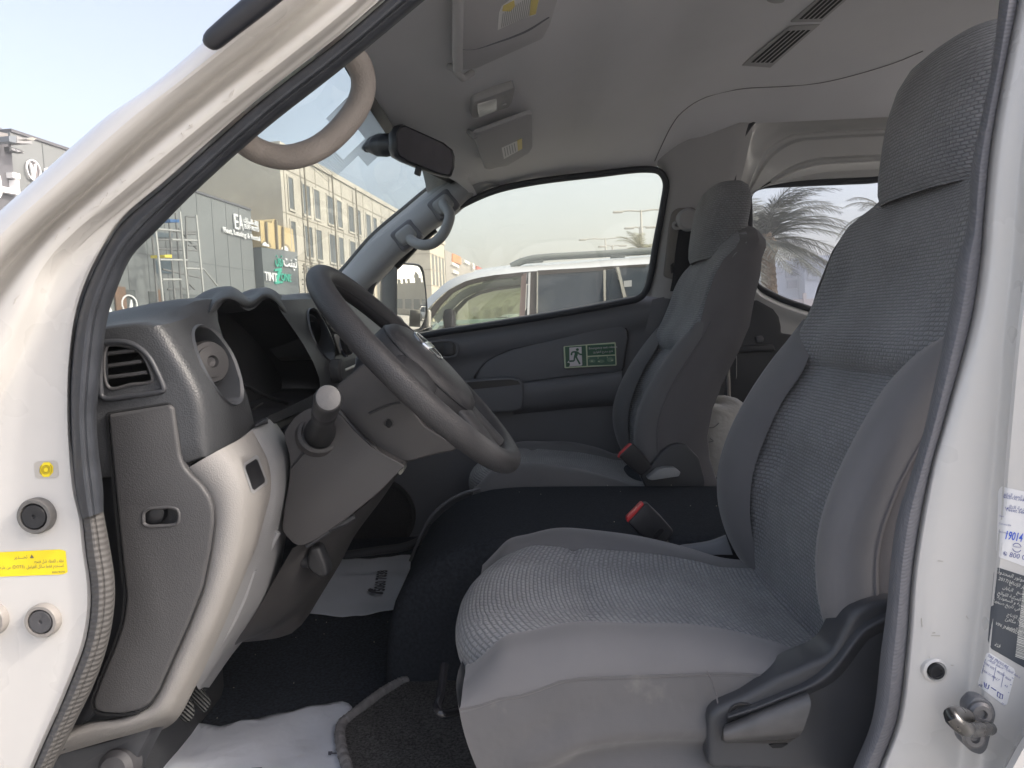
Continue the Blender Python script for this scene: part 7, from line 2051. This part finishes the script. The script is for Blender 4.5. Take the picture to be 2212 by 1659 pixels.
# lower body
X0s, X1s = near_o[0].x - 1.25, near_o[-1].x + .10
belt_z = 1.16
rows = []
for f, zt, w in ((0, .85, .80), (.02, .98, .92), (.10, 1.06, 1), (.24, 1.12, 1), (.30, belt_z, 1), (.6, belt_z + .02, 1), (.9, belt_z + .04, 1), (.985, belt_z + .04, .96), (1, 1.0, .9)):
    x = X0s + (X1s - X0s) * f; w2 = .94 * w; c = SYc + .92
    rows.append([Vector((x, c + y, z)) for y, z in ((-w2 * .92, .38), (-w2, .46), (-w2 * 1.01, .8), (-w2 * .99, zt - .05), (-w2 * .95, zt), (w2 * .95, zt), (w2 * .99, zt - .05), (w2 * 1.01, .8), (w2, .46), (w2 * .92, .38))])
cols = [spline(c, 40) for c in zip(*rows)]
b = B().grid([list(r) for r in zip(*cols)], closed=True); n = len(cols); b.f += [tuple(range(n)), tuple(range(len(b.v) - n, len(b.v)))]
b.build('body', MT['suvwhite'], sv_, 45)
for fx in (.17, .80):
    for yy, sg in ((SYc + .06, -1), (SYc + 1.78, 1)):
        c = Vector((X0s + (X1s - X0s) * fx, yy, .39))
        w_ = B().lathe(c, (0, sg, 0), [(.25, -.14), (.37, -.14), (.39, -.08), (.39, .06), (.37, .10), (.26, .09)], 28).build('wheel', MT['tyre'], sv_)
        B().lathe(c, (0, sg, 0), [(.27, .06), (.24, .085), (.08, .07), (0, .07)], 20).build('rim', MT['rim'], w_)
frm = mat('window_frame_dark', (.06, .055, .055), .5)
brn = mat('pillar_brown', (.17, .13, .125), .5)
def sp_(name, pts, mt, y=SYc - .01, th=.04, both=True, bev=0):
    P = US(pts, y)
    o = plate(name, P, (0, th, 0), mt, sv_, bev)
    if both: plate(name, [Vector((p.x, 2 * (SYc + .92) - p.y, p.z)) for p in P], (0, -th, 0), mt, sv_, bev)
    return o
BZ = 1480
sp_('front_window', ((110, 1480), (185, 1325), (265, 1200), (360, 1105), (480, 1050), (640, 1010), (800, 985), (918, 972), (890, BZ)), MT['carglass'], SYc + .02, .004)
for pts in (((60, 1480), (150, 1300), (230, 1190), (330, 1095), (470, 1020), (600, 988), (700, 972), (925, 948), (925, 975), (800, 990), (650, 1010), (490, 1050), (370, 1110), (270, 1215), (190, 1335), (110, 1490)),):
    sp_('window_frame', pts, frm)
sp_('door_pillar', ((912, 972), (952, 950), (940, 1300), (930, BZ), (885, BZ)), brn)
sp_('pillar_trim_strip', ((968, 952), (984, 950), (968, BZ), (950, BZ)), mat('strip_pale', (.55, .57, .6), .3), SYc - .02)
sp_('door_pillar', ((984, 948), (1034, 942), (1030, BZ), (968, BZ)), frm)
chm = mat('window_chrome', (.55, .54, .50), .25, metal=.7)
sp_('pillar_trim_strip', ((1034, 945), (1044, 945), (1040, BZ), (1028, BZ)), chm, SYc - .02)
sp_('rear_side_window', ((1044, 965), (1560, 930), (1572, BZ), (1038, BZ)), MT['tinted'], SYc, .02)
sp_('window_frame', ((1040, 935), (1900, 888), (1900, 905), (1660, 912), (1560, 934), (1040, 970)), frm)
sp_('pillar_trim_strip', ((1560, 932), (1580, 930), (1584, BZ), (1568, BZ)), chm, SYc - .02)
sp_('quarter_window', ((1584, 935), (1655, 915), (1790, BZ), (1588, BZ)), MT['tinted'], SYc, .02)
sp_('pillar_trim_strip', ((1662, 908), (1684, 906), (1830, BZ), (1796, BZ)), chm, SYc - .025)
sp_('tail_window', ((1684, 906), (2350, 872), (2420, BZ), (1830, BZ)), MT['tinted'], SYc, .02)
sp_('print_mark', ((1722, 1018), (1785, 1012), (1785, 1062), (1726, 1066)), mat('sticker_grey', (.34, .36, .38), .5), SYc - .012, .004, both=False)
# roof rails
rl = spline(US(((830, 905), (900, 870), (980, 845), (1100, 830), (1300, 818), (1620, 800), (1900, 782), (2250, 768)), SYc + .16), 60)
tube('roof_rail', rl, .03, mat('rail_grey', (.17, .19, .19), .45), sv_, 10)
tube('roof_rail', [Vector((p.x, 2 * (SYc + .92) - p.y, p.z)) for p in rl], .03, bpy.data.materials['rail_grey'], sv_, 10)
for a, b_ in (((835, 908), (900, 868)), ((940, 880), (1085, 868)), ((1620, 838), (1735, 830))):
    P = US(((a[0], a[1]), (b_[0], b_[1]), (b_[0], b_[1] - 32), (a[0] + (60 if a[0] < 1000 else 0), a[1] - 34)), SYc + .14)
    plate('rail_foot', P, (0, .05, 0), bpy.data.materials['rail_grey'], sv_, .004)
# cabin seen through the front glass
dk = mat('cabin_dark', (.06, .065, .06), .8)
cxs = SYc + .92
B().box((-.62, cxs, 1.05), (.5, 1.6, .25)).build('dashboard', dk, sv_, 35, .06, 3)
for yy in (cxs - .42, cxs + .42):
    B().box((-.02, yy, 1.05), (.24, .5, .75), Matrix.Rotation(R(14), 3, 'Y')).build('seat', dk, sv_, 35, .08, 3)
    B().box((.09, yy, 1.50), (.12, .28, .20), Matrix.Rotation(R(14), 3, 'Y')).build('headrest', dk, sv_, 35, .05, 3)
scn = Vector((-.42, cxs - .42, 1.20))
B().tube([scn + Vector((.10 * math.sin(t) * .7, .19 * math.cos(t), .19 * math.sin(t) * .85)) for t in [2 * math.pi * i / 30 for i in range(30)]], .016, 8, closed=True).build('steering_wheel', dk, sv_, 60)
mb = US(((285, 1300), (300, 1240), (375, 1240), (380, 1390), (365, 1430), (300, 1420)), SYc - .16)
plate('side_mirror', mb, (0, .22, 0), MT['black'], sv_, .02)
# ---- other cars
car('parked_car', 'teal parked car seen through the front glass of the white off-road car', (-1.4, 13.5), R(200), 4.5, 1.8, 1.62, MT['carblue'], 'suv', 'cars parked beyond the white off-road car', MT['tinted'])
car('parked_car', 'light parked car with red tail lamps beyond the teal one', (1.6, 17.0), R(15), 4.6, 1.8, 1.75, MT['suvwhite'], 'suv', 'cars parked beyond the white off-road car', MT['tinted'])
car('parked_car', 'low pale saloon in the nearer row behind the white off-road car', (-.9, 10.2), R(178), 4.6, 1.8, 1.46, MT['suvwhite'], 'saloon', 'cars parked beyond the white off-road car', MT['tinted'])
ml_ = thing('yellow_mall', 'low yellow building far beyond the parked cars', 'building', (-4, 92, 0))
a, b_ = U(1010, 622, y=90), U(1135, 700, y=90)
B().box(((a.x + b_.x) / 2, 95, a.z / 2), (abs(b_.x - a.x), 10, a.z)).build('wall', mat('mall_wall', (.38, .37, .30), .9), ml_, 0)
for k in range(5):
    B().box((a.x + .9 + 1.4 * k, 89.98, a.z * .5), (.7, .1, a.z * .25)).build('window', mat('mall_window', (.22, .21, .16), .5) if k == 0 else bpy.data.materials['mall_window'], ml_, 0)
B().box(((a.x + b_.x) / 2, 89.9, a.z + .16), (abs(b_.x - a.x) + .4, .6, .3)).build('parapet_cap', bpy.data.materials['mall_wall'], ml_, 0)
# white vehicle in front of the showroom, and the blue-glass car beyond the rear window
p = U(300, 700, y=11)
car('parked_suv', 'white tall car parked in front of the dark showroom, roof just visible', (p.x - 3.2, p.y + .2), R(5), 4.7, 1.85, 1.86, MT['suvwhite'], 'suv')
p = U(1742, 690, y=24)
car('parked_suv', 'pale car with blue tinted glass parked beyond the palm', (p.x + .6, p.y), R(170), 4.6, 1.85, 1.75, MT['suvwhite'], 'suv', None, mat('blue_glass', (.05, .10, .28), .08))
# ---- reflected in the door mirror: a crenellated building and cars behind the van
def refl(u, v, dist):
    d = UP(u, v, mc, mn) - CAM; p0 = CAM + d; d.normalize()
    r_ = d - mn * 2 * d.dot(mn)
    return p0 + r_ * dist, r_
pR, rR = refl(885, 690, 1)
rdir = Vector((rR.x, rR.y, 0)).normalized(); rside = Vector((-rdir.y, rdir.x, 0))
print('mirror dir', rdir)
ctr = Vector((pR.x, pR.y, 0)) + rdir * 42
cb = thing('crenellated_building', 'battlemented building with a pointed gable, seen only in the door mirror', 'building', tuple(ctr))
def cbx(bb, s0, s1, z0, z1, dep=8):
    return bb.prism([ctr + rside * s0 + ZU * z0, ctr + rside * s1 + ZU * z0, ctr + rside * s1 + rdir * dep + ZU * z0, ctr + rside * s0 + rdir * dep + ZU * z0], ZU * (z1 - z0))
bb = B(); cbx(bb, -14, 14, 0, 6.4); bb.build('wall', MT['boundary'], cb, 0)
for s in (-13, -10.8, -8.6, -6.4, -4.2, -2.1, 3.4, 5.6, 7.8, 10, 12.2):
    bb = B(); cbx(bb, s, s + 1.2, 6.403, 7.4, 1.2); bb.build('merlon', MT['boundary'], cb, 0)
gp_ = [ctr - rdir * .3 + rside * s + ZU * z for s, z in ((1.6, 6.0), (3.6, 6.0), (3.6, 7.9), (3.8, 7.9), (2.6, 8.9), (1.4, 7.9), (1.6, 7.9))]
plate('gable', gp_, rdir * 3, MT['boundary'], cb, 0)
for s in (-12, -8, -4, 0, 4, 8):
    bb = B(); bb.prism([ctr - rdir * .06 + rside * s + ZU * .3, ctr - rdir * .06 + rside * (s + 3) + ZU * .3, ctr - rdir * .06 + rside * (s + 3) + ZU * 2.8, ctr - rdir * .06 + rside * s + ZU * 2.8], rdir * .05); bb.build('shop_window', MT['windowdark'], cb, 0)
bw = thing('low_wall', 'low wall across the car park, seen only in the door mirror', 'wall', tuple(Vector((pR.x, pR.y, 0)) + rdir * 30))
cw = Vector((pR.x, pR.y, 0)) + rdir * 26
B().prism([cw + rside * -12, cw + rside * 12, cw + rside * 12 + rdir * .3, cw + rside * -12 + rdir * .3], ZU * .9).build('wall_face', MT['boundary'], bw, 0)
hdg = math.atan2(rside.y, rside.x)
p = Vector((pR.x, pR.y, 0)) + rdir * 19 + rside * 3.0
car('parked_car', 'silver saloon reflected in the door mirror', (p.x, p.y), hdg + R(8), 4.5, 1.75, 1.45, MT['cargrey'], 'saloon')
p = Vector((pR.x, pR.y, 0)) + rdir * 31 + rside * 4.5
car('parked_suv', 'black car reflected in the door mirror behind the silver saloon', (p.x, p.y), hdg, 4.6, 1.85, 1.75, MT['carblack'], 'suv')

# ================================================================== dusty air
hz_ = B().box((0, 0, 8.6), (1240, 1240, 19.2))
hm = bpy.data.materials.new('dusty_air'); hm.use_nodes = True
_n = hm.node_tree.nodes
_n.remove(_n['Principled BSDF'])
pv = _n.new('ShaderNodeVolumePrincipled')
pv.inputs['Color'].default_value = (0.90, 0.915, 0.925, 1)
pv.inputs['Density'].default_value = 0.004
pv.inputs['Anisotropy'].default_value = 0.2
hm.node_tree.links.new(pv.outputs['Volume'], _n['Material Output'].inputs['Volume'])
haze = hz_.build('haze', hm, None, 0)
tag(haze, 'pale dusty haze over the car park', None, None, 'stuff')
